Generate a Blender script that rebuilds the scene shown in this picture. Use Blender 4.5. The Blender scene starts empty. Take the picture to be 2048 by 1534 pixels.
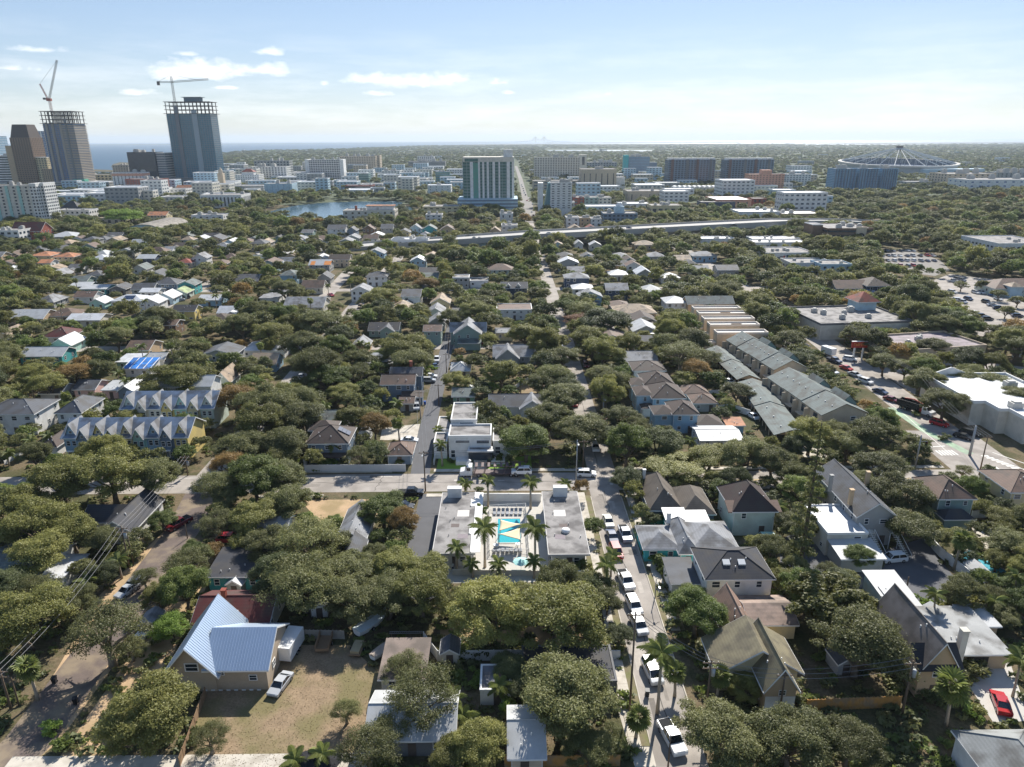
import bpy, math, random
import numpy as np
from mathutils import Matrix, Vector
random.seed(7); RNG = np.random.default_rng(7)
S = bpy.context.scene; COL = S.collection
R_ = math.radians
# ------------------------------------------------------------------ camera
F_PX, CX, CY, CAM_H = 1419.0, 1024.0, 767.0, 75.0
PITCH = math.atan((767 - 279) / F_PX); YAW = R_(.48); ROLL = R_(.25)
FW = np.array([math.sin(YAW)*math.cos(PITCH), math.cos(YAW)*math.cos(PITCH), -math.sin(PITCH)])
_r0 = np.array([math.cos(YAW), -math.sin(YAW), 0.]); _u0 = np.cross(_r0, FW)
RT = _r0*math.cos(ROLL) - _u0*math.sin(ROLL); UP = _u0*math.cos(ROLL) + _r0*math.sin(ROLL)
cam_d = bpy.data.cameras.new('camera'); cam = bpy.data.objects.new('camera', cam_d); COL.objects.link(cam)
cam_d.sensor_fit = 'HORIZONTAL'; cam_d.sensor_width = 36; cam_d.lens = 36*F_PX/2048
cam_d.clip_start = 1; cam_d.clip_end = 120000
m = Matrix.Identity(4)
for i in range(3):
    m[i][0] = RT[i]; m[i][1] = UP[i]; m[i][2] = -FW[i]
m[2][3] = CAM_H; cam.matrix_world = m; S.camera = cam
# ------------------------------------------------------------------ sky, sun, exposure
SUN_EL, SUN_AZ = R_(38), R_(19)          # azimuth measured from +Y towards +X
W = bpy.data.worlds.new('World'); S.world = W; W.use_nodes = True
def build_world():
    nt = W.node_tree; N = nt.nodes; L = nt.links; N.clear()
    out = N.new('ShaderNodeOutputWorld'); bg = N.new('ShaderNodeBackground')
    sky = N.new('ShaderNodeTexSky'); sky.sky_type = 'NISHITA'; sky.sun_disc = False
    sky.sun_elevation = SUN_EL; sky.sun_rotation = SUN_AZ
    sky.altitude = 10; sky.air_density = 1.0; sky.dust_density = .12; sky.ozone_density = 2.0
    bg.inputs['Strength'].default_value = .052
    # fair-weather cumulus: a noise field on a flat layer over the whole sky, denser near the horizon,
    # with a few larger clouds at their own bearings
    tc = N.new('ShaderNodeTexCoord'); sep = N.new('ShaderNodeSeparateXYZ'); L.new(tc.outputs['Generated'], sep.inputs[0])
    def mth(op, a, b=None, c=None, clamp=False):
        n = N.new('ShaderNodeMath'); n.operation = op; n.use_clamp = clamp
        for i, v in enumerate((a, b, c)):
            if v is None: continue
            if isinstance(v, (int, float)): n.inputs[i].default_value = v
            else: L.new(v, n.inputs[i])
        return n.outputs[0]
    x, y, z = sep.outputs
    az = mth('ARCTAN2', x, y)
    el = mth('ARCSINE', z)
    def vec(ka, ke, off=0.):
        c = N.new('ShaderNodeCombineXYZ'); L.new(mth('MULTIPLY', az, ka), c.inputs[0]); L.new(mth('MULTIPLY', el, ke), c.inputs[1]); c.inputs[2].default_value = off; return c.outputs[0]
    def noise(scale, detail, rough, vec):
        n = N.new('ShaderNodeTexNoise'); n.inputs['Scale'].default_value = scale; n.inputs['Detail'].default_value = detail
        n.inputs['Roughness'].default_value = rough; L.new(vec, n.inputs['Vector']); return n.outputs['Fac']
    n1 = noise(1., 7, .6, vec(30, 62)); n2 = noise(1., 6, .62, vec(7, 46, 3.)); n3 = noise(1., 4, .5, vec(55, 90, 9.))
    fld = None
    for (px, py, rx, ry, k) in CLOUDS:
        d = FW + RT*((px-CX)/F_PX) - UP*((py-CY)/F_PX); d = d/np.linalg.norm(d)
        a0 = math.atan2(d[0], d[1]); e0 = math.asin(d[2]); ra = rx/F_PX*1.25; re = ry/F_PX*1.3
        u_ = mth('DIVIDE', mth('SUBTRACT', az, a0), ra); v_ = mth('DIVIDE', mth('SUBTRACT', el, e0), re)
        v_ = mth('MULTIPLY', v_, mth('ADD', 1.0, mth('MULTIPLY', mth('LESS_THAN', v_, 0.0), .9)))
        rr = mth('SQRT', mth('ADD', mth('MULTIPLY', u_, u_), mth('MULTIPLY', v_, v_)))
        bmp = mth('MULTIPLY', mth('SUBTRACT', 1.0, rr, clamp=True), k)
        fld = bmp if fld is None else mth('MAXIMUM', fld, bmp)
    puff = mth('ADD', mth('MULTIPLY', fld, 2.4), mth('MULTIPLY', mth('SUBTRACT', n1, .62), 1.5))
    puff = mth('MULTIPLY', mth('ADD', puff, mth('MULTIPLY', mth('SUBTRACT', n3, .5), .5)), mth('GREATER_THAN', fld, .001))
    # thin streaks of haze cloud in a low belt all round the horizon
    belt = mth('MULTIPLY', mth('MULTIPLY', el, 40., clamp=True), mth('SUBTRACT', 1.0, mth('MULTIPLY', el, 7.), clamp=True))
    strk = mth('MULTIPLY', mth('MULTIPLY', mth('SUBTRACT', n2, .43), 3.0, clamp=True), mth('MULTIPLY', belt, .6))
    cov = mth('MAXIMUM', mth('MULTIPLY', mth('MULTIPLY', puff, 1.7, clamp=True), .85), strk)
    shade = mth('ADD', .8, mth('MULTIPLY', n1, .36))
    cc = N.new('ShaderNodeMixRGB'); cc.blend_type = 'MULTIPLY'; cc.inputs[0].default_value = 1
    cc.inputs[1].default_value = (14, 14, 14, 1); L.new(shade, cc.inputs[2])
    hs = N.new('ShaderNodeHueSaturation'); hs.inputs['Saturation'].default_value = 1.2; pre = N.new('ShaderNodeMixRGB'); pre.blend_type = 'MULTIPLY'; pre.inputs[0].default_value = 1; pre.inputs[2].default_value = (.125, .125, .125, 1); L.new(sky.outputs[0], pre.inputs[1]); gm = N.new('ShaderNodeGamma'); gm.inputs[1].default_value = .62; L.new(pre.outputs[0], gm.inputs[0]); L.new(gm.outputs[0], hs.inputs['Color'])
    tn = N.new('ShaderNodeMixRGB'); tn.blend_type = 'MULTIPLY'; tn.inputs[0].default_value = 1; tn.inputs[2].default_value = (7.4, 7.62, 8.6, 1); L.new(hs.outputs[0], tn.inputs[1])
    mix = N.new('ShaderNodeMixRGB'); L.new(cov, mix.inputs[0]); L.new(tn.outputs[0], mix.inputs[1]); L.new(cc.outputs[0], mix.inputs[2])
    L.new(mix.outputs[0], bg.inputs[0]); L.new(bg.outputs[0], out.inputs[0])
CLOUDS = [(400,146,95,24,.42),(525,142,60,14,.34),(370,108,24,7,.3),(270,186,36,8,.3),(830,166,95,17,.36),(745,160,55,14,.34),(905,158,50,14,.36),
          (1000,166,34,8,.3),(750,188,30,7,.3),(1018,186,16,5,.3),(1285,190,30,7,.26),(1220,188,16,6,.26),(15,137,40,7,.3),(75,100,50,7,.22),(455,176,22,4,.3),(648,168,9,7,.3),(535,105,30,9,.18)]
build_world()
sl = bpy.data.lights.new('sun', 'SUN'); sl.energy = 4.0; sl.angle = R_(.55); sl.color = (1, .955, .88)
sun = bpy.data.objects.new('sun', sl); COL.objects.link(sun)
_sd = Vector((math.sin(SUN_AZ)*math.cos(SUN_EL), math.cos(SUN_AZ)*math.cos(SUN_EL), math.sin(SUN_EL)))
sun.rotation_euler = (-_sd).to_track_quat('-Z', 'Y').to_euler(); sun.location = (0, 0, 400)
S.view_settings.view_transform = 'Standard'; S.view_settings.look = 'None'; S.view_settings.gamma = 1
S.view_settings.exposure = 1.0; S.view_settings.use_curve_mapping = False
S.render.engine = 'CYCLES'; cy = S.cycles
cy.max_bounces = 6; cy.diffuse_bounces = 3; cy.glossy_bounces = 2; cy.transmission_bounces = 3; cy.transparent_max_bounces = 6
cy.volume_bounces = 0; cy.use_denoising = True; cy.caustics_reflective = False; cy.caustics_refractive = False
cy.sample_clamp_indirect = 4
# ------------------------------------------------------------------ helpers
def at(px, py, z=0.0):
    d = FW + RT*((px-CX)/F_PX) - UP*((py-CY)/F_PX); t = (z-CAM_H)/d[2]
    return Vector((d[0]*t, d[1]*t, z))
def pr(P):
    v = np.array([P[0], P[1], P[2]-CAM_H]); k = v@FW
    return CX+F_PX*(v@RT)/k, CY-F_PX*(v@UP)/k, F_PX/k
def height_at(P, py):            # height above ground point P at which it shows at image row py
    lo, hi = 0., 400.
    for _ in range(40):
        mid = (lo+hi)/2
        if pr((P[0], P[1], mid))[1] > py: lo = mid
        else: hi = mid
    return lo
class MB:
    def __init__(s): s.v = []; s.f = []
    def add(s, vs, fs):
        o = len(s.v); s.v.extend(tuple(map(float, v)) for v in vs); s.f.extend(tuple(i+o for i in f) for f in fs); return s
    def box(s, x0, x1, y0, y1, z0, z1):
        return s.add([(x0,y0,z0),(x1,y0,z0),(x1,y1,z0),(x0,y1,z0),(x0,y0,z1),(x1,y0,z1),(x1,y1,z1),(x0,y1,z1)],
                     [(0,3,2,1),(4,5,6,7),(0,1,5,4),(1,2,6,5),(2,3,7,6),(3,0,4,7)])
    def prism(s, poly, z0, z1):
        n = len(poly); return s.add([(x,y,z0) for x,y in poly]+[(x,y,z1) for x,y in poly],
            [tuple(range(n))[::-1], tuple(range(n,2*n))]+[(i,(i+1)%n,n+(i+1)%n,n+i) for i in range(n)])
    def ext_x(s, prof, x0, x1):   # profile in (y,z) extruded along x
        n = len(prof); return s.add([(x0,y,z) for y,z in prof]+[(x1,y,z) for y,z in prof],
            [tuple(range(n))[::-1], tuple(range(n,2*n))]+[(i,(i+1)%n,n+(i+1)%n,n+i) for i in range(n)])
    def ext_y(s, prof, y0, y1):   # profile in (x,z)
        n = len(prof); return s.add([(x,y0,z) for x,z in prof]+[(x,y1,z) for x,z in prof],
            [tuple(range(n)), tuple(range(n,2*n))[::-1]]+[(i,n+i,n+(i+1)%n,(i+1)%n) for i in range(n)])
    def ring(s, x0, x1, y0, y1, t, z0, z1):   # rectangular frame of thickness t, butted corners
        s.box(x0,x1,y0,y0+t,z0,z1); s.box(x0,x1,y1-t,y1,z0,z1)
        s.box(x0,x0+t,y0+t,y1-t,z0,z1); return s.box(x1-t,x1,y0+t,y1-t,z0,z1)
    def tube(s, pts, rad, n=6, cap=True):
        pts = [Vector(p) for p in pts]; o = len(s.v)
        if isinstance(rad, (int, float)): rad = [rad]*len(pts)
        for i, p in enumerate(pts):
            t = (pts[min(i+1,len(pts)-1)]-pts[max(i-1,0)])
            t = t.normalized() if t.length > 1e-6 else Vector((0,0,1))
            a = t.cross(Vector((0,0,1)) if abs(t.z) < .9 else Vector((1,0,0))).normalized(); b = t.cross(a)
            for k in range(n):
                q = p+(a*math.cos(2*math.pi*k/n)+b*math.sin(2*math.pi*k/n))*rad[i]; s.v.append(tuple(q))
        for i in range(len(pts)-1):
            for k in range(n): s.f.append((o+i*n+k, o+i*n+(k+1)%n, o+(i+1)*n+(k+1)%n, o+(i+1)*n+k))
        if cap:
            s.f.append(tuple(range(o, o+n))[::-1]); e = o+(len(pts)-1)*n; s.f.append(tuple(range(e, e+n)))
        return s
    def mesh(s, name, mat=None, smooth=False):
        me = bpy.data.meshes.new(name); me.from_pydata(s.v, [], s.f); me.update()
        if mat: me.materials.append(mat)
        if smooth: me.shade_smooth()
        return me
    def build(s, name, mat, parent=None, smooth=False, **k): return link(name, s.mesh(name, mat, smooth), parent, **k)
def link(name, me, parent=None, loc=None, rotz=None, scale=None, kind=None, label=None, rot=None):
    o = bpy.data.objects.new(name, me); COL.objects.link(o)
    if parent: o.parent = parent
    if loc is not None: o.location = loc
    if rotz is not None: o.rotation_euler = (0, 0, rotz)
    if rot is not None: o.rotation_euler = rot
    if scale is not None: o.scale = scale if hasattr(scale, '__len__') else (scale,)*3
    if kind: o['kind'] = kind
    if label: o['label'] = label
    return o
LABELS = {}
def tag(o, label, cat, group=None, kind=None):
    o['label'] = label
    if cat: o['category'] = cat
    if group: o['group'] = group
    if kind: o['kind'] = kind
    return o
def thing(name, label, cat, loc=(0,0,0), rotz=0, group=None, scale=None):
    o = bpy.data.objects.new(name, None); o.empty_display_size = .5; COL.objects.link(o)
    o.location = loc; o.rotation_euler = (0, 0, rotz)
    if scale is not None: o.scale = scale if hasattr(scale, '__len__') else (scale,)*3
    return tag(o, label, cat, group)
# ------------------------------------------------------------------ materials
_M = {}
def srgb(h):
    h = h.lstrip('#'); c = [int(h[i:i+2], 16)/255 for i in (0, 2, 4)]
    return tuple(x/12.92 if x <= .04045 else ((x+.055)/1.055)**2.4 for x in c)
def M(key, col=None, rough=.75, var=.18, scale=1.2, bump=.0, bscale=8., metal=0., fine=.12, fscale=14., spec=.3, stretch=None, orand=0., stain=None, stain_amt=.5, stain_scale=.35, course=0.):
    if key in _M: return _M[key]
    if col is None: col = '#b4b2ac'
    if isinstance(col, str): col = srgb(col)
    m = bpy.data.materials.new(key); m.use_nodes = True; nt = m.node_tree; N = nt.nodes; L = nt.links
    b = N['Principled BSDF']; b.inputs['Roughness'].default_value = rough; b.inputs['Metallic'].default_value = metal
    b.inputs['Specular IOR Level'].default_value = spec
    geo = N.new('ShaderNodeNewGeometry'); vec = geo.outputs['Position']
    if stretch:
        mp = N.new('ShaderNodeMapping'); mp.inputs['Scale'].default_value = stretch; L.new(vec, mp.inputs[0]); vec = mp.outputs[0]
    def noise(sc, det):
        n = N.new('ShaderNodeTexNoise'); n.inputs['Scale'].default_value = sc; n.inputs['Detail'].default_value = det; L.new(vec, n.inputs['Vector']); return n.outputs['Fac']
    def mth(op, a, bb):
        n = N.new('ShaderNodeMath'); n.operation = op
        for i, v in enumerate((a, bb)):
            if isinstance(v, (int, float)): n.inputs[i].default_value = v
            else: L.new(v, n.inputs[i])
        return n.outputs[0]
    f = mth('ADD', 1-var, mth('MULTIPLY', noise(scale, 5), 2*var))
    if fine: f = mth('MULTIPLY', f, mth('ADD', 1-fine, mth('MULTIPLY', noise(fscale, 2), 2*fine)))
    if orand:
        oi = N.new('ShaderNodeObjectInfo'); f = mth('MULTIPLY', f, mth('ADD', 1-orand, mth('MULTIPLY', oi.outputs['Random'], 2*orand)))
    mx = N.new('ShaderNodeMixRGB'); mx.blend_type = 'MULTIPLY'; mx.inputs[0].default_value = 1; mx.inputs[1].default_value = (*col, 1); L.new(f, mx.inputs[2])
    c = mx.outputs[0]
    if stain:
        st = N.new('ShaderNodeMixRGB'); r = N.new('ShaderNodeMapRange'); r.inputs['From Min'].default_value = .45; r.inputs['From Max'].default_value = .62
        r.inputs['To Max'].default_value = stain_amt; L.new(noise(stain_scale, 6), r.inputs[0]); L.new(r.outputs[0], st.inputs[0]); L.new(c, st.inputs[1])
        st.inputs[2].default_value = (*(srgb(stain) if isinstance(stain, str) else stain), 1); c = st.outputs[0]
    if course:
        wv = N.new('ShaderNodeTexWave'); wv.bands_direction = 'Z'; wv.inputs['Scale'].default_value = course; wv.inputs['Distortion'].default_value = .8; L.new(geo.outputs['Position'], wv.inputs['Vector'])
        cm = N.new('ShaderNodeMixRGB'); cm.blend_type = 'MULTIPLY'; cm.inputs[0].default_value = 1; L.new(c, cm.inputs[1]); L.new(mth('ADD', .93, mth('MULTIPLY', wv.outputs['Fac'], .12)), cm.inputs[2]); c = cm.outputs[0]
    L.new(c, b.inputs['Base Color'])
    if bump:
        bp = N.new('ShaderNodeBump'); bp.inputs['Strength'].default_value = bump; bp.inputs['Distance'].default_value = .05
        L.new(noise(bscale, 3), bp.inputs['Height']); L.new(bp.outputs[0], b.inputs['Normal'])
    _M[key] = m; return m
def leaf_mat(key, c1, c2, trans=.42):
    if key in _M: return _M[key]
    m = bpy.data.materials.new(key); m.use_nodes = True; nt = m.node_tree; N = nt.nodes; L = nt.links
    b = N['Principled BSDF']; b.inputs['Roughness'].default_value = .55; b.inputs['Specular IOR Level'].default_value = .35
    at_ = N.new('ShaderNodeAttribute'); at_.attribute_name = 'lv'
    oi = N.new('ShaderNodeObjectInfo'); geo = N.new('ShaderNodeNewGeometry')
    ns = N.new('ShaderNodeTexNoise'); ns.inputs['Scale'].default_value = .35; ns.inputs['Detail'].default_value = 2; L.new(geo.outputs['Position'], ns.inputs['Vector'])
    def mth(op, a, bb, cl=False):
        n = N.new('ShaderNodeMath'); n.operation = op; n.use_clamp = cl
        for i, v in enumerate((a, bb)):
            if isinstance(v, (int, float)): n.inputs[i].default_value = v
            else: L.new(v, n.inputs[i])
        return n.outputs[0]
    f = mth('ADD', mth('MULTIPLY', at_.outputs['Fac'], .55), mth('ADD', mth('MULTIPLY', oi.outputs['Random'], .5), mth('MULTIPLY', mth('SUBTRACT', ns.outputs['Fac'], .5), 1.0)), True)
    mx0 = N.new('ShaderNodeMixRGB'); mx0.inputs[1].default_value = (*c1, 1); mx0.inputs[2].default_value = (*c2, 1); L.new(f, mx0.inputs[0])
    wn = N.new('ShaderNodeTexWhiteNoise'); wn.noise_dimensions = '1D'; L.new(oi.outputs['Random'], wn.inputs['W'])
    mx = N.new('ShaderNodeMixRGB'); mx.blend_type = 'MULTIPLY'; mx.inputs[0].default_value = 1; L.new(mx0.outputs[0], mx.inputs[1]); L.new(mth('ADD', .72, mth('MULTIPLY', wn.outputs['Value'], .56)), mx.inputs[2])
    L.new(mx.outputs[0], b.inputs['Base Color'])
    tr = N.new('ShaderNodeBsdfTranslucent'); L.new(mx.outputs[0], tr.inputs[0])
    ms = N.new('ShaderNodeMixShader'); ms.inputs[0].default_value = trans
    L.new(b.outputs[0], ms.inputs[1]); L.new(tr.outputs[0], ms.inputs[2]); L.new(ms.outputs[0], N['Material Output'].inputs[0])
    _M[key] = m; return m
def glass(key='glass', col=(.03,.04,.05), rough=.12, spec=.6):
    if key in _M: return _M[key]
    m = M(key, col, rough=rough, var=.5, scale=.3, fine=.3, fscale=.9, spec=spec); return m  # brightness noise in the glass colour paints in patchy reflections
GLASS = glass()
# ------------------------------------------------------------------ ground, water, roads
def ground_mat():
    m = bpy.data.materials.new('ground'); m.use_nodes = True; nt = m.node_tree; N = nt.nodes; L = nt.links
    b = N['Principled BSDF']; b.inputs['Roughness'].default_value = .95; b.inputs['Specular IOR Level'].default_value = .1
    geo = N.new('ShaderNodeNewGeometry')
    def noise(sc, det, ro=.55):
        n = N.new('ShaderNodeTexNoise'); n.inputs['Scale'].default_value = sc; n.inputs['Detail'].default_value = det; n.inputs['Roughness'].default_value = ro
        L.new(geo.outputs['Position'], n.inputs['Vector']); return n.outputs['Fac']
    def ramp(src, pts):
        r = N.new('ShaderNodeValToRGB'); e = r.color_ramp.elements
        while len(e) < len(pts): e.new(.5)
        for i, (p, c) in enumerate(pts): e[i].position = p; e[i].color = (*c, 1)
        L.new(src, r.inputs[0]); return r.outputs[0]
    a = ramp(noise(.09, 7, .62), [(.3, (.06,.072,.03)), (.47, (.11,.10,.05)), (.56, (.19,.145,.09)), (.68, (.10,.10,.048))])
    g = ramp(noise(2.2, 6, .7), [(.28, (.5,.5,.5)), (.72, (1.25,1.25,1.25))])
    mx = N.new('ShaderNodeMixRGB'); mx.blend_type = 'MULTIPLY'; mx.inputs[0].default_value = 1; L.new(a, mx.inputs[1]); L.new(g, mx.inputs[2])
    L.new(mx.outputs[0], b.inputs['Base Color'])
    bp = N.new('ShaderNodeBump'); bp.inputs['Strength'].default_value = .5; bp.inputs['Distance'].default_value = .1; L.new(noise(5, 4), bp.inputs['Height']); L.new(bp.outputs[0], b.inputs['Normal'])
    return m
GROUND = ground_mat()
def sheet(name, pts, z, mat, kind='structure', label=None):
    me = bpy.data.meshes.new(name); me.from_pydata([(p[0], p[1], z) for p in pts], [], [tuple(range(len(pts)))]); me.materials.append(mat)
    me.update()
    if me.polygons[0].normal.z < 0: me.flip_normals()
    o = link(name, me, kind=kind)
    if label: o['label'] = label
    return o
sheet('ground', [(-60000,-4000),(60000,-4000),(60000,34000),(-60000,34000)], 0, GROUND)
WOODF = M('woodland_floor', '#4a5236', rough=.95, var=.35, scale=.02, fine=.3, fscale=.15)
sheet('woodland_floor', [(-9000,900),(9000,900),(12000,9800),(-12000,9800)], .06, WOODF)
def water_mat(key, col, rough, bump, bs):
    m = bpy.data.materials.new(key); m.use_nodes = True; nt = m.node_tree; N = nt.nodes; L = nt.links
    b = N['Principled BSDF']; b.inputs['Base Color'].default_value = (*col, 1); b.inputs['Roughness'].default_value = rough; b.inputs['IOR'].default_value = 1.33
    geo = N.new('ShaderNodeNewGeometry'); n = N.new('ShaderNodeTexNoise'); n.inputs['Scale'].default_value = bs; n.inputs['Detail'].default_value = 3
    L.new(geo.outputs['Position'], n.inputs['Vector']); bp = N.new('ShaderNodeBump'); bp.inputs['Strength'].default_value = bump; bp.inputs['Distance'].default_value = .3
    L.new(n.outputs['Fac'], bp.inputs['Height']); L.new(bp.outputs[0], b.inputs['Normal']); return m
SEA = water_mat('sea_water', (.03,.08,.13), .5, .3, .2)
LAKE = water_mat('lake_water', (.06,.12,.17), .16, .2, .5)
coast = [(100,352),(175,349),(210,352),(235,347),(262,338),(330,330),(400,318),(445,307),(520,302),(600,301),(690,298),(760,295),(860,291),(960,289),(1060,288),(1180,288.5),(1330,288),(1480,287.5),(1580,289),(1660,290),(1800,290.5),(1930,289),(2000,288.5),(2110,288)]
sp = [at(x, y) for x, y in coast]; far = 33000
sheet('sea', [(-59000, sp[0].y*.6), (sp[0].x*1.4, sp[0].y*.9)]+[(p.x, p.y) for p in sp]+[(59000, sp[-1].y), (59000, far), (-59000, far)], .6, SEA)
def land(name, px, z=1.2): return sheet(name, [at(x, y) for x, y in px], z, GROUND)
land('spit', [(222,335),(262,334),(268,326),(240,325),(226,329)]); land('harbour_quay', [(170,343),(228,345),(228,341),(172,339)])
land('far_shore', [(1090,286.3),(1300,286.3),(1480,285.6),(1480,284.6),(1300,285.2),(1090,285.4)], 3)
land('far_shore.001', [(1560,286.5),(1780,287.6),(2060,286.2),(2060,285.2),(1780,286),(1560,285.4)], 3)
land('far_shore.002', [(150,291.0),(600,287.6),(1000,285.0),(1000,284.3),(600,286.7),(150,289.9)], 3)
sheet('far_lake', [at(x, y) for x, y in [(1094,303.5),(1130,304.5),(1230,304),(1300,303),(1310,301),(1230,300),(1130,300),(1094,301)]], .6, SEA)
lake_px = [(516,440),(524,428),(560,418),(600,410),(650,405.5),(720,403.5),(790,403),(806,406),(800,411),(828,416),(826,424),(800,430),(770,438),(700,446),(600,446)]
sheet('lake', [at(x, y) for x, y in lake_px], .3, LAKE)
ASPH = M('asphalt', '#a29a91', rough=.9, var=.22, scale=.5, fine=.16, fscale=6, stain='#7d766e', stain_amt=.6, stain_scale=.18)
ASPHD = M('dark_asphalt', '#5f5f61', rough=.9, var=.2, scale=.4, fine=.15, fscale=7)
BRICKRD = M('brick_paving', '#6b5f58', rough=.92, var=.25, scale=.6, fine=.2, fscale=5, stain='#9a8a70', stain_amt=.6, stain_scale=.25)
CONC = M('concrete', '#c4bcae', rough=.9, var=.14, scale=.8, fine=.1, fscale=8, stain='#968c7c', stain_amt=.5, stain_scale=.5)
CONCW = M('pale_concrete', '#bdb8af', rough=.85, var=.1, scale=.8, fine=.06, fscale=8)
DIRT = M('dirt', '#b79b7a', rough=.97, var=.28, scale=.35, fine=.2, fscale=3, stain='#8a7a55', stain_amt=.7, stain_scale=.2)
DRYGR = M('dry_grass', '#8f7b62', rough=.97, var=.35, scale=.5, fine=.4, fscale=3, stain='#6f6a44', stain_amt=.75, stain_scale=.16, bump=.4)
LAWN = M('lawn', '#7c9a3c', rough=.95, var=.2, scale=.6, fine=.22, fscale=5)
VERGE = M('verge_grass', '#7a7158', rough=.97, var=.3, scale=.7, fine=.25, fscale=4, stain='#6f7444', stain_amt=.6, stain_scale=.5)
WHITEP = M('road_paint', '#dedbd2', rough=.8, var=.12, scale=2, fine=.15)
YELP = M('yellow_paint', '#c9a94a', rough=.8, var=.2, scale=2)
GREENP = M('green_lane_paint', '#9cb394', rough=.85, var=.15, scale=.6, stain='#8a8f84', stain_amt=.6)
ROADS = []     # (polyline, half width) kept free of trunks
LOTS = []      # polygons kept free of trunks
def strip_mesh(pts, w, z=None):
    P = [Vector(p) for p in pts]; vs = []; 
    for i, p in enumerate(P):
        t = (P[min(i+1, len(P)-1)]-P[max(i-1, 0)]); t.z = 0; t.normalize(); n = Vector((-t.y, t.x, 0))
        for s in (1, -1):
            q = p+n*(s*w/2); vs.append((q.x, q.y, q.z if z is None else z))
    fs = [(2*i, 2*i+1, 2*i+3, 2*i+2) for i in range(len(P)-1)]
    return vs, fs
def road(name, pts, w, z, mat, reg=True):
    vs, fs = strip_mesh([(p[0], p[1], 0) for p in pts], w, z); me = bpy.data.meshes.new(name); me.from_pydata(vs, [], fs); me.materials.append(mat); me.update()
    if reg: ROADS.append(([(p[0], p[1]) for p in pts], w/2+.8))
    return link(name, me, kind='structure')
def lot(name, px, z, mat, reg=True, world=False):
    P = [Vector((a, b, 0)) for a, b in px] if world else [at(a, b) for a, b in px]
    if reg: LOTS.append([(p.x, p.y) for p in P])
    return sheet(name, P, z, mat)
def rect(x0, x1, y0, y1): return [(x0,y0),(x1,y0),(x1,y1),(x0,y1)]
# streets of the grid (X lines run away from the camera)
CROSS0, CROSS1 = 143.6, 152.6
road('street', [(21.9, 40), (21.9, CROSS0+.5)], 6.6, .012, ASPH)
road('street.001', [(22.6, CROSS1-.5), (23.5, 330), (23.5, 700)], 6.6, .012, ASPH)
road('cross_street', [(-120, (CROSS0+CROSS1)/2), (270, (CROSS0+CROSS1)/2)], CROSS1-CROSS0, .016, ASPH)
BRICK_PTS = [at(-60,1600), at(60,1480), at(170,1330), at(290,1165), at(365,1062), at(408,975)]
road('brick_street', BRICK_PTS, 7.0, .012, BRICKRD)
road('alley', [(-20.6, CROSS1-.4), (-21.6, 172), (-22.6, 250), (-23, 330)], 4.6, .012, ASPHD)
road('avenue', [(114, 60), (114.5, 150), (116.5, 176)], 17, .012, ASPH)
road('avenue', [(117, 172), (119.5, 205), (121.5, 235), (123.5, 265), (125, 340), (127, 520), (128, 640)], 11, .010, ASPH)
road('street.002', [(-70, 152), (-72, 330), (-72, 560)], 7, .012, ASPH)
road('street.003', [at(250,668), at(340,605), at(420,566), at(455,545)], 7, .012, ASPH)
road('street.004', [at(640,604), at(672,570), at(700,540), at(735,505)], 7, .012, ASPH)
road('lane', [(77, 160), (79, 200), (83, 232), (86, 290)], 6, .012, CONC)
road('cross_street.001', [(-260, 262), (20, 262)], 7, .008, ASPH); road('cross_street.002', [(-300, 372), (230, 372)], 7, .008, ASPH)
road('avenue.001', [(24, 690), (27, 1000)], 15, .3, M('far_road', '#807b75', rough=.9)); road('avenue.003', [(27, 995), (31, 1460), (33, 2200)], 8, .34, M('far_road'))
road('avenue.002', [(-330, 420), (-480, 640), (-620, 900)], 10, .1, M('far_road'))
# pavements with separate slabs beside the near street
def slab_walk(x0, x1, ys, seg=1.6, z=.1):
    w = link('sidewalk', None, kind='structure'); w.empty_display_size = .5
    me = MB().box(x0, x1, 0, seg-.035, 0, z).mesh('paving_slab', CONC); y = ys[0]
    while y < ys[1]:
        link('paving_slab', me, w, loc=(0, y, random.uniform(-.012, .0))); y += seg
    return w
slab_walk(15.8, 17.3, (72, 141.5)); slab_walk(26.3, 27.8, (95, 141.5))
for x0, x1, y0, y1 in [(17.3,18.45,72,141), (14.95,15.8,105,141), (25.4,26.3,95,141), (27.8,28.6,95,141)]: lot('verge', rect(x0,x1,y0,y1), .05, VERGE, world=True)
def kerb(x0, x1, y0, y1): MB().box(x0, x1, y0, y1, 0, .13).build('kerb', CONC, kind='structure')
kerb(18.45,18.6,72,140.5); kerb(25.2,25.38,72,140.5)
for x0, x1 in [(-56, -27.5), (-17.5, 18), (26.5, 105)]: MB().box(x0, x1, CROSS1+.9, CROSS1+2.3, 0, .1).build('sidewalk', CONC, kind='structure')
for x0, x1 in [(-56, -41), (-18, 17), (27, 60)]: MB().box(x0, x1, CROSS0-2.6, CROSS0-1.2, 0, .1).build('sidewalk', CONC, kind='structure')
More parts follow.
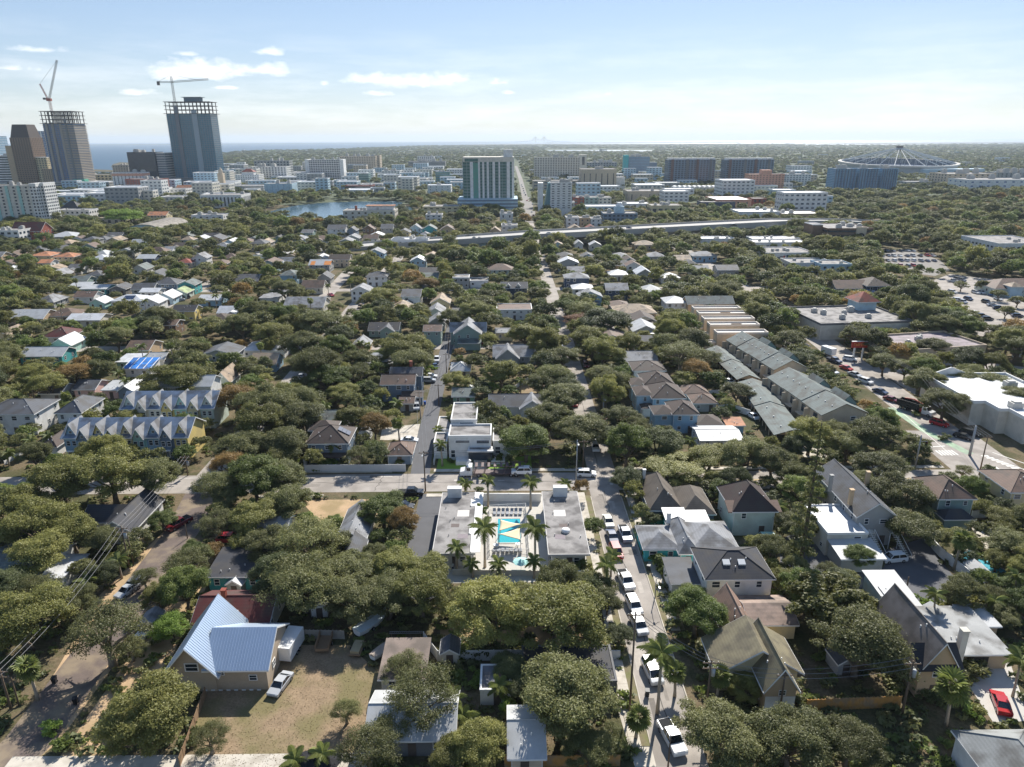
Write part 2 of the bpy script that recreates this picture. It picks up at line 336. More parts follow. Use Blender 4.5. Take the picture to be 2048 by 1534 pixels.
# painted markings
road('road_marking', [(-80, CROSS1-1.3), (-27, CROSS1-1.3)], .14, .022, WHITEP, False)
road('road_marking', [(22.5, 100), (22.5, 100.1)], .1, .022, WHITEP, False)
road('road_marking', [(26, CROSS0+4.6), (104, CROSS0+4.6)], .14, .022, YELP, False)
road('road_marking', [(26, CROSS0+4.2), (104, CROSS0+4.2)], .14, .022, YELP, False)
road('bike_lane', [at(1783,815), at(1850,862), at(1940,908)], 2.4, .020, GREENP, False)
for a, b in [((1700,745),(1812,832)), ((1812,832),(1865,878)), ((1865,878),(1905,912))]: road('road_marking', [at(*a), at(*b)], .16, .025, WHITEP, False)
for i in range(9):
    t = i/8; a = at(1970+80*t, 912+32*t); lot('crosswalk_bar', [(a.x-.9, a.y-.35), (a.x+.9, a.y-.35), (a.x+.9, a.y+.35), (a.x-.9, a.y+.35)], .026, WHITEP, False, True)
for i in range(6):
    a = at(1878+i*6.2, 906-.2*i); lot('crosswalk_bar', [(a.x-.22, a.y-1.5), (a.x+.22, a.y-1.5), (a.x+.22, a.y+1.5), (a.x-.22, a.y+1.5)], .026, WHITEP, False, True)
road('road_marking', [at(1860,894), at(1890,892)], .4, .026, WHITEP, False)
road('road_marking', [at(1966,910), at(2060,943)], .3, .027, WHITEP, False); road('road_marking', [at(1985,905), at(2070,934)], .3, .027, WHITEP, False)
road('road_marking', [at(1990,933), at(2010,948)], .5, .026, WHITEP, False)
# lots
lot('motel_parking', rect(-19.5,-11,104,142.4), .010, ASPHD, world=True)
lot('motel_court', rect(-11,14.9,108.5,142.6), .014, CONCW, world=True)
lot('dirt_lot', [(600,1000),(800,998),(740,1040),(640,1045)], .008, DIRT)
lot('dry_field', [(395,1534),(385,1440),(400,1390),(560,1290),(700,1290),(790,1380),(700,1534),(690,1600),(395,1600)], .008, DRYGR)
lot('sandy_verge', [(200,1190),(350,1040),(420,960),(440,970),(330,1150),(250,1300),(120,1480),(60,1534),(0,1534)], .006, DIRT, False)
lot('sandy_verge', [(60,1600),(240,1340),(330,1215),(420,1075),(440,1075),(410,1180),(310,1380),(230,1540)], .006, DIRT, False)
lot('front_lawn', rect(-17,6,CROSS1+2.3,162), .008, LAWN, world=True)
lot('yard', [(1010,775),(1090,755),(1110,785),(1060,800)], .008, DRYGR)
lot('parking_lot', [(1760,975),(1560,1080),(1560,1160),(1640,1165),(1760,1080)], .008, ASPHD)
lot('parking_lot', [(1755,1105),(1700,1165),(1790,1245),(1960,1215),(1880,1120),(1850,1075)], .009, ASPHD)
lot('driveway', [(1908,1327),(2020,1325),(2060,1440),(1990,1450)], .012, CONCW)
lot('backyard_patio', [(1938,1040),(2000,1060),(1990,1110),(1955,1085)], .012, CONC)
lot('parking_lot', [(1760,508),(1820,500),(1880,520),(1900,540),(1870,552),(1780,540)], .02, M('far_road'))
lot('parking_lot', [(1830,575),(1900,548),(2080,570),(2080,690),(1960,672),(1880,625)], .02, ASPH)
lot('parking_lot', [(1745,735),(1900,718),(2060,735),(2060,765),(1840,740),(1830,790)], .009, ASPH)
lot('parking_lot', [(1365,640),(1420,720),(1480,700),(1390,620)], .010, CONC)
lot('driveway', [(1330,1070),(1400,1070),(1402,1050),(1300,1050)], .010, CONC)
lot('driveway', [(1300,1170),(1380,1165),(1395,1140),(1310,1140)], .010, CONC)
lot('driveway', [(765,855),(840,848),(833,880),(760,880)], .010, CONC)
lot('driveway', [(828,880),(846,880),(838,930),(822,928)], .011, CONCW)
lot('corner_concrete', [(690,500),(640,508),(600,512),(600,505),(690,494)], .03, M('far_road'))
lot('yard_lane', rect(-64,-18,66,71.5), .014, CONC, world=True)
lot('yard_sand', [(880,1250),(1235,1255),(1240,1290),(880,1290)], .008, DIRT, False)
lot('side_walk_path', [(1250,1300),(1232,1300),(1236,1420),(1270,1534),(1320,1534),(1290,1420)], .009, CONC, False)

# wear on the asphalt: patches, manholes, tar-filled cracks
PATCH = [M('patch_dark', '#8b847c', rough=.95, var=.25, scale=1.5), M('patch_pale', '#b1a99f', rough=.95, var=.2, scale=1.5), M('patch_tar', '#77716a', rough=.9, var=.2, scale=2)]
rp = random.Random(5)
for i in range(26):
    if i < 14: x, y, w, d = rp.uniform(19.5, 24.3), rp.uniform(74, 142), rp.uniform(.5, 1.6), rp.uniform(1, 6)
    else: x, y, w, d = rp.uniform(-60, 100), rp.uniform(144.6, 151.6), rp.uniform(1.5, 7), rp.uniform(.5, 1.6)
    lot('road_patch', rect(x-w/2, x+w/2, y-d/2, y+d/2), .0185+.0004*i, PATCH[i % 3], False, True)
for i, (x, y) in enumerate(((22.4,138),(22.1,121),(21.7,104),(22.5,90),(20,148.6),(24,146.5),(-12,149),(21.8,157))):
    sheet('manhole_cover', [(x+.42*math.cos(k*.5236), y+.42*math.sin(k*.5236)) for k in range(12)], .032, M('manhole', '#b9b2a8', rough=.8))
def crack(p, q, n=14):
    pts = [(p[0]+(q[0]-p[0])*k/n+rp.uniform(-.35,.35), p[1]+(q[1]-p[1])*k/n+rp.uniform(-.35,.35)) for k in range(n+1)]; vs, fs = strip_mesh([(a, b, 0) for a, b in pts], .11, .034); me = bpy.data.meshes.new('tar_crack'); me.from_pydata(vs, [], fs); me.materials.append(M('tar', '#4c4945', rough=.8)); me.update(); link('tar_crack', me, kind='structure')
crack((21.8,74),(21.9,143),30); crack((19.6,95),(24.8,97)); crack((19.4,118),(24.9,117)); crack((-58,148.2),(15,148.0),34); crack((30,147.4),(100,147.6),30); crack((-30,144.5),(-29,152)); crack((5,144.5),(6,152)); crack((22,153),(23,215),20)
# ------------------------------------------------------------------ buildings
CLEAR = []      # screen boxes of building faces that trees must not cover: (x0, x1, y0, y1, ground Y)
FOOT = []       # footprints (cx, cy, hx, hy)
MARKS = []      # (px, py, label) landmarks for telling trees apart
WALLC = dict(white='#e3e1dc', offwhite='#d3cdbf', tan='#c2a887', cream='#d8c79c', yellow='#d9c27c', slate='#6f8091', blue='#8fb1c6', ltblue='#b3cbd6', navy='#3f4d63',
             teal='#4aa3a3', aqua='#3fb3b5', sage='#8ba19a', green='#7d9a86', grey='#a3a3a0', dgrey='#6d6d6e', brick='#8d4a3b', salmon='#d19b82', beige='#cbb9a0', brown='#7c6450', palegreen='#c3cfc4', mint='#a9cfc4', pink='#d9b3a8')
ROOFC = dict(grey='#8d8e90', dgrey='#5a5c60', black='#3a3b40', brown='#6f5a4e', dbrown='#4e423c', maroon='#5c302e', green='#69726f', ltgrey='#b3b4b3', white='#c6c7c8', tan='#a5917a',
             red='#8a4638', terracotta='#b57a56', blue='#76869a', olive='#7f775f', bluemetal='#cfd6dc')
def wallm(c): return M('wall_'+c, WALLC.get(c, c), rough=.8, var=.1, scale=.7, fine=.05, fscale=5, stain='#8b8576', stain_amt=.22, stain_scale=.45)
def roofm(c):
    if c in ('white', 'bluemetal', 'ltgrey'): return M('roof_'+c, ROOFC[c], rough=.5, var=.08, scale=.6, fine=.06, fscale=4, spec=.4, stain='#8d8c86', stain_amt=.35, stain_scale=.4)
    return M('roof_'+c, ROOFC.get(c, c), rough=.75, var=.2, scale=.55, fine=.2, fscale=9, spec=.3, bump=.3, bscale=12, stain='#4b463f', stain_amt=.6, stain_scale=.35, course=1.3)
TRIM = M('trim', '#e6e4df', rough=.7, var=.05, fine=.04)
FLATR = M('flat_roof', '#928e8a', rough=.85, var=.3, scale=.4, fine=.14, fscale=4, stain='#575452', stain_amt=.8, stain_scale=.33)
FRAME_ME = MB().box(-.5,.5,-.06,.04,-.5,-.42).box(-.5,.5,-.06,.04,.42,.5).box(-.5,-.42,-.06,.04,-.42,.42).box(.42,.5,-.06,.04,-.42,.42).box(-.42,.42,-.04,.03,-.03,.03).mesh('window_frame', TRIM)
PANE_ME = MB().box(-.42,.42,-.012,.012,-.42,.42).mesh('pane', GLASS)
DOOR_ME = MB().box(-.5,.5,-.05,.05,0,1).box(-.56,-.5,-.07,.05,0,1.03).box(.5,.56,-.07,.05,0,1.03).box(-.5,.5,-.07,.05,1.0,1.03).mesh('door', M('door', '#5b5048', rough=.6))
def window(t, x, y, z, w=1.0, h=1.35, rz=0):
    o = link('window', FRAME_ME, t, loc=(x, y, z), rotz=rz, scale=(w, 1, h)); link('pane', PANE_ME, o, loc=(0, 0, 0)); return o
def gable_wall(w, d, h, rh, roof, cx, y0):
    mb = MB(); x0, x1, y1 = cx-w/2, cx+w/2, y0+d
    if roof == 'gx': mb.ext_x([(y0,0),(y1,0),(y1,h),((y0+y1)/2,h+rh-.12),(y0,h)], x0, x1)
    elif roof == 'gy': mb.ext_y([(x0,0),(x1,0),(x1,h),(cx,h+rh-.12),(x0,h)], y0, y1)
    elif roof == 'shed': mb.ext_x([(y0,0),(y1,0),(y1,h+rh-.1),(y0,h-.05)], x0, x1)
    else: mb.box(x0, x1, y0, y1, 0, h)
    return mb
def roof_mesh(w, d, h, rh, roof, cx, y0, ov, th=.16):
    mb = MB(); fa = MB(); x0, x1, y1 = cx-w/2-ov, cx+w/2+ov, y0+d+ov; ya = y0-ov; ym = y0+d/2
    if roof in ('gx', 'gy'):
        half = (d if roof == 'gx' else w)/2; s = rh/half; ze = h-s*ov; zr = h+rh
        if roof == 'gx':
            mb.ext_x([(ya,ze),(ym,zr),(y1,ze),(y1,ze+th),(ym,zr+th),(ya,ze+th)][::-1], x0, x1)
            for x in (x0-.05, x1-.05): fa.ext_x([(ya,ze-.12),(ym,zr-.12),(y1,ze-.12),(y1,ze+th-.03),(ym,zr+th-.03),(ya,ze+th-.03)][::-1], x, x+.1)
            fa.box(x0+.06, x1-.06, ya-.06, ya+.02, ze-.1, ze+th-.04)
        else:
            mb.ext_y([(x0,ze),(cx,zr),(x1,ze),(x1,ze+th),(cx,zr+th),(x0,ze+th)][::-1], ya, y1)
            for y in (ya-.05, y1-.05): fa.ext_y([(x0,ze-.12),(cx,zr-.12),(x1,ze-.12),(x1,ze+th-.03),(cx,zr+th-.03),(x0,ze+th-.03)][::-1], y, y+.1)
            for x in (x0-.06, x1-.02): fa.box(x, x+.08, ya+.06, y1-.06, ze-.1, ze+th-.04)
    elif roof == 'hip':
        W2, D2 = w+2*ov, d+2*ov; half = min(W2, D2)/2; s = rh/(min(w, d)/2); ze = h-s*ov*.5; zr = h+rh
        if W2 >= D2: r0, r1 = (x0+half, ym), (x1-half, ym)
        else: r0, r1 = (cx, ya+half), (cx, y1-half)
        if abs(W2-D2) < .2: r1 = (r0[0]+.1, r0[1]) if W2 >= D2 else (r0[0], r0[1]+.1)
        E = [(x0,ya),(x1,ya),(x1,y1),(x0,y1)]
        vs = [(x,y,ze) for x,y in E]+[(x,y,ze+th) for x,y in E]+[(*r0,zr+th),(*r1,zr+th)]
        fs = [(3,2,1,0),(0,1,5,4),(1,2,6,5),(2,3,7,6),(3,0,4,7)]
        fs += [(4,5,9,8),(6,7,8,9),(5,6,9),(7,4,8)] if W2 >= D2 else [(5,6,9,8),(7,4,8,9),(4,5,8),(6,7,9)]
        mb.add(vs, fs); fa.ring(x0-.05, x1+.05, ya-.05, y1+.05, .1, ze-.1, ze+th-.04)
    elif roof == 'shed': 
        s = rh/d; mb.ext_x([(ya,h-s*ov),(y1,h+rh+s*ov),(y1,h+rh+s*ov+th),(ya,h-s*ov+th)][::-1], x0, x1)
        fa.box(x0+.02, x1-.02, ya-.06, ya+.01, h-s*ov-.08, h-s*ov+th-.03)
    else:   # flat with a parapet
        mb.box(cx-w/2+.25, cx+w/2-.25, y0+.25, y0+d-.25, h-.02, h+.06); fa.ring(cx-w/2-.06, cx+w/2+.06, y0-.06, y0+d+.06, .3, h-.12, h+max(rh, .15))
    return mb, fa
def body(t, cx, y0, w, d, h, roof, rh, wc, rc, ov=.45, trim=None, joined=False, zb=0):
    """one wing: wall, roof (> fascia)"""
    wl = gable_wall(w, d, h, rh, roof, cx, y0).build('wall', wallm(wc) if isinstance(wc, str) else wc, t)
    mb, fa = roof_mesh(w, d, h, rh, roof, cx, y0, ov); r = mb.build('roof', (FLATR if roof == 'flat' and rc == 'flat' else roofm(rc)) if isinstance(rc, str) else rc, t)
    fa.build('parapet' if roof == 'flat' else 'fascia', trim or TRIM, r)
    if zb: wl.location.z = zb; r.location.z = zb
    return r
def joined_windows(t, rects, mat=None, name='windows'):
    """many small windows as one part; rect = (x,y,z,w,h,face) face n/s along x, e/w along y"""
    mb = MB()
    for x, y, z, w, h, fc in rects:
        if fc in 'ns': mb.box(x-w/2, x+w/2, y-.07, y+.07, z-h/2, z+h/2)
        else: mb.box(x-.07, x+.07, y-w/2, y+w/2, z-h/2, z+h/2)
    return mb.build(name, mat or GLASS, t, kind='stuff')
def wing_windows(t, cx, y0, w, d, h, px_m, side, rows=None, skip=0, door=False, z0=0):
    st = rows or max(1, round(h/3.0)); rects = []; big = px_m > 4.3
    n = max(1, int(w/2.9)); hh = 1.3 if h/st > 2.5 else .9
    for s in range(st):
        z = z0+(s+.58)*h/st
        for i in range(n):
            x = cx-w/2+(i+.5)*w/n+random.uniform(-.3, .3); ww = random.choice((.85, 1., 1., 1.5))
            if random.random() < .14: continue
            if door and s == 0 and i == n//2:
                link('door', DOOR_ME, t, loc=(x, y0-.02, z0+.02), scale=(.95, 1, 2.05)); continue
            rects.append((x, y0-.01, z, ww, hh*random.choice((1, 1, .8)), 'n'))
        for i in range(max(1, int(d/3.4))):
            yy = y0+(i+.5)*d/max(1, int(d/3.4))+random.uniform(-.3, .3)
            if random.random() < .2: continue
            rects.append((cx+side*(w/2+.01), yy, z, 1., hh, 'e'))
    if big:
        for x, y, z, ww, h_, f in rects: window(t, x, y, z, ww, h_, 0 if f == 'n' else side*math.pi/2)
    else:
        joined_windows(t, rects); mb = MB()
        for x, y, z, ww, h_, f in rects:
            if f == 'n': mb.box(x-ww/2-.12, x+ww/2+.12, y-.045, y+.045, z-h_/2-.12, z+h_/2+.12)
            else: mb.box(x-.045, x+.045, y-ww/2-.12, y+ww/2+.12, z-h_/2-.12, z+h_/2+.12)
        mb.build('window_frames', TRIM, t, kind='stuff')
def mark(t, label, w, d, h, px_m, rot=0):
    P = t.location; FOOT.append((P.x, P.y+d/2, w/2+.8, d/2+.8))
    a = pr((P.x-w/2, P.y+d, h)); b = pr((P.x+w/2, P.y, h*.3)); c = pr((P.x-w/2, P.y, h*.3)); e = pr((P.x+w/2, P.y+d, h))
    CLEAR.append((min(a[0], c[0])-2, max(b[0], e[0])+2, min(a[1], e[1])-3, b[1], P.y))
    q = pr((P.x, P.y+d/2, h)); MARKS.append((q[0], q[1], label))
def house(label, x0, x1, y, z, d, h, roof, rh, wc, rc, cat='house', rot=0, name='house', win=True, ov=.45, door=True, trim=None, keep=True, rows=None):
    A, B = at(x0, y, z), at(x1, y, z); c = (A+B)/2; w = (B-A).length
    t = thing(name, label, cat, (c.x, c.y, 0), R_(rot)); px_m = pr((c.x, c.y, h))[2]
    side = -1 if c.x > 0 else 1; t['w'] = w; t['d'] = d; t['h'] = h; t['pm'] = px_m; t['side'] = side
    r = body(t, 0, 0, w, d, h, roof, rh, wc, rc, ov, trim)
    if win: wing_windows(t, 0, 0, w, d, h, px_m, side, door=door, rows=rows)
    if keep: mark(t, label, w, d, h+rh*.8, px_m)
    if px_m > 5 and roof in ('gx', 'gy', 'hip'):      # ridge and hip caps
        zr = h+rh+.17; cap = MB(); ym = d/2
        if roof == 'gx': cap.tube([(-w/2-ov, ym, zr), (w/2+ov, ym, zr)], .09, 5)
        elif roof == 'gy': cap.tube([(0, -ov, zr), (0, d+ov, zr)], .09, 5)
        else:
            W2, D2 = w+2*ov, d+2*ov; hf = min(W2, D2)/2; ze = h-rh/(min(w, d)/2)*ov*.5+.17
            r0, r1 = ((-W2/2+hf, ym), (W2/2-hf, ym)) if W2 >= D2 else ((0, -ov+hf), (0, d+ov-hf))
            if math.dist(r0, r1) > .3: cap.tube([(*r0, zr), (*r1, zr)], .09, 5)
            for cx_, cy_ in ((-W2/2, -ov), (W2/2, -ov), (W2/2, d+ov), (-W2/2, d+ov)):
                q = min((r0, r1), key=lambda p: math.dist(p, (cx_, cy_))); cap.tube([(cx_, cy_, ze), (*q, zr)], .08, 5)
        cap.build('ridge_cap', r.data.materials[0], r)
    if px_m > 7 and roof in ('gx', 'hip'):
        MB().tube([(-w/2+.1, -.04, .1), (-w/2+.1, -.04, h-.1)], .05, 5).build('downpipe', TRIM, t); MB().tube([(w/2-.1, -.04, .1), (w/2-.1, -.04, h-.1)], .05, 5).build('downpipe', TRIM, t)
    if roof != 'flat' and px_m > 4:      # roof vents
        for _ in range(3):
            vx, vy = random.uniform(-.3, .3)*w, d*random.uniform(.12, .35)
            half = (d if roof != 'gy' else w)/2
            zz = h+rh*(vy/half if roof != 'gy' else 1-abs(vx)/half)
            if roof == 'hip': zz = h+rh*min(vy, w/2-abs(vx), d/2)/(min(w, d)/2)
            if roof == 'shed': zz = h+rh*vy/d
            MB().tube([(vx,vy,zz-.1),(vx,vy,zz+.5)], .09, 6).build('vent_pipe', TRIM, r)
    return t
def wing(t, cx, y0, w, d, h, roof, rh, wc, rc, win=True, ov=.4, trim=None, zb=0, rows=None):
    r = body(t, cx, y0, w, d, h, roof, rh, wc, rc, ov, trim, zb=zb); P = t.location; FOOT.append((P.x+cx, P.y+y0+d/2, w/2+.6, d/2+.6)); a = pr((P.x+cx-w/2, P.y+y0+d, h+rh*.7)); b = pr((P.x+cx+w/2, P.y+y0, h*.4)); CLEAR.append((min(a[0], b[0]), max(a[0], b[0]), a[1], b[1], P.y+y0))
    if win: wing_windows(t, cx, y0, w, d, h, t['pm'], t['side'], z0=zb, rows=rows)
    return r
def chimney(r, x, y, z0, z1, c='brick', w=.9): MB().box(x-w/2, x+w/2, y-w/2, y+w/2, z0, z1).box(x-w/2-.08, x+w/2+.08, y-w/2-.08, y+w/2+.08, z1, z1+.15).build('chimney', wallm(c), r)
def dormer(t, x, y0, z0, w, hh, rh, d, wc, rc):
    """small gabled dormer facing the camera"""
    g = MB().ext_y([(x-w/2,z0),(x+w/2,z0),(x+w/2,z0+hh),(x,z0+hh+rh-.1),(x-w/2,z0+hh)], y0, y0+d).build('dormer', wallm(wc), t)
    mb, fa = roof_mesh(w, d, z0+hh, rh, 'gy', x, y0, .3); mb.build('dormer_roof', roofm(rc), g); fa.build('fascia', TRIM, g)
    window(t, x, y0-.03, z0+hh*.55, .8, .9)
def solar(r, x0, x1, y0, y1, zfun, n=4):
    """row of panels lying on a slope"""
    PM = M('solar_panel', '#2b3850', rough=.2, var=.1, spec=.6)
    for i in range(n):
        a = x0+(x1-x0)*i/n; b = x0+(x1-x0)*(i+.94)/n
        vs = [(a,y0,zfun(a,y0)),(b,y0,zfun(b,y0)),(b,y1,zfun(b,y1)),(a,y1,zfun(a,y1))]; vs += [(x,y,z+.08) for x,y,z in vs]
        MB().add(vs, [(0,3,2,1),(4,5,6,7),(0,1,5,4),(1,2,6,5),(2,3,7,6),(3,0,4,7)]).build('solar_panel', PM, r)
def units(t, w, d, h, n, s=1.6, seed=0):
    rr = random.Random(seed+int(w*7)); um = M('roof_unit', '#b9b6ae', rough=.6, var=.15)
    for i in range(n):
        x, y = rr.uniform(-.38, .38)*w, rr.uniform(.2, .8)*d; a, b, c = s*rr.uniform(.6, 1.1), s*rr.uniform(.5, .9), s*rr.uniform(.45, .8)
        MB().box(x-a/2, x+a/2, y-b/2, y+b/2, h, h+c).box(x-a/3, x+a/3, y-b/3, y+b/3, h+c, h+c+.15*s).build('roof_unit', um, t)
def facade(t, w, d, h, fl, bay, fw, fh, mat, zlo=0., zhi=None, faces='nes', inset=.12, name='windows', y0=0., cx=0.):
    """grid of panes on the near face and the sides, joined"""
    zhi = zhi or h; mb = MB(); fhgt = (zhi-zlo)/fl
    nb = max(1, round(w/bay)); nd = max(1, round(d/bay))
    for k in range(fl):
        z0 = zlo+fhgt*(k+.5-fh/2); z1 = zlo+fhgt*(k+.5+fh/2)
        if fw >= .98:
            if 'n' in faces: mb.box(cx-w/2+.3, cx+w/2-.3, y0-inset, y0+.05, z0, z1)
            for s, cde in ((1, 'e'), (-1, 'w')):
                if 'e' in faces: xx = cx+s*w/2; mb.box(min(xx-s*.05, xx+s*inset), max(xx-s*.05, xx+s*inset), y0+.3, y0+d-.3, z0, z1)
            continue
        if 'n' in faces:
            for i in range(nb):
                x = cx-w/2+w*(i+.5)/nb; a = w/nb*fw/2; mb.box(x-a, x+a, y0-inset, y0+.05, z0, z1)
        if 'e' in faces:
            for s in (1, -1):
                xx = cx+s*w/2
                for i in range(nd):
                    y = y0+d*(i+.5)/nd; a = d/nd*fw/2; mb.box(min(xx-s*.05, xx+s*inset), max(xx-s*.05, xx+s*inset), y-a, y+a, z0, z1)
    return mb.build(name, mat, t, kind='stuff')
GL = {k: glass('glass_'+k, srgb(v), .15) for k, v in dict(dark='#2e3a46', blue='#35608f', teal='#2c6c84', grey='#5d6670', brown='#4b4038', sky='#7f9fb5', green='#3c6a66').items()}
def block(label, x0, x1, yb, yt, d, wc, fl=4, bay=3.5, fw=.55, fh=.5, gl='dark', cat='building', name='building', rc='flat', zlo=0., nu=3, trim=None, us=2., rot=0, rh=.6, win=True, keep=True, h=None):
    A, B = at(x0, yb), at(x1, yb); c = (A+B)/2; w = (B-A).length; h = h or height_at(c, yt)
    t = thing(name, label, cat, (c.x, c.y, 0), R_(rot)); t['w'] = w; t['d'] = d; t['h'] = h; t['pm'] = pr((c.x, c.y, h))[2]; t['side'] = 1 if c.x < 0 else -1
    body(t, 0, 0, w, d, h, 'flat', rh, wc, rc, trim=trim or (wallm(wc) if isinstance(wc, str) else wc))
    if win: facade(t, w, d, h, fl, bay, fw, fh, GL[gl], zlo=zlo)
    if nu: units(t, w, d, h, nu, us)
    if keep: mark(t, label, w, d, h, t['pm'])
    return t
# ------------------------------------------------------------------ vegetation
LEAF = {'o': leaf_mat('leaves_olive', (0.118, 0.128, 0.044), (0.262, 0.262, 0.1)), 'g': leaf_mat('leaves_green', (0.092, 0.135, 0.03), (0.235, 0.275, 0.07)),
        'd': leaf_mat('leaves_dark', (0.075, 0.095, 0.036), (0.17, 0.188, 0.074)), 'y': leaf_mat('leaves_yellow_green', (0.15, 0.158, 0.042), (0.33, 0.318, 0.096)),
        'b': leaf_mat('leaves_rust', (0.22, 0.145, 0.045), (0.4, 0.265, 0.095)), 'r': leaf_mat('leaves_dry_brown', (0.246,0.131,0.072), (0.406,0.232,0.131)), 'p': leaf_mat('palm_green', (0.11, 0.15, 0.035), (0.25, 0.27, 0.075)),
        's': leaf_mat('leaves_bright', (0.131,0.203,0.029), (0.246,0.334,0.072))}
BARK = M('bark', '#6b6052', rough=.95, var=.25, scale=2, fine=.2, bump=.5); PBARK = M('palm_trunk', '#a09585', rough=.9, var=.15, scale=2, fine=.15, stretch=(.4,.4,3))
def leaf_quads(C, r, n, size, rng, up=.5, flat=.75):
    """C (k,3) clump centres, r (k,) radii, n leaves in all -> verts, faces, attr"""
    k = len(C); idx = rng.choice(k, n, p=(r**2)/(r**2).sum()); d = rng.normal(size=(n,3)); d /= np.linalg.norm(d, axis=1)[:,None]
    d[:,2] = np.where(d[:,2] < -.2, -d[:,2]*.6, d[:,2])
    rad = r[idx]*np.minimum(1.55, np.abs(rng.normal(.74, .22, n))); P = C[idx]+d*rad[:,None]*np.array([1,1,flat])
    nrm = d*.7+rng.normal(size=(n,3))*.55+np.array([0,0,up]); nrm /= np.linalg.norm(nrm, axis=1)[:,None]
    a = np.cross(nrm, rng.normal(size=(n,3))); a /= np.linalg.norm(a, axis=1)[:,None]; b = np.cross(nrm, a)
    s = size*rng.uniform(.6, 1.35, n)[:,None]; a = a*s*.5; b = b*s*.8
    V = np.stack([P-a*1.1-b*.6, P+a*1.1-b*.6, P+b*1.15], 1).reshape(-1,3); return V, n, np.repeat(rng.uniform(0,1,n), 3)
def quads_mesh(name, V, n, attr, mat):
    me = bpy.data.meshes.new(name); me.vertices.add(3*n); me.vertices.foreach_set('co', V.astype(np.float32).ravel())
    me.loops.add(3*n); me.loops.foreach_set('vertex_index', np.arange(3*n, dtype=np.int32))
    me.polygons.add(n); me.polygons.foreach_set('loop_start', np.arange(0, 3*n, 3, dtype=np.int32)); me.polygons.foreach_set('loop_total', np.full(n, 3, dtype=np.int32))
    me.update(calc_edges=True); at_ = me.attributes.new('lv', 'FLOAT', 'POINT'); at_.data.foreach_set('value', attr.astype(np.float32))
    if mat: me.materials.append(mat)
    return me
def crown_shape(seed, k=46, top=4.6, zc=6.2, R=7.0, hole=.0, cone=0.):
    """clump centres of a broad crown, radius 7 m"""
    rng = np.random.default_rng(seed); C = []; r = []
    lob = rng.uniform(.72, 1.12, 7); ph = rng.uniform(0, 6.28)
    while len(C) < k:
        th = rng.uniform(0, 2*np.pi); u = rng.uniform(-.45, 1); q = math.sqrt(max(0, 1-max(u,0)**2)); rad = rng.uniform(.62, .95)
        L_ = np.interp((th+ph) % 6.283, np.linspace(0, 6.283, 8), np.append(lob, lob[0]))
        x, y = math.cos(th)*q*rad*L_*R*.86, math.sin(th)*q*rad*L_*R*.86; z = zc+u*rad*top*.8*(1-.12*rng.random())
        if u < 0: x *= 1.0; z = zc+u*top*.55
        c = np.array([x, y, z]); rr = rng.uniform(.12, .26)*R*min(1, (46/k)**.35)
        C.append(c); r.append(rr)
    for _ in range(k//6): C.append(np.array([rng.normal()*R*.25, rng.normal()*R*.25, zc+top*rng.uniform(.1,.5)])); r.append(.3*R)
    return np.array(C), np.array(r)
def trunk_mesh(seed, C, base_r=.42, fork=2.4, mat=None, lim=9):
    rng = np.random.default_rng(seed+99); mb = MB(); fk = Vector((rng.normal()*.3, rng.normal()*.3, fork))
    mb.tube([(0,0,-.2), (fk.x*.3, fk.y*.3, fork*.45), fk], [base_r*1.35, base_r, base_r*.85], 7)
    order = rng.permutation(len(C))[:lim*3]
    hubs = []
    for i in range(lim):
        c = Vector(C[order[i]]); mid = fk.lerp(c, .5)+Vector((rng.normal()*.5, rng.normal()*.5, rng.uniform(.1,.7)))
        mb.tube([fk, fk.lerp(mid, .5)+Vector((0,0,.3)), mid, c], [base_r*.6, base_r*.45, base_r*.3, base_r*.1], 5, False); hubs.append(mid)
    for i in range(lim, min(lim*3, len(order))):
        c = Vector(C[order[i]]); h = min(hubs, key=lambda q: (q-c).length); mb.tube([h, h.lerp(c, .6)+Vector((0,0,.2)), c], [base_r*.22, base_r*.14, base_r*.05], 4, False)
    return mb.mesh('trunk', mat or BARK, True)
CROWNS = {}; 
def make_protos():
    spec = {'o': (5, 62, 48450, .135, .5), 'g': (3, 62, 51300, .14, .55), 'd': (2, 62, 51300, .135, .55), 'y': (3, 62, 48450, .135, .5), 'b': (1, 62, 34200, .135, .5), 'r': (1, 50, 13300, .14, .5), 's': (1, 60, 22800, .155, .5)}
    for k, (nv, ncl, nl, sz, up) in spec.items():
        for v in range(nv):
            sd = hash((k, v)) % 9999 if False else ord(k)*31+v*7
            C, r = crown_shape(sd, ncl, top=4.9+.6*(v % 3)); rng = np.random.default_rng(sd+5)
            V, n, a = leaf_quads(C, r, nl, sz*1.25, rng, up); hi = quads_mesh('crown', V, n, a, LEAF[k])
            V, n, a = leaf_quads(C, r, nl//9, sz*2.7, rng, up); lo = quads_mesh('crown', V, n, a, LEAF[k])
            CROWNS[(k, v)] = (hi, lo, trunk_mesh(sd, C)); 
    CROWNS['n'] = {k: s[0] for k, s in spec.items()}
make_protos()
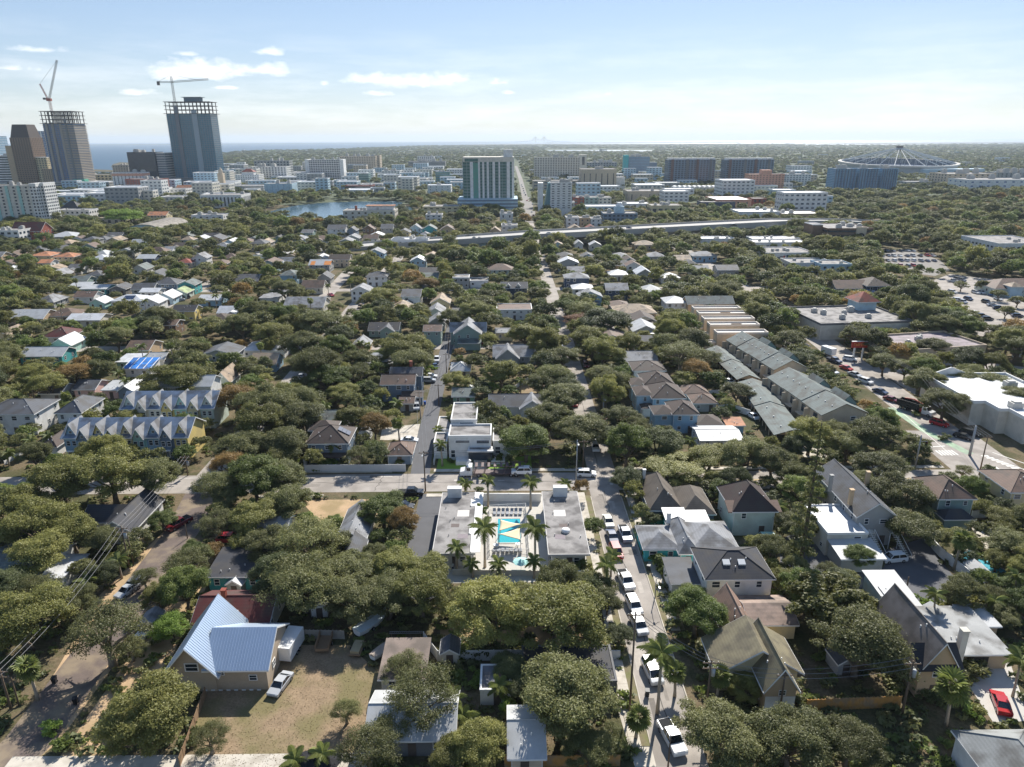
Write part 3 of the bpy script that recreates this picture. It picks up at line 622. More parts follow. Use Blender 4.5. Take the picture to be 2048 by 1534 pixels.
# sparse crowns whose limbs show
for v in range(2):
    C, r = crown_shape(777+v, 60, top=4.4); rng = np.random.default_rng(55+v); r = r*.85
    V, n, a = leaf_quads(C, r, 13500, .15, rng); hi = quads_mesh('crown', V, n, a, LEAF['o']); V, n, a = leaf_quads(C, r, 1700, .48, rng)
    CROWNS[('x', v)] = (hi, quads_mesh('crown', V, n, a, LEAF['o']), trunk_mesh(777+v, C, .5, 2.6, M('pale_bark', '#857a6a', rough=.95, var=.25, scale=2), 12))
CROWNS['n']['x'] = 2
TREES = []      # candidates: (px size, kind, X, Y, radius, height)
TONE = dict(o='olive', g='green', d='dark green', y='yellow-green', b='rust-tinged', r='dry brown', x='sparse grey-green', s='bright green')
def place_tree(kind, X, Y, R, H):
    v = random.randrange(CROWNS['n'][kind]); hi, lo, tr = CROWNS[(kind, v)]; pm = pr((X, Y, H*.6))[2]
    t = thing('oak_tree' if kind in 'odx' else 'tree', '', 'tree', (X, Y, 0), random.uniform(0, 6.28), scale=(R/7*random.uniform(.92,1.1), R/7*random.uniform(.82,1.1), H/11*random.uniform(.92,1.1)))
    link('trunk', tr, t); link('crown', hi if pm*R/7 > 3.6 else lo, t); return t
def T(x, ytop, w, kind='o', hr=None):
    """tree whose crown top shows at pixel (x, ytop), crown w pixels wide"""
    R = 6.
    for _ in range(6):
        H = min(12.5, max(3.0, R*1.3)) if hr is None else R*hr; P = at(x, ytop+w*.12, H); R = w/2/pr(P)[2]*1.04
    TREES.append((pr((P.x, P.y, H))[2]*R, kind, P.x, P.y, R, H, True))
# palms ------------------------------------------------------------------
def frond_mesh(kind, L=3.0, seed=0):
    """feather frond: curved midrib with drooping leaflets"""
    rng = random.Random(seed); mb = MB(); n = 9; pts = []
    for i in range(n+1):
        s = i/n; pts.append(Vector((L*(s*.92-.12*s*s), 0, L*(.42*s-.75*s*s))))
    mb.tube(pts[::3], [.045, .035, .02, .008], 4, False)
    for i in range(1, n*2+1):
        s = i/(n*2)*.98+.02; k = s*n; a = pts[min(n-1, int(k))].lerp(pts[min(n, int(k)+1)], k-int(k)); ln = L*.27*math.sin(math.pi*min(1, s*.82+.14))+.12
        for sd in (1, -1):
            e = a+Vector((ln*.45, sd*ln*.72, -ln*(.35+.25*rng.random()))); w = .13 if kind == 'royal' else .11
            mb.add([a+Vector((-w,0,0)), a+Vector((w,0,0)), e+Vector((w*.25,0,0)), e+Vector((-w*.25,0,0))], [(0,1,2,3)])
    me = mb.mesh('frond', LEAF['p']); at_ = me.attributes.new('lv', 'FLOAT', 'POINT'); at_.data.foreach_set('value', [rng.random() for _ in me.vertices]); return me
def fan_mesh(L=1.5, seed=0, mat='p'):
    rng = random.Random(seed); mb = MB(); mb.tube([(0,0,0),(L*.5,0,.12)], [.03,.02], 4, False); c = Vector((L*.5,0,.12))
    for i in range(13):
        a = math.radians(-100+200*i/12); e = c+Vector((math.cos(a)*L*.6, math.sin(a)*L*.62, -.28*L*(.4+rng.random()*.6))); p = Vector((-math.sin(a), math.cos(a), 0))*.08*L
        m_ = c.lerp(e, .55)+Vector((0,0,.06)); mb.add([c, m_-p, e, m_+p], [(0,1,2,3)])
    me = mb.mesh('frond', LEAF[mat]); at_ = me.attributes.new('lv', 'FLOAT', 'POINT'); at_.data.foreach_set('value', [rng.random() for _ in me.vertices]); return me
FROND = {'royal': [frond_mesh('royal', 3.1, 1), frond_mesh('royal', 2.7, 2)], 'queen': [frond_mesh('queen', 2.4, 3), frond_mesh('queen', 2.1, 4)], 'sabal': [fan_mesh(1.7, 5), fan_mesh(1.4, 6)]}
def merged_head(kind, n, seed):
    rng = random.Random(seed); V = []; Fs = []; A = []
    for i in range(n):
        me = rng.choice(FROND[kind]); el = R_(-25+75*(i/n)) if kind != 'sabal' else R_(-60+130*(i/n)); m_ = Matrix.Rotation(i*2.4, 4, 'Z') @ Matrix.Rotation(-el, 4, 'Y'); o = len(V)
        V += [tuple(m_ @ v.co) for v in me.vertices]; Fs += [tuple(k+o for k in p.vertices) for p in me.polygons]; A += [rng.random()*.8]*len(me.vertices)
    me = bpy.data.meshes.new('fronds'); me.from_pydata(V, [], Fs); me.materials.append(LEAF['p']); me.attributes.new('lv', 'FLOAT', 'POINT').data.foreach_set('value', A); return me
HEADS = {k: [merged_head(k, 22 if k == 'sabal' else 15, s) for s in (1, 2)] for k in FROND}
PALMS = []
def palm(label, x, y, h, kind='royal', s=1., lean=.3, parts=None, thick=1.):
    """palm whose crown heart shows at pixel (x, y), heart h metres up"""
    P = at(x, y, h); lx, ly = random.uniform(-lean, lean), random.uniform(-lean, lean); t = thing('palm_tree', label or '', 'palm tree', (P.x-lx, P.y-ly, 0))
    r = {'royal': .2, 'queen': .15, 'sabal': .19}[kind]*thick; mb = MB()
    mb.tube([(0,0,-.1),(lx*.1,ly*.1,h*.25),(lx*.45,ly*.45,h*.6),(lx,ly,h*.94)], [r*1.5, r*1.1, r*1.05, r*.8], 8); mb.build('trunk', PBARK, t, True)
    if kind == 'royal': MB().tube([(lx,ly,h*.9),(lx,ly,h*.99)], [r*.8, r*.35], 7).build('crownshaft', LEAF['g'], t, True)
    pm = pr(P)[2]; hd = (lx, ly, h*.97)
    if parts if parts is not None else pm > 6.2:
        n = 26 if kind == 'sabal' else 15
        for i in range(n):
            el = R_(-28+80*(i/n)) if kind != 'sabal' else R_(-65+135*(i/n))
            link('frond', random.choice(FROND[kind]), t, loc=hd, rot=(0, -el, i*2.4+random.uniform(-.2,.2)), scale=s*random.uniform(.85,1.1))
    else: link('fronds', random.choice(HEADS[kind]), t, loc=hd, rotz=random.uniform(0,6), scale=s)
    if not label: PALMS.append((t, x, y, kind, h))
    FOOT.append((P.x, P.y, 1, 1)); return t
# vehicles ---------------------------------------------------------------
CARC = dict(white='#e8e8e6', silver='#b7babd', grey='#7d8084', black='#1d1f22', red='#b3272b', maroon='#6e1f28', blue='#2f5f95', navy='#2b3d5c', teal='#2f9b8d', mint='#a7d3c9', tan='#b8a58a', cream='#e0dccb', green='#2e5a4a')
def carm(c):
    k = 'paint_'+c
    if k in _M: return _M[k]
    m = M(k, CARC[c], rough=.25, var=.04, fine=0, spec=.5); b = m.node_tree.nodes['Principled BSDF']; b.inputs['Coat Weight'].default_value = .6; b.inputs['Coat Roughness'].default_value = .08; return m
CGL = glass('car_glass', (.015,.02,.025), .06, .8); TYRE = M('tyre', '#1c1c1d', rough=.9); RIM = M('rim', '#a5a7aa', rough=.35, metal=.7); LAMP = M('headlamp', '#e2e4e2', rough=.15); TAIL = M('tail_lamp', '#8e1b1b', rough=.3)
# profiles along the length (front is -y): (y, z_top) of the lower body, and the cabin
CARS = {'sedan': dict(L=4.7, W=1.82, bz=[(-2.35,.55),(-2.25,.72),(-1.2,.92),(1.45,.98),(2.25,.92),(2.35,.6)], cab=[(-1.25,.93),(-.45,1.42),(.75,1.44),(1.65,.97)]),
        'suv': dict(L=4.8, W=1.92, bz=[(-2.4,.6),(-2.3,.9),(-1.35,1.05),(2.2,1.1),(2.38,1.0),(2.4,.6)], cab=[(-1.35,1.05),(-.65,1.7),(1.75,1.72),(2.25,1.1)]),
        'pickup': dict(L=5.7, W=1.98, bz=[(-2.85,.65),(-2.75,1.0),(-1.5,1.12),(2.75,1.1),(2.85,1.05),(2.85,.65)], cab=[(-1.5,1.12),(-.8,1.8),(.65,1.82),(.95,1.1)]),
        'van': dict(L=5.1, W=1.98, bz=[(-2.55,.6),(-2.45,.95),(-1.9,1.1),(2.45,1.15),(2.53,1.0),(2.55,.6)], cab=[(-1.9,1.1),(-.95,1.78),(2.25,1.82),(2.48,1.15)])}
_car = {}
def car_meshes(k):
    if k in _car: return _car[k]
    c = CARS[k]; W = c['W']/2; top = c['bz']; mb = MB()
    secs = [(-1.0, .86, .0), (-.93, .97, .0), (-.8, 1, .03), (.8, 1, .03), (.93, .97, 0), (1.0, .86, 0)]
    n = len(top); rows = []
    for sx, zz, _ in secs:      # loft of side profiles across the width, rounded at the flanks
        row = [(sx*W, y*(1 if abs(sx) < .95 else .985), .28+(z-.28)*(.93 if abs(sx) > .95 else 1)) for y, z in top]+[(sx*W*(.97), c['L']/2*.97, .26), (sx*W*.97, -c['L']/2*.97, .26)]
        rows.append(row)
    m_ = n+2; vs = [v for r in rows for v in r]; fs = []
    for i in range(len(rows)-1):
        for j in range(m_): fs.append((i*m_+j, i*m_+(j+1) % m_, (i+1)*m_+(j+1) % m_, (i+1)*m_+j))
    fs += [tuple(range(m_))[::-1], tuple(range((len(rows)-1)*m_, len(rows)*m_))]; mb.add(vs, fs)
    if k == 'pickup':    # bed rails over a sunken floor
        pass
    body_ = mb.mesh('body')
    cab = c['cab']; g = MB(); w0, w1 = W*.93, W*.76; gv = []
    for (y, z) in cab:
        t = (z-cab[0][1])/(cab[1][1]-cab[0][1]); ww = w0+(w1-w0)*max(0, min(1, t)); gv += [(-ww, y, z-.02), (ww, y, z-.02)]
    g.add(gv, [(0,1,3,2),(2,3,5,4),(4,5,7,6),(0,2,4,6),(1,7,5,3)]); gl_ = g.mesh('cabin_glass', CGL)
    r = MB(); a, b = cab[1], cab[2]; r.box(-w1-.01, w1+.01, a[0]-.06, b[0]+.06, a[1]-.05, a[1]+.03)
    for sx in (1, -1):   # pillars
        for (p, q) in ((cab[0], cab[1]), (cab[3], cab[2])): r.tube([(sx*w0, p[0], p[1]-.03), (sx*w1, q[0], q[1]-.02)], .055, 4)
        ymid = (a[0]+b[0])/2; r.tube([(sx*(w0+.005), ymid, cab[0][1]-.03), (sx*(w1+.005), ymid, a[1]-.02)], .05, 4)
    rf = r.mesh('roof'); wh = MB().tube([(-.11,0,0),(.11,0,0)], .34, 12).mesh('wheel', TYRE); rm = MB().tube([(-.115,0,0),(.115,0,0)], .2, 10).mesh('rim', RIM)
    lm = MB().box(-.17,.17,-.05,.05,-.08,.08).mesh('headlight', LAMP); tl = MB().box(-.15,.15,-.05,.05,-.1,.1).mesh('tail_light', TAIL)
    bed = MB().box(-W*.82, W*.82, 1.02, 2.72, 1.085, 1.13).mesh('bed', M('bed_liner', '#2a2b2d', rough=.9)) if k == 'pickup' else None
    _car[k] = (body_, gl_, rf, wh, rm, lm, tl, bed); return _car[k]
_cm = {}
def car(label, x, y, kind, colr, head=0, cat=None, group=None, z=0., full=None, world=None, topc=None):
    """car whose footprint centre shows at pixel (x, y); heading in degrees (0 = nose towards the camera)"""
    P = Vector((*world, z)) if world else at(x, y, z); pm = pr(P)[2]; c = CARS[kind]; W = c['W']/2; L = c['L']/2
    t = thing('parked_car' if kind in ('sedan', 'suv') else kind+'_vehicle' if kind == 'van' else 'pickup_truck', label, cat or {'sedan': 'car', 'suv': 'car', 'pickup': 'pickup', 'van': 'van'}[kind], (P.x, P.y, z+.03), R_(head), group)
    b, g, r, wh, rm, lm, tl, bed = car_meshes(kind)
    def painted(me, key, cc):
        if (key, cc) not in _cm: q = me.copy(); q.materials.clear(); q.materials.append(carm(cc)); _cm[(key, cc)] = q
        return _cm[(key, cc)]
    bo = link('body', painted(b, 'b'+kind, colr), t); link('cabin_glass', g, t); link('roof', painted(r, 'r'+kind, topc or colr), t)
    if bed: link('bed', bed, t)
    if full if full is not None else pm > 3.5:
        for sx in (1, -1):
            for yy in (-L*.62, L*.6):
                w_ = link('wheel', wh, t, loc=(sx*(W-.1), yy, .34)); link('rim', rm, w_)
            hz = c['bz'][1][1]-.14
            link('headlight', lm, bo, loc=(sx*W*.7, -L+.06, hz)); link('tail_light', tl, bo, loc=(sx*W*.78, L-.03, hz+.05))
    FOOT.append((P.x, P.y, 2.2, 2.2)); return t
def car_near(*a, **k): return car(*a, **k)
# poles, walls, fences -----------------------------------------------------
WOODP = M('pole_wood', '#6e5f50', rough=.95, var=.2, scale=3); STEEL = M('galvanised', '#9b9ea0', rough=.45, metal=.4, var=.1); WIRE = M('cable', '#77777a', rough=.5)
def pole(label, xb, yb, xt, yt, arm=1, transformer=False, lamp=False, steel=False, r=.14, cat='utility pole', name='utility_pole', rz=0.):
    P = at(xb, yb); h = height_at(P, yt); t = thing(name, label, cat, (P.x, P.y, 0), rz); mt = STEEL if steel else WOODP
    MB().tube([(0,0,-.2),(0,0,h*.5),(0,0,h)], [r*1.2, r, r*.75], 8).build('post', mt, t, True)
    for i in range(arm):
        z = h-.5-i*.9; a = MB().box(-1.1, 1.1, -.06, .06, z-.07, z+.07).build('crossarm', mt, t)
        for x in (-.95, -.35, .35, .95): MB().tube([(x,0,z+.07),(x,0,z+.27)], [.04,.03], 6).build('insulator', STEEL, a)
    if transformer: MB().tube([(.42,0,h-2.6),(.42,0,h-1.5),(.42,0,h-1.42)], [.28,.28,.15], 10).build('transformer', M('transformer', '#a9acad', rough=.5), t, True)
    if lamp:
        a = MB().tube([(0,0,h-.6),(.0,-1.2,h-.1),(0,-2.4,h)], .05, 6).build('lamp_arm', STEEL, t, True); MB().box(-.14,.14,-3.0,-2.35,h-.08,h+.08).build('lamp_head', STEEL, a)
    return t, Vector((P.x, P.y, h))
def wires(label, A, B, offs=((-.9,0),(0,0),(.9,0)), dz=-.2, sag=.6, r=.03, group='overhead wires along the brick street'):
    A, B = Vector(A), Vector(B); d = (B-A); d.z = 0; n = Vector((-d.y, d.x, 0)).normalized()
    for k, (o, oz) in enumerate(offs):
        pts = [A.lerp(B, i/12)+n*o+Vector((0,0,oz+dz-sag*4*(i/12)*(1-i/12))) for i in range(13)]
        tag(MB().tube(pts, r, 4).build('overhead_wire', WIRE), label, 'wire', group)
def wall_run(label, pts, h, mat, name='wall', cat='wall', th=.2, panel=None, z0=0., gap=.03, cap=False, world=False):
    """run of wall or fence; with panel given every panel is a part"""
    P = [Vector((*p, 0)) if world else at(*p) for p in pts]; t = thing(name, label, cat, P[0]); o = P[0]
    for a, b in zip(P, P[1:]):
        d = b-a; ln = d.length; an = math.atan2(d.y, d.x); n = max(1, round(ln/panel)) if panel else 1; seg = ln/n
        me = MB().box(gap/2, seg-gap/2, -th/2, th/2, z0, h).mesh('panel', mat); ps = MB().box(-.07, .07, -th/2-.04, th/2+.04, 0, h+.08).mesh('post', mat)
        for i in range(n):
            q = a+d*(i/n)-o; link('panel' if panel else 'wall_section', me, t, loc=q, rotz=an)
            if panel: link('post', ps, t, loc=q, rotz=an)
    return t
# ------------------------------------------------------------------ motel and pool
WH = wallm('white')
def motel(label, x0, x1, y0, y1, h, pop, seed):
    t = thing('motel_building', label, 'motel', ((x0+x1)/2, y0, 0)); w, d = x1-x0, y1-y0; t['pm'] = 10; t['side'] = 1
    MB().box(-w/2+.7, w/2-.7, .9, d-.3, 0, h).build('wall', WH, t)
    r = MB().box(-w/2, w/2, 0, d, h, h+.28).build('roof', FLATR, t)
    rf = M('roof_edge', '#c9c5c0', rough=.7); MB().ring(-w/2-.05, w/2+.05, -.05, d+.05, .12, h-.06, h+.33).build('roof_edge', rf, r)
    MB().box(pop-1.5, pop+1.5, d-2.4, d-1.0, h+.28, h+2.4).build('roof_screen', WH, r)
    rng = random.Random(seed)
    for i in range(5):
        x, y = rng.uniform(-w*.35, w*.35), rng.uniform(2, d-4); MB().tube([(x,y,h+.28),(x,y,h+.7)], .08, 6).build('vent_pipe', STEEL, r)
    for (x, y, a, b, c) in ((rng.uniform(-2,1), d*.62, 2.4, 2.6, '#cfcac2'), (rng.uniform(-2,1.5), d*.42, 1.6, 1.3, '#6e645f'), (rng.uniform(-2,2), d*.25, 2.0, 1.6, '#8e8486')):
        MB().box(x-a/2, x+a/2, y-b/2, y+b/2, h+.28, h+.292).build('roof_patch', M('patch'+c, c, rough=.9, var=.15), r)
    for x in (-w*.28, w*.2): window(t, x, .87, 1.6, 1.1, 1.2)
    link('door', DOOR_ME, t, loc=(w*.02, .86, 0), scale=(.95, 1, 2.1))
    s = 1 if x0 < 0 else -1
    for i in range(5):
        yy = 2.5+i*d/5.2; window(t, s*(w/2-.68), yy, 1.6, 1.6, 1.3, s*math.pi/2); link('door', DOOR_ME, t, loc=(s*(w/2-.67), yy+1.8, 0), rotz=s*math.pi/2, scale=(.95, 1, 2.1))
        MB().tube([(s*(w/2-.15), yy, 0), (s*(w/2-.15), yy, h)], .06, 6).build('column', STEEL, t)
    for i in range(3): MB().box(s*-1*(w/2-.45)-.25, s*-1*(w/2-.45)+.25, 4+i*6, 4.6+i*6, .9, 1.4).build('air_conditioner', STEEL, t)
    FOOT.append(((x0+x1)/2, (y0+y1)/2, w/2+.5, d/2+.5)); a = pr((x0, y1, h)); b = pr((x1, y0, h)); CLEAR.append((min(a[0], b[0])-5, max(a[0], b[0])+5, a[1]-4, b[1]+30, y0-1)); q = pr(((x0+x1)/2, (y0+y1)/2, h)); MARKS.append((q[0], q[1], label)); return t, r
A = at(864,1107,3.4); B = at(950,1107,3.4); Cc = at(883,985,3.4)
mw, rw = motel('motel wing with stained flat roof left of the pool', A.x, B.x, A.y, Cc.y, 3.1, -1.2, 3)
w_ = B.x-A.x
for (y0, y1, xx) in ((.2, 6.6, 3.1), (6.6, 9.6, 2.6), (9.6, 17.5, 3.4), (17.5, 20.4, 2.4), (20.4, 23.6, 3.1)):
    MB().box(xx, w_/2+.9, y0+.02, y1-.02, 3.385, 3.45).build('gallery_roof', WH, rw); MB().box(xx-.1, xx+.08, y0, y1, 3.39, 3.62).build('parapet_edge', TRIM, rw)
A = at(1097,1109,3.4); B = at(1180,1109,3.4); Cc = at(1083,983,3.4)
me_, re_ = motel('motel wing with stained flat roof right of the pool', A.x, B.x, A.y, Cc.y, 3.1, 0., 8)
MB().tube([(0,8,3.38),(0,8,3.9)], [.9,.75], 12).build('skylight_dome', TRIM, re_, True)
wall_run('white wall closing the motel court by the cross street', [(953,1002),(1082,1003)], 1.9, WH, panel=2.4)
wall_run('low pale wall along the near side of the motel court', [(905,1150),(1170,1153)], 1.2, wallm('offwhite'))
POOLW = water_mat('pool_water', (.05,.40,.46), .06, .25, 2.)
p0, p1 = at(995,1086), at(1040,1038)
pool = thing('swimming_pool', 'turquoise swimming pool under two cream shade sails', 'swimming pool', ((p0.x+p1.x)/2, (p0.y+p1.y)/2, 0)); pw, pd = (p1.x-p0.x)/2, (p1.y-p0.y)/2
MB().ring(-pw-.35, pw+.35, -pd-.35, pd+.35, .35, .016, .1).build('coping', CONCW, pool); MB().box(-pw, pw, -pd, pd, .018, .06).build('water', POOLW, pool)
SAIL = M('sail_cloth', '#e6d2ab', rough=.85, var=.06, scale=1)
def sail(label, pts, h):
    P = [at(x, y, z) for x, y, z in pts]; c = sum(P, Vector())/3; t = thing('shade_sail', label, 'shade sail', (c.x, c.y, 0)); n = 10; vs = []; idx = {}
    for i in range(n+1):
        for j in range(n+1-i):
            a, b = i/n, j/n; q = P[0]*(1-a-b)+P[1]*a+P[2]*b; pull = 3.2*(a*b+b*(1-a-b)+a*(1-a-b)); q = q.lerp(c+Vector((0,0,0)), .22*min(1, pull)) if False else q
            e = min(a, b, 1-a-b); k = .16*(1-e*3)*(a*b+b*(1-a-b)+a*(1-a-b))*2.2; q = q.lerp(c, k); q = q-Vector((c.x, c.y, .3*pull*.4)); idx[(i,j)] = len(vs); vs.append(tuple(q))
    fs = []
    for i in range(n):
        for j in range(n-i):
            fs.append((idx[(i,j)], idx[(i+1,j)], idx[(i,j+1)]))
            if j < n-i-1: fs.append((idx[(i+1,j)], idx[(i+1,j+1)], idx[(i,j+1)]))
    o = MB().add(vs, fs).build('cloth', SAIL, t, True); md = o.modifiers.new('s', 'SOLIDIFY'); md.thickness = .02
    for q in P: MB().tube([(q.x-c.x, q.y-c.y, 0), (q.x-c.x, q.y-c.y, q.z+.1)], .06, 6).build('mast', STEEL, t)
    return t
sail('upper cream triangular shade sail over the pool', [(1001,1039,3.4),(1043,1048,3.0),(998,1062,2.8)], 3)
sail('lower cream triangular shade sail over the pool', [(997,1068,3.0),(1040,1055,3.3),(1041,1080,2.9)], 3)
# pool fence with rails, and furniture
def rail_fence(label, pts, h=1.2, step=.9):
    P = [at(*p) for p in pts]; t = thing('pool_fence', label, 'fence', P[0]); o = P[0]
    for a, b in zip(P, P[1:]):
        d = b-a; n = max(1, round(d.length/2.0)); an = math.atan2(d.y, d.x); s = d.length/n
        me = MB().box(.03, s-.03, -.02, .02, .1, .16).box(.03, s-.03, -.02, .02, h-.08, h)
        for k in range(12): me.box(s*(k+.5)/12-.012, s*(k+.5)/12+.012, -.012, .012, .16, h-.08)
        me = me.mesh('fence_panel', TRIM); ps = MB().box(-.04, .04, -.04, .04, 0, h+.1).mesh('post', TRIM)
        for i in range(n+1):
            if i < n: link('fence_panel', me, t, loc=a+d*(i/n)-o, rotz=an)
            link('post', ps, t, loc=a+d*(i/n)-o, rotz=an)
rail_fence('white railing around the motel pool deck', [(979,1111),(979,1020),(1051,1016),(1058,1108),(979,1111)])
LNG = M('lounger_grey', '#8c8f94', rough=.7); SEATB = MB().box(-.32,.32,-.9,.4,.26,.34).mesh('seat', LNG); BKB = MB().add([(-.32,.4,.3),(.32,.4,.3),(.32,.95,.72),(-.32,.95,.72),(-.32,.4,.36),(.32,.4,.36),(.32,.93,.78),(-.32,.93,.78)], [(0,3,2,1),(4,5,6,7),(0,1,5,4),(1,2,6,5),(2,3,7,6),(3,0,4,7)]).mesh('backrest', LNG)
LEGB = MB().box(-.03,.03,-.03,.03,0,.27).mesh('leg', TRIM)
for row, (yy, nm) in enumerate(((1027, 'far'), (1104, 'near'))):
    for i in range(7):
        P = at(989+i*8.6, yy); t = thing('sun_lounger', f"grey sun lounger on the {nm} side of pool, {('leftmost','second from left','third from left','middle of seven','third from right','second from right','rightmost')[i]}", 'sun lounger', (P.x, P.y, .016), random.uniform(-.1,.1)+(math.pi if row else 0), f'sun loungers on the {nm} side of the pool')
        link('seat', SEATB, t); link('backrest', BKB, t)
        for x in (-.27,.27):
            for y in (-.8,.35): link('leg', LEGB, t, loc=(x, y, 0))
def umbrella(label, x, y, col, r=1.5, h=2.5):
    P = at(x, y, h); t = thing('patio_umbrella', label, 'umbrella', (P.x, P.y, .016)); mb = MB(); vs = [(0,0,h+.35)]; n = 8
    for k in range(n): vs.append((r*math.cos(k*6.283/n), r*math.sin(k*6.283/n), h-.12))
    mb.add(vs, [(0, 1+k, 1+(k+1) % n) for k in range(n)]); o = mb.build('canopy', M('canvas_'+col, col, rough=.85), t); md = o.modifiers.new('s', 'SOLIDIFY'); md.thickness = .03
    MB().tube([(0,0,0),(0,0,h+.3)], .04, 6).build('mast', STEEL, t); MB().tube([(0,0,0),(0,0,.1)], [.35,.3], 8).build('base', STEEL, t)
umbrella('pale aqua umbrella table between near palms', 1042, 1122, '#a9d8d2'); umbrella('black umbrella at bottom left edge yard', 618, 1522, '#222226', 2.0, 2.6); umbrella('black umbrella beside palm, bottom edge', 655, 1519, '#26262a', 1.8, 2.6)
def table(label, x, y):
    P = at(x, y); t = thing('patio_table', label, 'table', (P.x, P.y, .016)); MB().tube([(0,0,.7),(0,0,.75)], .55, 12).build('tabletop', TRIM, t); MB().tube([(0,0,0),(0,0,.7)], .05, 6).build('leg', STEEL, t)
table('white round table below left corner of pool', 992, 1096); table('white round table below right corner of pool', 1036, 1094)
# person by the left wing
def person(label, x, y, shirt, trousers):
    P = at(x, y); t = thing('person', label, 'person', (P.x, P.y, .016), .4); me = bpy.data.meshes.new('body')
    V = [(0,0,.98),(0,0,1.2),(0,0,1.42),(0,0,1.54),(0,.01,1.68),(-.1,0,.92),(-.12,.02,.5),(-.12,-.02,.08),(-.12,-.14,.04),(.1,0,.92),(.12,-.06,.5),(.13,-.02,.08),(.13,-.14,.04),(-.2,0,1.4),(-.27,.02,1.12),(-.26,-.12,.9),(-.26,-.18,.8),(.2,0,1.4),(.27,.02,1.12),(.26,-.12,.9),(.26,-.18,.8)]
    Ed = [(0,1),(1,2),(2,3),(3,4),(0,5),(5,6),(6,7),(7,8),(0,9),(9,10),(10,11),(11,12),(2,13),(13,14),(14,15),(15,16),(2,17),(17,18),(18,19),(19,20)]
    me.from_pydata(V, Ed, []); o = link('body', me, t); sk = o.modifiers.new('k', 'SKIN'); o.modifiers.new('s', 'SUBSURF').levels = 1
    rad = [.16,.15,.16,.06,.1,.1,.075,.05,.045,.1,.075,.05,.045,.07,.05,.04,.035,.07,.05,.04,.035]
    for i, v in enumerate(me.skin_vertices[0].data): v.radius = (rad[i], rad[i]*.8); v.use_root = i == 0
    me.materials.append(M('clothes_'+shirt, shirt, rough=.9)); MB().tube([(0,.01,1.66),(0,.02,1.79)], [.11,.07], 8).build('hair', M('hair', '#3a2c22'), t, True)
    MB().tube([(0,0,.5),(0,0,.98)], [.2,.19], 10).build('shorts', M('clothes_'+trousers, trousers, rough=.9), t, True)
person('person in white standing by the left motel wing', 906, 1142, '#d9d9d6', '#3b4250')
# planters and shrubs near the motel come with the plants below
# ------------------------------------------------------------------ modern white house
t = house('white modern flat-roofed house with broad front steps', 897, 982, 874, 6.2, 7.5, 6.2, 'flat', .45, 'white', 'flat', win=False, door=False)
u = .1285   # metres per pixel at this depth
body(t, -1.9, 8.2, 6.6, 12.5, 7.2, 'flat', .4, 'white', 'flat', trim=WH); body(t, -7.2, 9, 3.6, 9, 4.2, 'flat', .4, 'white', 'flat', trim=WH)
body(t, -7.4, 1.0, 3.2, 6.5, 4.0, 'flat', .4, 'white', 'flat', trim=WH); body(t, 8.0, 1.5, 4.8, 8, 4.2, 'flat', .4, 'white', 'flat', trim=WH)
body(t, 2.6, -2.2, 5.8, 2.1, 3.5, 'flat', .2, GL['dark'], 'flat', trim=WH); MB().box(-.6, 5.8, -3.0, -2.0, 3.42, 3.75).build('canopy', WH, t)
for x, z, ww, h in ((-1.8, 5.0, 4.0, .7), (3.2, 4.9, 3.6, .9), (-4.2, 1.8, 1.1, 2.2), (6.8, 2.0, 1.4, 2.0)): window(t, x, -.05 if x < 6 else 1.45, z, ww, h)
window(t, -7.4, .95, 2.6, 2.2, 1.2); window(t, -1.2, 8.15, 6.5, 4, .5)
MB().box(-3.4, .2, -2.9, -.02, 0, 1.0).build('planter', WH, t); MB().box(5.2, 8.6, -2.6, -.02, 0, .9).build('planter', WH, t)
for i in range(7): MB().box(1.0, 4.2, -3.2-i*.95, -2.3-i*.95, 0, 1.05-i*.15).build('step', CONC, t)
for i in range(6): tag(MB().tube([(0,0,0),(0,0,.9),(0,0,2.6),(0,0,4.4),(0,0,5.0)], [.1,.5,.55,.35,.05], 9).build('cypress_tree', LEAF['g'], loc=(at(955+i*7.5,872).x, at(955+i*7.5,872).y, 0)), f"narrow clipped cypress behind the modern house, {('first','second','third','fourth','fifth','sixth')[i]} from left", 'tree', 'clipped cypresses behind the modern house')
wall_run('white side wall left of the modern house lawn', [(868,930),(873,905)], 1.3, WH)
# ------------------------------------------------------------------ tan house with metal roof
METB = M('standing_seam_metal', '#bccbdb', rough=.38, var=.08, scale=.5, fine=.04, spec=.5, metal=.55)
TANB = M('tan_block_wall', '#b3a28d', rough=.9, var=.1, scale=1, fine=.12, fscale=6)
def seams(r, f, a, b, n, mat):  # raised seams joined: f(s, k) gives points along the slope
    mb = MB()
    for i in range(n+1):
        s = a+(b-a)*i/n; p, q = f(s); mb.tube([p, q], .035, 4)
    mb.build('seams', mat, r, kind='stuff')
A, B = at(345,1381), at(537,1381); cx = (A.x+B.x)/2; w = B.x-A.x
t = thing('house', 'tan block house with shiny metal gable roofs beside dry field', 'house', (cx, A.y, 0)); t['pm'] = 13; t['side'] = 1
gw = 6.6; gx = -w/2+gw/2; D = 9.5; rwid = w-gw+1.2; rcx = w/2-rwid/2
r1 = body(t, gx, -.25, gw, D+1.5, 4.0, 'gy', 4.0, TANB, METB, ov=.85); r2 = body(t, rcx, 0, rwid, D, 4.0, 'gx', 3.0, TANB, METB, ov=.5)
s_ = 4.0/(gw/2)
for sd in (1, -1): seams(r1, lambda y, sd=sd: ((gx+sd*(gw/2+.85), y, 4.0-s_*.85+.17), (gx, y, 8.17)), -1.0, D+2.0, 30, METB)
s2 = 3.0/(D/2); seams(r2, lambda x: ((x, -.5, 4-s2*.5+.17), (x, D/2, 7.17)), rcx-rwid/2-.3, rcx+rwid/2+.4, 22, METB)
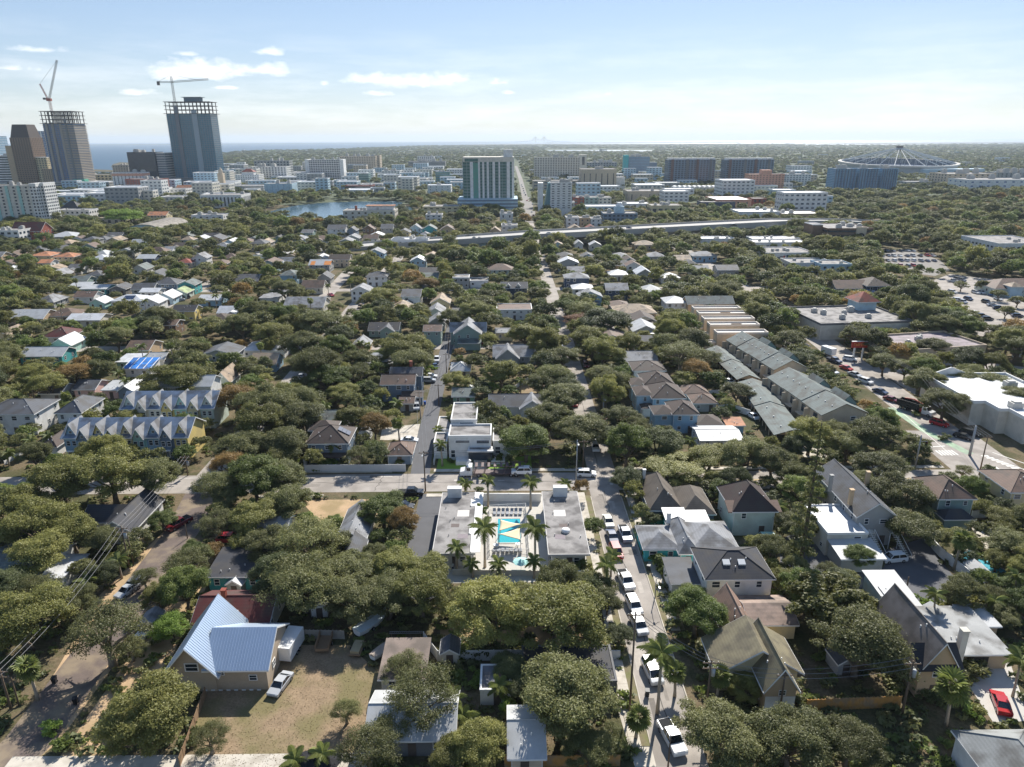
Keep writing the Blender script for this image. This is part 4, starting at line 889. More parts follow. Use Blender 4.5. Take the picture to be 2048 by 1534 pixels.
window(t, gx+.2, -.3, 4.3, 2.0, 1.4); window(t, gx+3.9, -.04, 3.0, 1.4, .7); window(t, w/2-2, -.04, 2.2, 1.2, 1.0); window(t, w/2+.04, 3, 2.2, 1.1, 1.2, math.pi/2); window(t, w/2+.04, 6.4, 2.2, 1.1, 1.2, math.pi/2)
for i in range(int(w/1.1)): MB().box(-w/2+i*1.1+.2, -w/2+i*1.1+.75, -.29, -.26, .1, .35).build('foundation_vent', M('vent', '#d8d8d6'), t)
mark(t, t['label'], w, D, 6.5, 13)
# ------------------------------------------------------------------ houses of the near blocks
def H(*a, **k): return house(*a, **k)
t = H('dark maroon-roofed house behind the metal-roofed house', 387, 534, 1247, 2.9, 8.5, 2.9, 'gx', 2.0, 'offwhite', 'maroon'); chimney(t, -2.2, 4.2, 4.2, 6.2, 'brick', .7)
t = H('white house with weathered grey roof at left edge', -45, 82, 1146, 2.9, 9.5, 2.9, 'gx', 1.5, 'white', 'green'); wing(t, t['w']/2+2.2, -1, 3.8, 8, 2.5, 'shed', -.5, 'white', 'white', win=False, ov=.3)
t = H('black-roofed white bungalow beside the brick street', 200, 262, 1062, 3.0, 13, 3.0, 'gy', 2.3, 'white', 'black'); wing(t, -4.5, 4, 8, 6.5, 2.9, 'gx', 1.9, 'white', 'black')
H('teal house with flat charcoal roof under the oaks', 416, 520, 1152, 2.9, 8, 2.9, 'shed', .5, 'teal', 'black')
H('grey-roofed gable house left of the motel parking', 674, 727, 1080, 3.0, 12, 3.0, 'gy', 1.9, 'offwhite', 'grey')
H('small dark-roofed shed house below the motel parking', 676, 718, 1118, 2.8, 6.5, 2.8, 'gy', 1.6, 'grey', 'dgrey')
H('white cottage half hidden by oaks left of centre', 500, 566, 1072, 3.0, 8, 3.0, 'gx', 1.8, 'white', 'grey')
t = H('slate-blue two-storey house with brown hip roof behind fence', 615, 694, 886, 5.6, 9.5, 5.6, 'hip', 2.7, 'slate', 'dbrown'); wing(t, -3.2, 8.2, 6.2, 5.5, 5.6, 'hip', 1.5, 'slate', 'dbrown'); solar(t, 2.0, 4.8, 3.4, 5.6, lambda x, y: 5.75+2.7*(5.2-x)/4.75+.1, 3)
MB().box(-5.8, -5.2, -1.6, -.8, 0, 2.6).build('porch_post', TRIM, t); MB().ext_x([(-2,2.5),(0,2.9),(0,3.05),(-2,2.65)], -5.9, 4.5).build('porch_roof', roofm('dbrown'), t)
t = H('blue garage with brown hip roof beside the alley mouth', 775, 822, 909, 2.7, 7, 2.7, 'hip', 1.6, 'slate', 'brown'); 
t = H('blue-grey two-storey house with brown gable roof on alley', 763, 827, 768, 5.6, 7.5, 5.6, 'gx', 1.8, 'slate', 'brown'); wing(t, 1.5, 7.6, 9.5, 6, 5.8, 'gx', 1.7, 'slate', 'dgrey'); chimney(t, 2.8, 11, 6.5, 9.3, 'brick', .8); wing(t, 4.6, -3.4, 6.0, 3.3, 2.7, 'shed', .5, 'slate', 'dbrown')
H('small grey shed at the alley car park', 800, 826, 806, 2.6, 5, 2.6, 'gx', 1.0, 'grey', 'brown')
t = H('sage-green two-storey gable house with grey front porch', 909, 961, 667, 5.6, 12, 5.6, 'gy', 3.3, 'sage', 'grey'); wing(t, 0, 4.5, 13.5, 6, 5.4, 'gx', 2.6, 'sage', 'grey'); wing(t, .8, -3.6, 8.2, 3.5, 2.8, 'shed', .7, 'sage', 'green', win=False)
H('grey-green two-storey house with brown roof left of alley', 848, 881, 662, 5.5, 8, 5.5, 'gx', 1.5, 'sage', 'brown')
H('grey gable house in the row left of the alley', 857, 889, 646, 3.2, 10, 3.2, 'gy', 2.2, 'grey', 'grey'); H('small grey-gabled house, middle of row left of alley', 855, 886, 626, 3.2, 11, 3.2, 'gy', 2.2, 'palegreen', 'grey'); H('tan-roofed gable house, farthest in the row left of alley', 862, 898, 606, 3.2, 12, 3.2, 'gy', 2.3, 'cream', 'tan')
t = H('grey house with steep front gable right of the alley', 988, 1072, 712, 3.1, 10, 3.1, 'gx', 2.6, 'grey', 'grey'); wing(t, -2.6, -2.4, 7.5, 8, 3.1, 'gy', 3.1, 'grey', 'grey')
H('tan-walled outbuilding behind the steep gabled grey house', 992, 1026, 665, 3.4, 7, 3.4, 'gx', .7, 'cream', 'grey')
H('white flat brown-roofed house behind the round yellow tree', 993, 1064, 620, 4.5, 12, 4.5, 'flat', .3, 'white', 'brown')
t = H('long grey-roofed house behind the orange-yellow tree', 980, 1098, 812, 2.9, 9, 2.9, 'gx', 2.0, 'white', 'dgrey'); wing(t, 3.6, -2.0, 6.5, 7, 2.9, 'gy', 2.3, 'white', 'grey')
H('pale metal-roofed house behind the slate-blue house', 606, 690, 846, 2.9, 9, 2.9, 'gx', 1.9, 'dgrey', 'green')
H('grey gable cottage with tan wall by the dirt lane', 702, 734, 694, 3.0, 9, 3.0, 'gy', 2.1, 'tan', 'grey')
t = H('dark-roofed bungalow under the oaks left of centre', 738, 796, 660, 2.9, 9, 2.9, 'gx', 2.0, 'sage', 'black'); wing(t, 1.5, -1.5, 5.5, 5, 2.9, 'gy', 1.9, 'sage', 'dgrey')
H('white metal hip-roofed house among left-centre trees', 486, 568, 701, 2.9, 11, 2.9, 'hip', 2.0, 'white', 'white')
H('dark-green cottage with two white windows by the alley', 906, 948, 792, 2.8, 7, 2.8, 'gx', 1.3, 'green', 'green'); H('white pyramid-roofed shed house beside the alley', 903, 938, 741, 2.7, 7, 2.7, 'hip', 1.8, 'cream', 'ltgrey')
# right of the central street
t = H('blue house with large streaked hip roof at the corner', 1302, 1362, 1018, 2.9, 14, 2.9, 'hip', 3.0, 'slate', '#6b6258'); wing(t, 6.2, -1.8, 6.4, 11, 2.8, 'hip', 2.4, 'slate', '#6b6258', win=False); chimney(t, -2.4, 12, 3.2, 6.0, 'white', .6)
t = H('turquoise house with pale grey hip roofs', 1361, 1396, 1104, 3.0, 11, 3.0, 'hip', 1.9, 'aqua', 'grey'); wing(t, -4.6, 1.6, 6.5, 8, 2.8, 'hip', 1.6, 'aqua', 'grey'); wing(t, 5, .8, 8.6, 10, 2.9, 'hip', 2.0, 'aqua', 'grey', win=False); wing(t, 2.5, 11, 8.0, 4.5, 2.9, 'shed', .4, 'aqua', 'white', win=False); chimney(t, -1.8, 9.6, 3.6, 5.7, 'white', .7)
t = H('white two-storey house with charcoal roof and skylights', 1414, 1545, 1156, 5.8, 9, 5.8, 'hip', 2.3, 'white', 'black'); 
for x in (-1.7, .9): MB().add([(x-.6,1.9,7.0),(x+.6,1.9,7.0),(x+.6,2.8,7.5),(x-.6,2.8,7.5),(x-.6,1.9,7.2),(x+.6,1.9,7.2),(x+.6,2.8,7.65),(x-.6,2.8,7.65)], [(0,3,2,1),(4,5,6,7),(0,1,5,4),(1,2,6,5),(2,3,7,6),(3,0,4,7)]).build('skylight', TRIM, t)
wing(t, -8.2, 3.0, 4.4, 6.5, 2.8, 'shed', .6, 'white', 'dgrey', win=False)
t = H('brown steep-gabled house with cream arched-window gable', 1452, 1511, 1266, 3.6, 8, 3.6, 'gy', 3.0, 'cream', '#8d7465'); wing(t, 6.2, 3, 7.0, 7, 2.9, 'gx', 1.2, 'cream', '#9c8779', win=False)
t = H('olive-roofed gable house with white and tan front', 1533, 1594, 1374, 4.6, 10, 4.6, 'gy', 3.2, 'tan', 'olive'); wing(t, -1.5, 4.5, 11.2, 6.5, 3.7, 'gy', 3.6, 'cream', 'olive', ov=.7)
MB().box(-t['w']/2+.03, t['w']/2-.03, -.06, -.01, 0, 3.0).build('lower_wall', wallm('white'), t)
t = H('pale-green two-storey house with dark stained hip roof', 1468, 1551, 1021, 5.6, 10, 5.6, 'hip', 3.6, 'palegreen', '#4a3d39'); MB().ext_x([(-.4,5.3),(2.6,6.4),(2.6,6.55),(-.4,5.48)], -5.3, 5.3).build('lower_roof', roofm('brown'), t)
t = H('long grey gable-roofed hall with outside stairs', 1716, 1790, 1030, 6.6, 19, 6.6, 'gy', 2.6, 'grey', 'dgrey')
chimney(t, -3.6, 3.5, 7, 10.2, 'tan', .7); chimney(t, -4.2, 11, 6, 9.6, 'grey', .6); chimney(t, 3.8, 12, 7, 9.8, 'tan', .7)
for k, (sx, x0_) in enumerate(((1, -1.2), (1, 3.4))):
    st = MB().box(x0_-.9, x0_+.9, -1.4, -.05, 3.3, 3.45).build('landing', wallm('offwhite'), t)
    for i in range(11): MB().box(x0_-.5+.1*i, x0_+.5+.1*i, -1.75-i*.32, -1.45-i*.32, 3.1-i*.28, 3.2-i*.28).build('step', wallm('offwhite'), t)
    for o_ in (-.55, .55): MB().tube([(x0_+o_,-1.4,4.3),(x0_+o_+1.1,-5.0,1.0)], .05, 5).tube([(x0_+o_,-1.4,3.4),(x0_+o_,-1.4,4.35)], .05, 5).tube([(x0_+o_+1.1,-5.0,0),(x0_+o_+1.1,-5.0,1.05)], .05, 5).build('handrail', TRIM, t)
    for xx in (-.85, .85): MB().tube([(x0_+xx,-1.35,0),(x0_+xx,-1.35,3.3)], .07, 5).build('stair_post', TRIM, t)
t = H('white flat-roofed building before the long grey hall', 1655, 1737, 1068, 4.6, 11, 4.6, 'flat', .35, 'offwhite', 'white'); wing(t, .4, -5.6, 7.6, 5.5, 2.9, 'shed', .5, 'grey', 'ltgrey', win=False)
H('grey lean-to with pale roof among lower right trees', 1764, 1822, 1190, 2.8, 6, 2.8, 'shed', .4, 'ltblue', 'ltgrey'); H('pale blue shed roof behind the tan steep house', 1800, 1848, 1224, 2.8, 6, 2.8, 'shed', .3, 'ltblue', 'ltgrey', door=False)
t = H('tan two-storey house with steep grey gable and chimney', 1842, 1916, 1334, 5.2, 13, 5.2, 'gy', 4.2, 'tan', '#77706b'); MB().ext_x([(-.6,4.9),(2.2,7.4),(2.2,7.55),(-.6,5.1)], -3.2, 3.2).build('front_roof', roofm('black'), t); chimney(t, 4.0, 2.2, 3, 9.6, 'offwhite', .9)
t = H('flat grey-roofed garage beside the tan steep house', 1898, 2018, 1307, 2.8, 10, 2.8, 'shed', .5, 'tan', '#a3a3a0', win=False); MB().box(-1.6, 1.6, -.08, .0, 0, 2.2).build('garage_door', M('garage_dark', '#3b3733'), t); wing(t, 5.2, 6.5, 4, 4.5, 2.6, 'shed', .3, 'tan', 'ltgrey', win=False)
t = H('streaky grey-roofed house at bottom right corner', 1946, 2090, 1560, 4.2, 15, 4.2, 'hip', 3.0, 'white', '#8b8d8b', keep=False); q = at(1905,1462,4.2); t.location = (q.x+t['w']/2+.4, q.y-15.3, 0); mark(t, t['label'], t['w'], 15, 6, 15)
t = H('grey-green two-storey house with dark hip roof, right', 1878, 1948, 996, 5.6, 9, 5.6, 'hip', 2.4, 'sage', 'brown'); wing(t, -1.0, -3.4, 5.6, 3.2, 2.8, 'hip', 1.2, 'sage', 'black')
t = H('tan two-storey house with brown hip roof, right edge', 2022, 2110, 983, 5.6, 10, 5.6, 'hip', 2.2, 'cream', 'brown'); 
# bottom centre
H('low brown flat-roofed shed by the dry field', 762, 846, 1356, 2.7, 7.5, 2.7, 'shed', .4, 'offwhite', '#85766c'); H('small flat grey-roofed shed at bottom centre', 960, 1022, 1380, 2.6, 5, 2.6, 'flat', .15, 'white', '#77787c')
t = H('white shingle-roofed house under the sparse oak, bottom', 735, 905, 1476, 3.0, 8, 3.0, 'gx', 1.6, 'dgrey', 'ltgrey'); H('wide black flat-roofed building behind the big oak', 1046, 1234, 1364, 2.9, 7.5, 2.9, 'flat', .2, 'dgrey', 'black', win=False, trim=wallm('dgrey'))
H('tan-walled house at bottom edge below the big oak', 1022, 1086, 1512, 3.0, 8, 3.0, 'gx', 1.6, 'beige', 'ltgrey')
# blue and white houses behind the central street
t = H('white house with grey roof behind the branchy oak', 1250, 1314, 722, 3.8, 10, 3.8, 'gx', 2.0, 'white', 'grey')
H('brown hip-roofed white house, farthest of the blue row', 1268, 1330, 741, 5.4, 9, 5.4, 'hip', 1.8, 'white', 'dbrown'); t = H('pale blue two-storey hip-roofed house, second of the row', 1290, 1347, 769, 5.5, 10, 5.5, 'hip', 2.4, 'ltblue', 'dbrown'); wing(t, -5.5, 1, 5, 6, 5, 'hip', 1.2, 'ltblue', 'dbrown', win=False)
t = H('pale blue two-storey house with white porch, third of row', 1306, 1370, 796, 5.5, 11, 5.5, 'hip', 2.6, 'blue', 'dbrown'); wing(t, -6.4, 2.5, 4.5, 7, 5.5, 'hip', 1.2, 'ltblue', 'dbrown'); wing(t, -5.8, -1.0, 3.4, 3.2, 2.8, 'hip', .9, 'white', 'dbrown', win=False)
t = H('sky-blue two-storey house nearest in the hip-roofed row', 1347, 1396, 828, 5.6, 9, 5.6, 'hip', 1.9, 'blue', 'dbrown'); wing(t, -5.2, 1, 5.6, 6, 5.2, 'hip', 1.4, 'blue', 'dbrown'); wing(t, 6.4, -1, 6.6, 7, 2.9, 'hip', 1.4, 'blue', 'dbrown')
for i, (l, a, b, y) in enumerate((('white-walled brown hip garage, upper of the two', 1368, 1416, 787), ('grey-walled brown hip garage, lower of the two', 1388, 1433, 806))): H(l, a, b, y, 2.7, 7, 2.7, 'hip', 1.6, ('ltblue', 'grey')[i], 'brown', cat='garage')
H('small reddish-roofed blue shed by the lane', 1455, 1488, 851, 2.3, 4, 2.3, 'shed', .5, 'blue', 'terracotta', cat='shed'); H('flat grey-roofed low house below the sky-blue house', 1402, 1484, 880, 2.8, 9, 2.8, 'gx', .9, 'white', 'ltgrey')
# town-house rows
def terrace(label, xa, xb, y, z, d, h, rh, n, cols, rc, back=False):
    A, B = at(xa, y, z), at(xb, y, z); w = B.x-A.x; t = thing('townhouse_row', label, 'townhouses', ((A.x+B.x)/2, A.y, 0)); t['pm'] = pr(A)[2]; t['side'] = 1; u = w/n; rf = None
    rf = MB(); mb, fa = roof_mesh(w, d, h, rh, 'gx', 0, 0, .5); r = mb.build('roof', roofm(rc), t); fa.build('fascia', TRIM, r)
    for i in range(n):
        x = -w/2+u*(i+.5); c = cols[i % len(cols)]; gable_wall(u-.04, d, h, rh, 'gx', x, 0).build('wall', wallm(c), t)
        dw = u*.66; g = i % 2
        mb, fa = roof_mesh(dw, 5.2, h+(.2 if g else .9), 2.1 if g else 2.3, 'gy', x, -.7 if g else .6, .4); q = mb.build('gable_roof', roofm('grey' if rc == 'blue' else rc), t); fa.build('fascia', TRIM, q)  # paler colour than the main slope paints sunlight onto the gable roofs
        gable_wall(dw, 5.0, h+(.2 if g else .9), 2.1 if g else 2.3, 'gy', x, -.7 if g else .6).build('gable_wall', wallm(c), t)
        for k in range(2):
            for dx in (-u*.2, u*.22): window(t, x+dx, -.74 if (g and abs(dx) < dw/2) else -.04, 1.6+k*2.9, 1.0, 1.4)
        window(t, x, -.74 if g else .55, h+(.3 if g else 1.0), .8, .7); MB().box(x-u*.28, x+u*.28, -1.5, -.75, 2.75, 2.88).build('balcony', TRIM, t)
        for px in (-u*.26, u*.26): MB().box(x+px-.08, x+px+.08, -1.48, -1.32, 0, 2.74).build('balcony_post', TRIM, t)
    mark(t, label, w, d, h+rh, t['pm']); return t
terrace('farther blue and yellow townhouse row with grey gables', 243, 424, 816, 6.2, 10, 6.2, 3.0, 7, ('palegreen', 'offwhite', 'white', 'yellow', 'mint', 'cream'), 'blue')
terrace('nearer blue townhouse row with pale gables', 126, 372, 874, 6.2, 10, 6.2, 3.0, 9, ('blue', 'slate', 'yellow', 'sage', 'cream', 'mint'), 'blue')
H('white house with pale twin gables behind townhouse rows', 285, 420, 772, 5.6, 8, 5.6, 'gx', 2.0, 'white', 'ltgrey', win=False)
H('white two-storey house with dark hip roof, left edge', -40, 66, 828, 6.0, 11, 6.0, 'hip', 2.2, 'white', 'dgrey'); H('narrow white two-storey house with dark hip roof', 113, 161, 825, 6.0, 11, 6.0, 'hip', 2.2, 'white', 'dgrey'); H('brown-roofed white garage left of the townhouses', 78, 112, 893, 2.8, 9, 2.8, 'hip', 1.4, 'white', 'dbrown', cat='garage')
# green-roofed town houses and carports on the right
TANW = 'beige'
def longrow(label, xa, xb, y, z, apex_far, h, rh, wc, rc, nw, name='townhouse_row', steps=3, carport=False):
    A, B = at(xa, y, z), at(xb, y, z); w = B.x-A.x; zr = h+rh; fy = at(*apex_far, zr).y; fx = at(*apex_far, zr).x; nx = (A.x+B.x)/2; d = fy-A.y; ang = math.atan2(fx-nx, d)
    t = thing(name, label, 'carport' if carport else 'townhouses', (nx, A.y, 0), -ang); t['pm'] = pr(A)[2]; t['side'] = -1; L_ = d/math.cos(ang); seg = L_/steps
    for i in range(steps):
        dz = (i % 2)*.18; y0 = i*seg; off = 0
        mb, fa = roof_mesh(w-off, seg-.05, h+dz, rh, 'gy', 0, y0+.02, .35 if not carport else .5); mb.v = [(x, min(max(y, y0-.3 if i == 0 else y0), y0+seg-.01), z_) for x, y, z_ in mb.v]; r = mb.build('roof', roofm(rc), t); 
        if not carport: gable_wall(w-off, seg-.05, h+dz, rh, 'gy', 0, y0+.02).build('wall', wallm(wc), t)
        for k in range(3): MB().tube([(-w*.22, y0+seg*(k+.5)/3, h+dz+rh*.5), (-w*.22, y0+seg*(k+.5)/3, h+dz+rh*.5+.55)], .16, 8).build('roof_vent', TRIM, r)
    if not carport:
        for k in range(nw):
            yy = L_*(k+.5)/nw; MB().box(-w/2-.06, -w/2+.0, yy-1.1, yy+1.1, .1, 2.5).build('patio_door', GL['dark'], t); MB().box(-w/2-.06, -w/2+.0, yy-1.0, yy+1.0, 3.3, 5.4).build('balcony_door', GL['dark'], t)
            MB().box(-w/2-1.6, -w/2-.0, yy+L_/nw/2-.1, yy+L_/nw/2+.1, 0, 5.6).build('party_wall', wallm(wc), t); MB().box(-w/2-1.5, -w/2-.02, yy-1.6, yy+1.6, 2.75, 2.95).build('balcony', wallm(wc), t); MB().box(-w/2-2.7, -w/2-2.55, yy-L_/nw*.46, yy+L_/nw*.46, 0, 1.7).build('patio_wall', wallm(wc), t)
        window(t, w*.2, -.03, 4.6, 1.6, 1.2)
        for (yy, s_) in ((L_*.18, 7), (L_*.6, 6)): 
            mb, fa = roof_mesh(4.4, s_, h+.9, 2.0, 'gy', w*.34, yy, .3); q = mb.build('clerestory_roof', roofm(rc), t); gable_wall(4.4, s_, h+.9, 2.0, 'gy', w*.34, yy).build('clerestory', wallm('sage'), t)
    else:
        n = int(L_/3)
        for k in range(n+1): MB().box(-w/2+.1, -w/2+.3, k*L_/n-.12, k*L_/n+.12, 0, h).build('post', wallm(wc), t)
        MB().box(w/2-.3, w/2-.12, .1, L_-.1, 0, h).build('back_wall', wallm(wc), t); MB().ext_y([(-w/2+.05,h),(w/2-.05,h),(0,h+rh-.1)], .05, .2).build('gable_end', wallm('tan'), t)
    mark(t, label, w, d, h+rh, t['pm']); return t
longrow('green-roofed townhouse row nearest the avenue, near half', 1642, 1738, 828, 6.0, (1577,735), 6.0, 2.8, TANW, 'green', 5)
longrow('green-roofed townhouse row nearest the avenue, far half', 1547, 1618, 738, 6.0, (1484,664), 6.0, 2.8, TANW, 'green', 6, steps=4)
longrow('long green carport roof beside the lane, near part', 1552, 1612, 870, 2.8, (1504,758), 2.8, 1.3, TANW, 'green', 0, 'carport', 2, True)
longrow('long green carport roof beside the lane, far part', 1476, 1519, 758, 2.8, (1432,692), 2.8, 1.3, TANW, 'green', 0, 'carport', 2, True)
BEI = M('parapet_cream', '#ddd2c4', rough=.8, var=.08)
for i, (a, b, y) in enumerate(((1434,1537,668),(1420,1520,652),(1408,1510,640),(1398,1498,629),(1388,1482,619))):
    ords = ('nearest', 'second', 'third', 'fourth', 'farthest')[i]
    t = H(f'beige flat-roofed townhouse with parapets, {ords} of five', a, b, y, 6.8, 4.6, 6.8, 'flat', .7, 'beige', 'ltgrey', cat='townhouse', name='townhouse', trim=BEI, door=False, win=(i == 0) and False)
    body(t, -t['w']/2-3.2, .4, 6, 3.6, 3.2, 'flat', .5, 'beige', 'flat', trim=BEI)
    if i in (1, 3): MB().box(-1.5, 2.5, .05, .25, 6.9, 7.7).build('roof_screen', wallm('tan'), t)
H('green-roofed tan townhouse at the far end of beige row', 1376, 1468, 607, 5.8, 9, 5.8, 'gx', 2.4, 'tan', 'green', cat='townhouses')
# ------------------------------------------------------------------ houses of the farther blocks: label, x0, x1, eave row, eave height, depth, roof, roof height, wall, roof colour
FARH = [
('white two-storey hip-roofed house beyond the hip bungalows',1333,1374,606,5.4,11,'hip',1.8,'white','ltgrey'),('tan hip-roofed bungalow behind the dense dark oak',1232,1312,626,2.9,13,'hip',2.6,'tan','tan'),
('teal long house with pale green-grey roof, left',40,122,712,3.0,9,'gx',2.0,'teal','ltgrey'),('white-roofed teal gable house above the long teal house',100,141,690,3.2,10,'gy',2.4,'mint','white'),
('small white house under a bright blue tarp roof',250,300,737,3.0,7,'shed',1.4,'white','#2f7fd0'),('white-roofed shed house behind the blue tarp roof',233,270,724,2.8,8,'shed',.5,'mint','white'),('white cottage right of the blue tarp roof',294,326,718,2.8,7,'gx',1.3,'white','ltgrey'),
('bright white gable-roofed house left of the sprawling oak',134,198,640,3.0,10,'gx',1.6,'offwhite','white'),('grey house with one bright white roof slope, far left',12,84,637,3.2,12,'gx',2.6,'tan','ltgrey'),('brown hip-roofed bungalow beside the white-sloped house',92,148,632,3.0,11,'hip',2.3,'beige','brown'),
('white hip-roofed house with solar panels, left',222,283,602,3.2,11,'hip',2.0,'white','white'),('brown-roofed white house with front gable, left',148,186,594,3.2,9,'gx',2.0,'white','brown'),('white gable house right of the brown-roofed white house',178,208,606,3.0,8,'gy',1.9,'mint','white'),
('long pale-roofed house among palms, upper left',138,176,573,3.0,12,'gx',1.2,'sage','ltgrey'),('long flat pale-roofed teal house, upper left',160,210,578,3.0,12,'gx',1.0,'teal','ltgrey'),
('grey-blue hip-roofed house with white porch, upper left',307,352,568,4.6,10,'hip',2.4,'slate','dgrey'),('teal two-storey house with green roof, upper left',356,388,570,5.0,9,'gy',1.8,'teal','green'),('light green gable house by the sunny street',340,372,586,3.0,9,'gy',2.0,'palegreen','#9fae7d'),
('pale grey gabled house on the sunny street',310,345,596,3.2,10,'gy',2.4,'ltblue','ltgrey'),('white two-storey gable house with palms before it',277,316,606,5.0,9,'gy',2.2,'white','ltgrey'),('low white-roofed house behind the gabled pair',280,315,584,3.0,8,'gx',1.2,'white','white'),
('yellow-walled house with dark roof near the sunny street',345,388,622,4.6,8,'gx',1.8,'yellow','black'),('blue-walled house with long grey roof by palms',396,440,600,3.0,11,'gx',1.4,'blue','ltgrey'),('dark maroon hip-roofed house, far left trees',84,136,674,3.0,11,'hip',2.6,'offwhite','maroon'),
('dark blue-walled house with pale roof, upper left',274,308,517,4.5,10,'gx',1.8,'navy','ltgrey'),('white steep-gabled house in the upper left trees',384,412,516,5.0,9,'gy',2.6,'white','grey'),('red-brown roofed bungalow below the white steep-gabled house',350,382,526,3.0,10,'hip',2.0,'beige','red'),
('tan tile-roofed house in upper left trees',58,100,512,4.5,14,'hip',2.0,'cream','terracotta'),('second tan tile-roofed house, right of the first',106,146,514,4.5,12,'hip',2.0,'cream','terracotta'),('low tan-roofed house below the tile roofs',76,100,526,3.,9,'gx',1.5,'white','terracotta'),('grey hip-roofed house between left-hand oaks',72,106,604,3.0,12,'hip',2.4,'grey','grey'),
('grey bungalow with dark gable behind pale roofs',218,250,578,3.0,9,'gy',1.8,'dgrey','dgrey'),('grey-roofed bungalow with a brick chimney, upper left',263,305,578,3.2,9,'gx',2.2,'grey','dgrey'),('brown-roofed house behind the blue tarp house',252,296,700,3.2,11,'gx',2.2,'tan','brown'),('brown-roofed two-storey house by the sunny street end',328,350,650,4.5,8,'gx',1.3,'brown','brown'),
('grey-roofed cottage behind the townhouse rows',148,188,778,3.0,8,'gx',1.6,'pink','dgrey'),('brick-coloured garage behind the townhouse rows',205,234,780,2.8,7,'shed',.6,'pink','ltgrey'),('white-roofed long gable behind the townhouse rows',236,266,782,3.0,11,'gy',1.6,'slate','ltgrey'),('dark weathered-roof cottage, left behind townhouses',80,120,786,2.9,8,'gx',1.7,'grey','dgrey'),
('grey steep gable between the brown trees, left',430,458,762,3.0,10,'gy',2.8,'palegreen','tan'),('brown-grey cross-gabled house beyond the street trees',603,645,575,3.4,10,'gx',2.8,'offwhite','brown'),('white two-storey house with a columned porch',702,738,582,5.2,9,'gy',2.2,'white','grey'),('white two-storey hip house in the centre-left canopy',733,773,553,5.4,10,'hip',1.9,'white','dgrey'),('white gabled two-storey house near the highway',821,850,522,5.4,10,'gy',2.2,'ltblue','white'),
('house with orange tarps on its pale roof',618,658,530,4.6,11,'gx',2.4,'grey','ltgrey'),('dark-roofed cross-gabled house beside the orange tarps',658,698,519,4.6,10,'gx',2.4,'beige','dbrown'),('grey-gabled house below the orange tarps',634,660,556,3.4,9,'gy',2.4,'grey','dgrey'),
('grey and white modern flat house, centre',905,938,556,5.5,9,'flat',.4,'grey','flat'),('low white modern house right of the grey modern one',940,976,562,3.6,10,'flat',.3,'white','flat'),('brown hip-roofed teal house near the highway',974,1026,540,5.2,12,'hip',2.6,'palegreen','brown'),('grey cross-gabled sprawling house, left centre',568,645,614,3.2,14,'gx',3.2,'offwhite','grey'),('white garage house with grey slab roof',520,556,596,3.6,16,'shed',.5,'white','grey'),
('dark gambrel house with two dormers, centre right',1003,1054,576,4.6,9,'gx',2.2,'navy','dgrey'),('navy two-storey hip house with white windows',1130,1178,556,5.4,10,'hip',2.0,'navy','grey'),('white metal-roofed cottage below the navy hip house',1146,1187,578,3.0,10,'hip',1.9,'white','white'),('navy porch house with grey cross gable',1213,1256,580,5.0,10,'gx',2.4,'navy','grey'),('pale hip-roofed cottage right of the navy hip house',1220,1256,550,3.2,11,'hip',2.0,'offwhite','white'),('white half-timbered gable house, centre right',1253,1282,532,5.4,9,'gy',2.2,'white','brown'),
('brown hip-roofed cottage left of the tan bungalow',1222,1258,612,2.9,9,'hip',1.6,'beige','brown'),('pale blue hip-roofed house near the highway ramp',1386,1434,512,4.0,11,'hip',2.2,'blue','grey'),('dark-roofed house among oaks right of centre',1436,1478,540,4.4,11,'gx',2.0,'grey','dgrey'),('tan cottage just below the highway ramp',1270,1312,490,4,12,'hip',2.4,'tan','tan'),('small white gable house below the highway',1150,1166,488,4,9,'gy',2,'white','ltgrey'),('pale gable house right of the small white gable',1180,1202,490,4,9,'gy',2,'offwhite','ltgrey'),('grey hip house half hidden below the ramp',1298,1330,513,4,11,'hip',2.2,'grey','grey'),
('white gabled house in the lakeside row, left end',655,690,458,6.5,12,'gx',2.8,'white','dgrey'),('dark blue gabled house in the lakeside row',694,712,461,6,11,'gy',2.6,'slate','dgrey'),('brown-gabled house in the lakeside row',725,748,458,6,11,'gy',3.0,'brown','brown'),('grey house with porch tower in the lakeside row',762,785,456,7,11,'gx',2.6,'grey','dgrey'),('blue-white gabled house in the lakeside row',819,842,457,6,11,'gy',3.0,'ltblue','grey'),('teal gabled house in the lakeside row',845,872,458,6,11,'gy',3.0,'teal','green'),('tan gabled house in the lakeside row, right end',881,908,459,6,12,'gy',3.2,'tan','brown'),('small tan gable house beside the avenue',980,1000,462,5,10,'gy',2.8,'tan','tan'),
('orange-tiled villa before the bright green tree',295,331,431,8,14,'gx',3,'cream','terracotta'),('pale hip-roofed hall among upper left trees',92,147,474,4,20,'hip',3,'grey','ltgrey'),('tan gable beside the white townhouses',1138,1163,458,4,10,'gy',3,'tan','tan'),('red-brown gable beside the grey-blue office',1170,1194,458,4,10,'gy',3,'pink','red'),
]
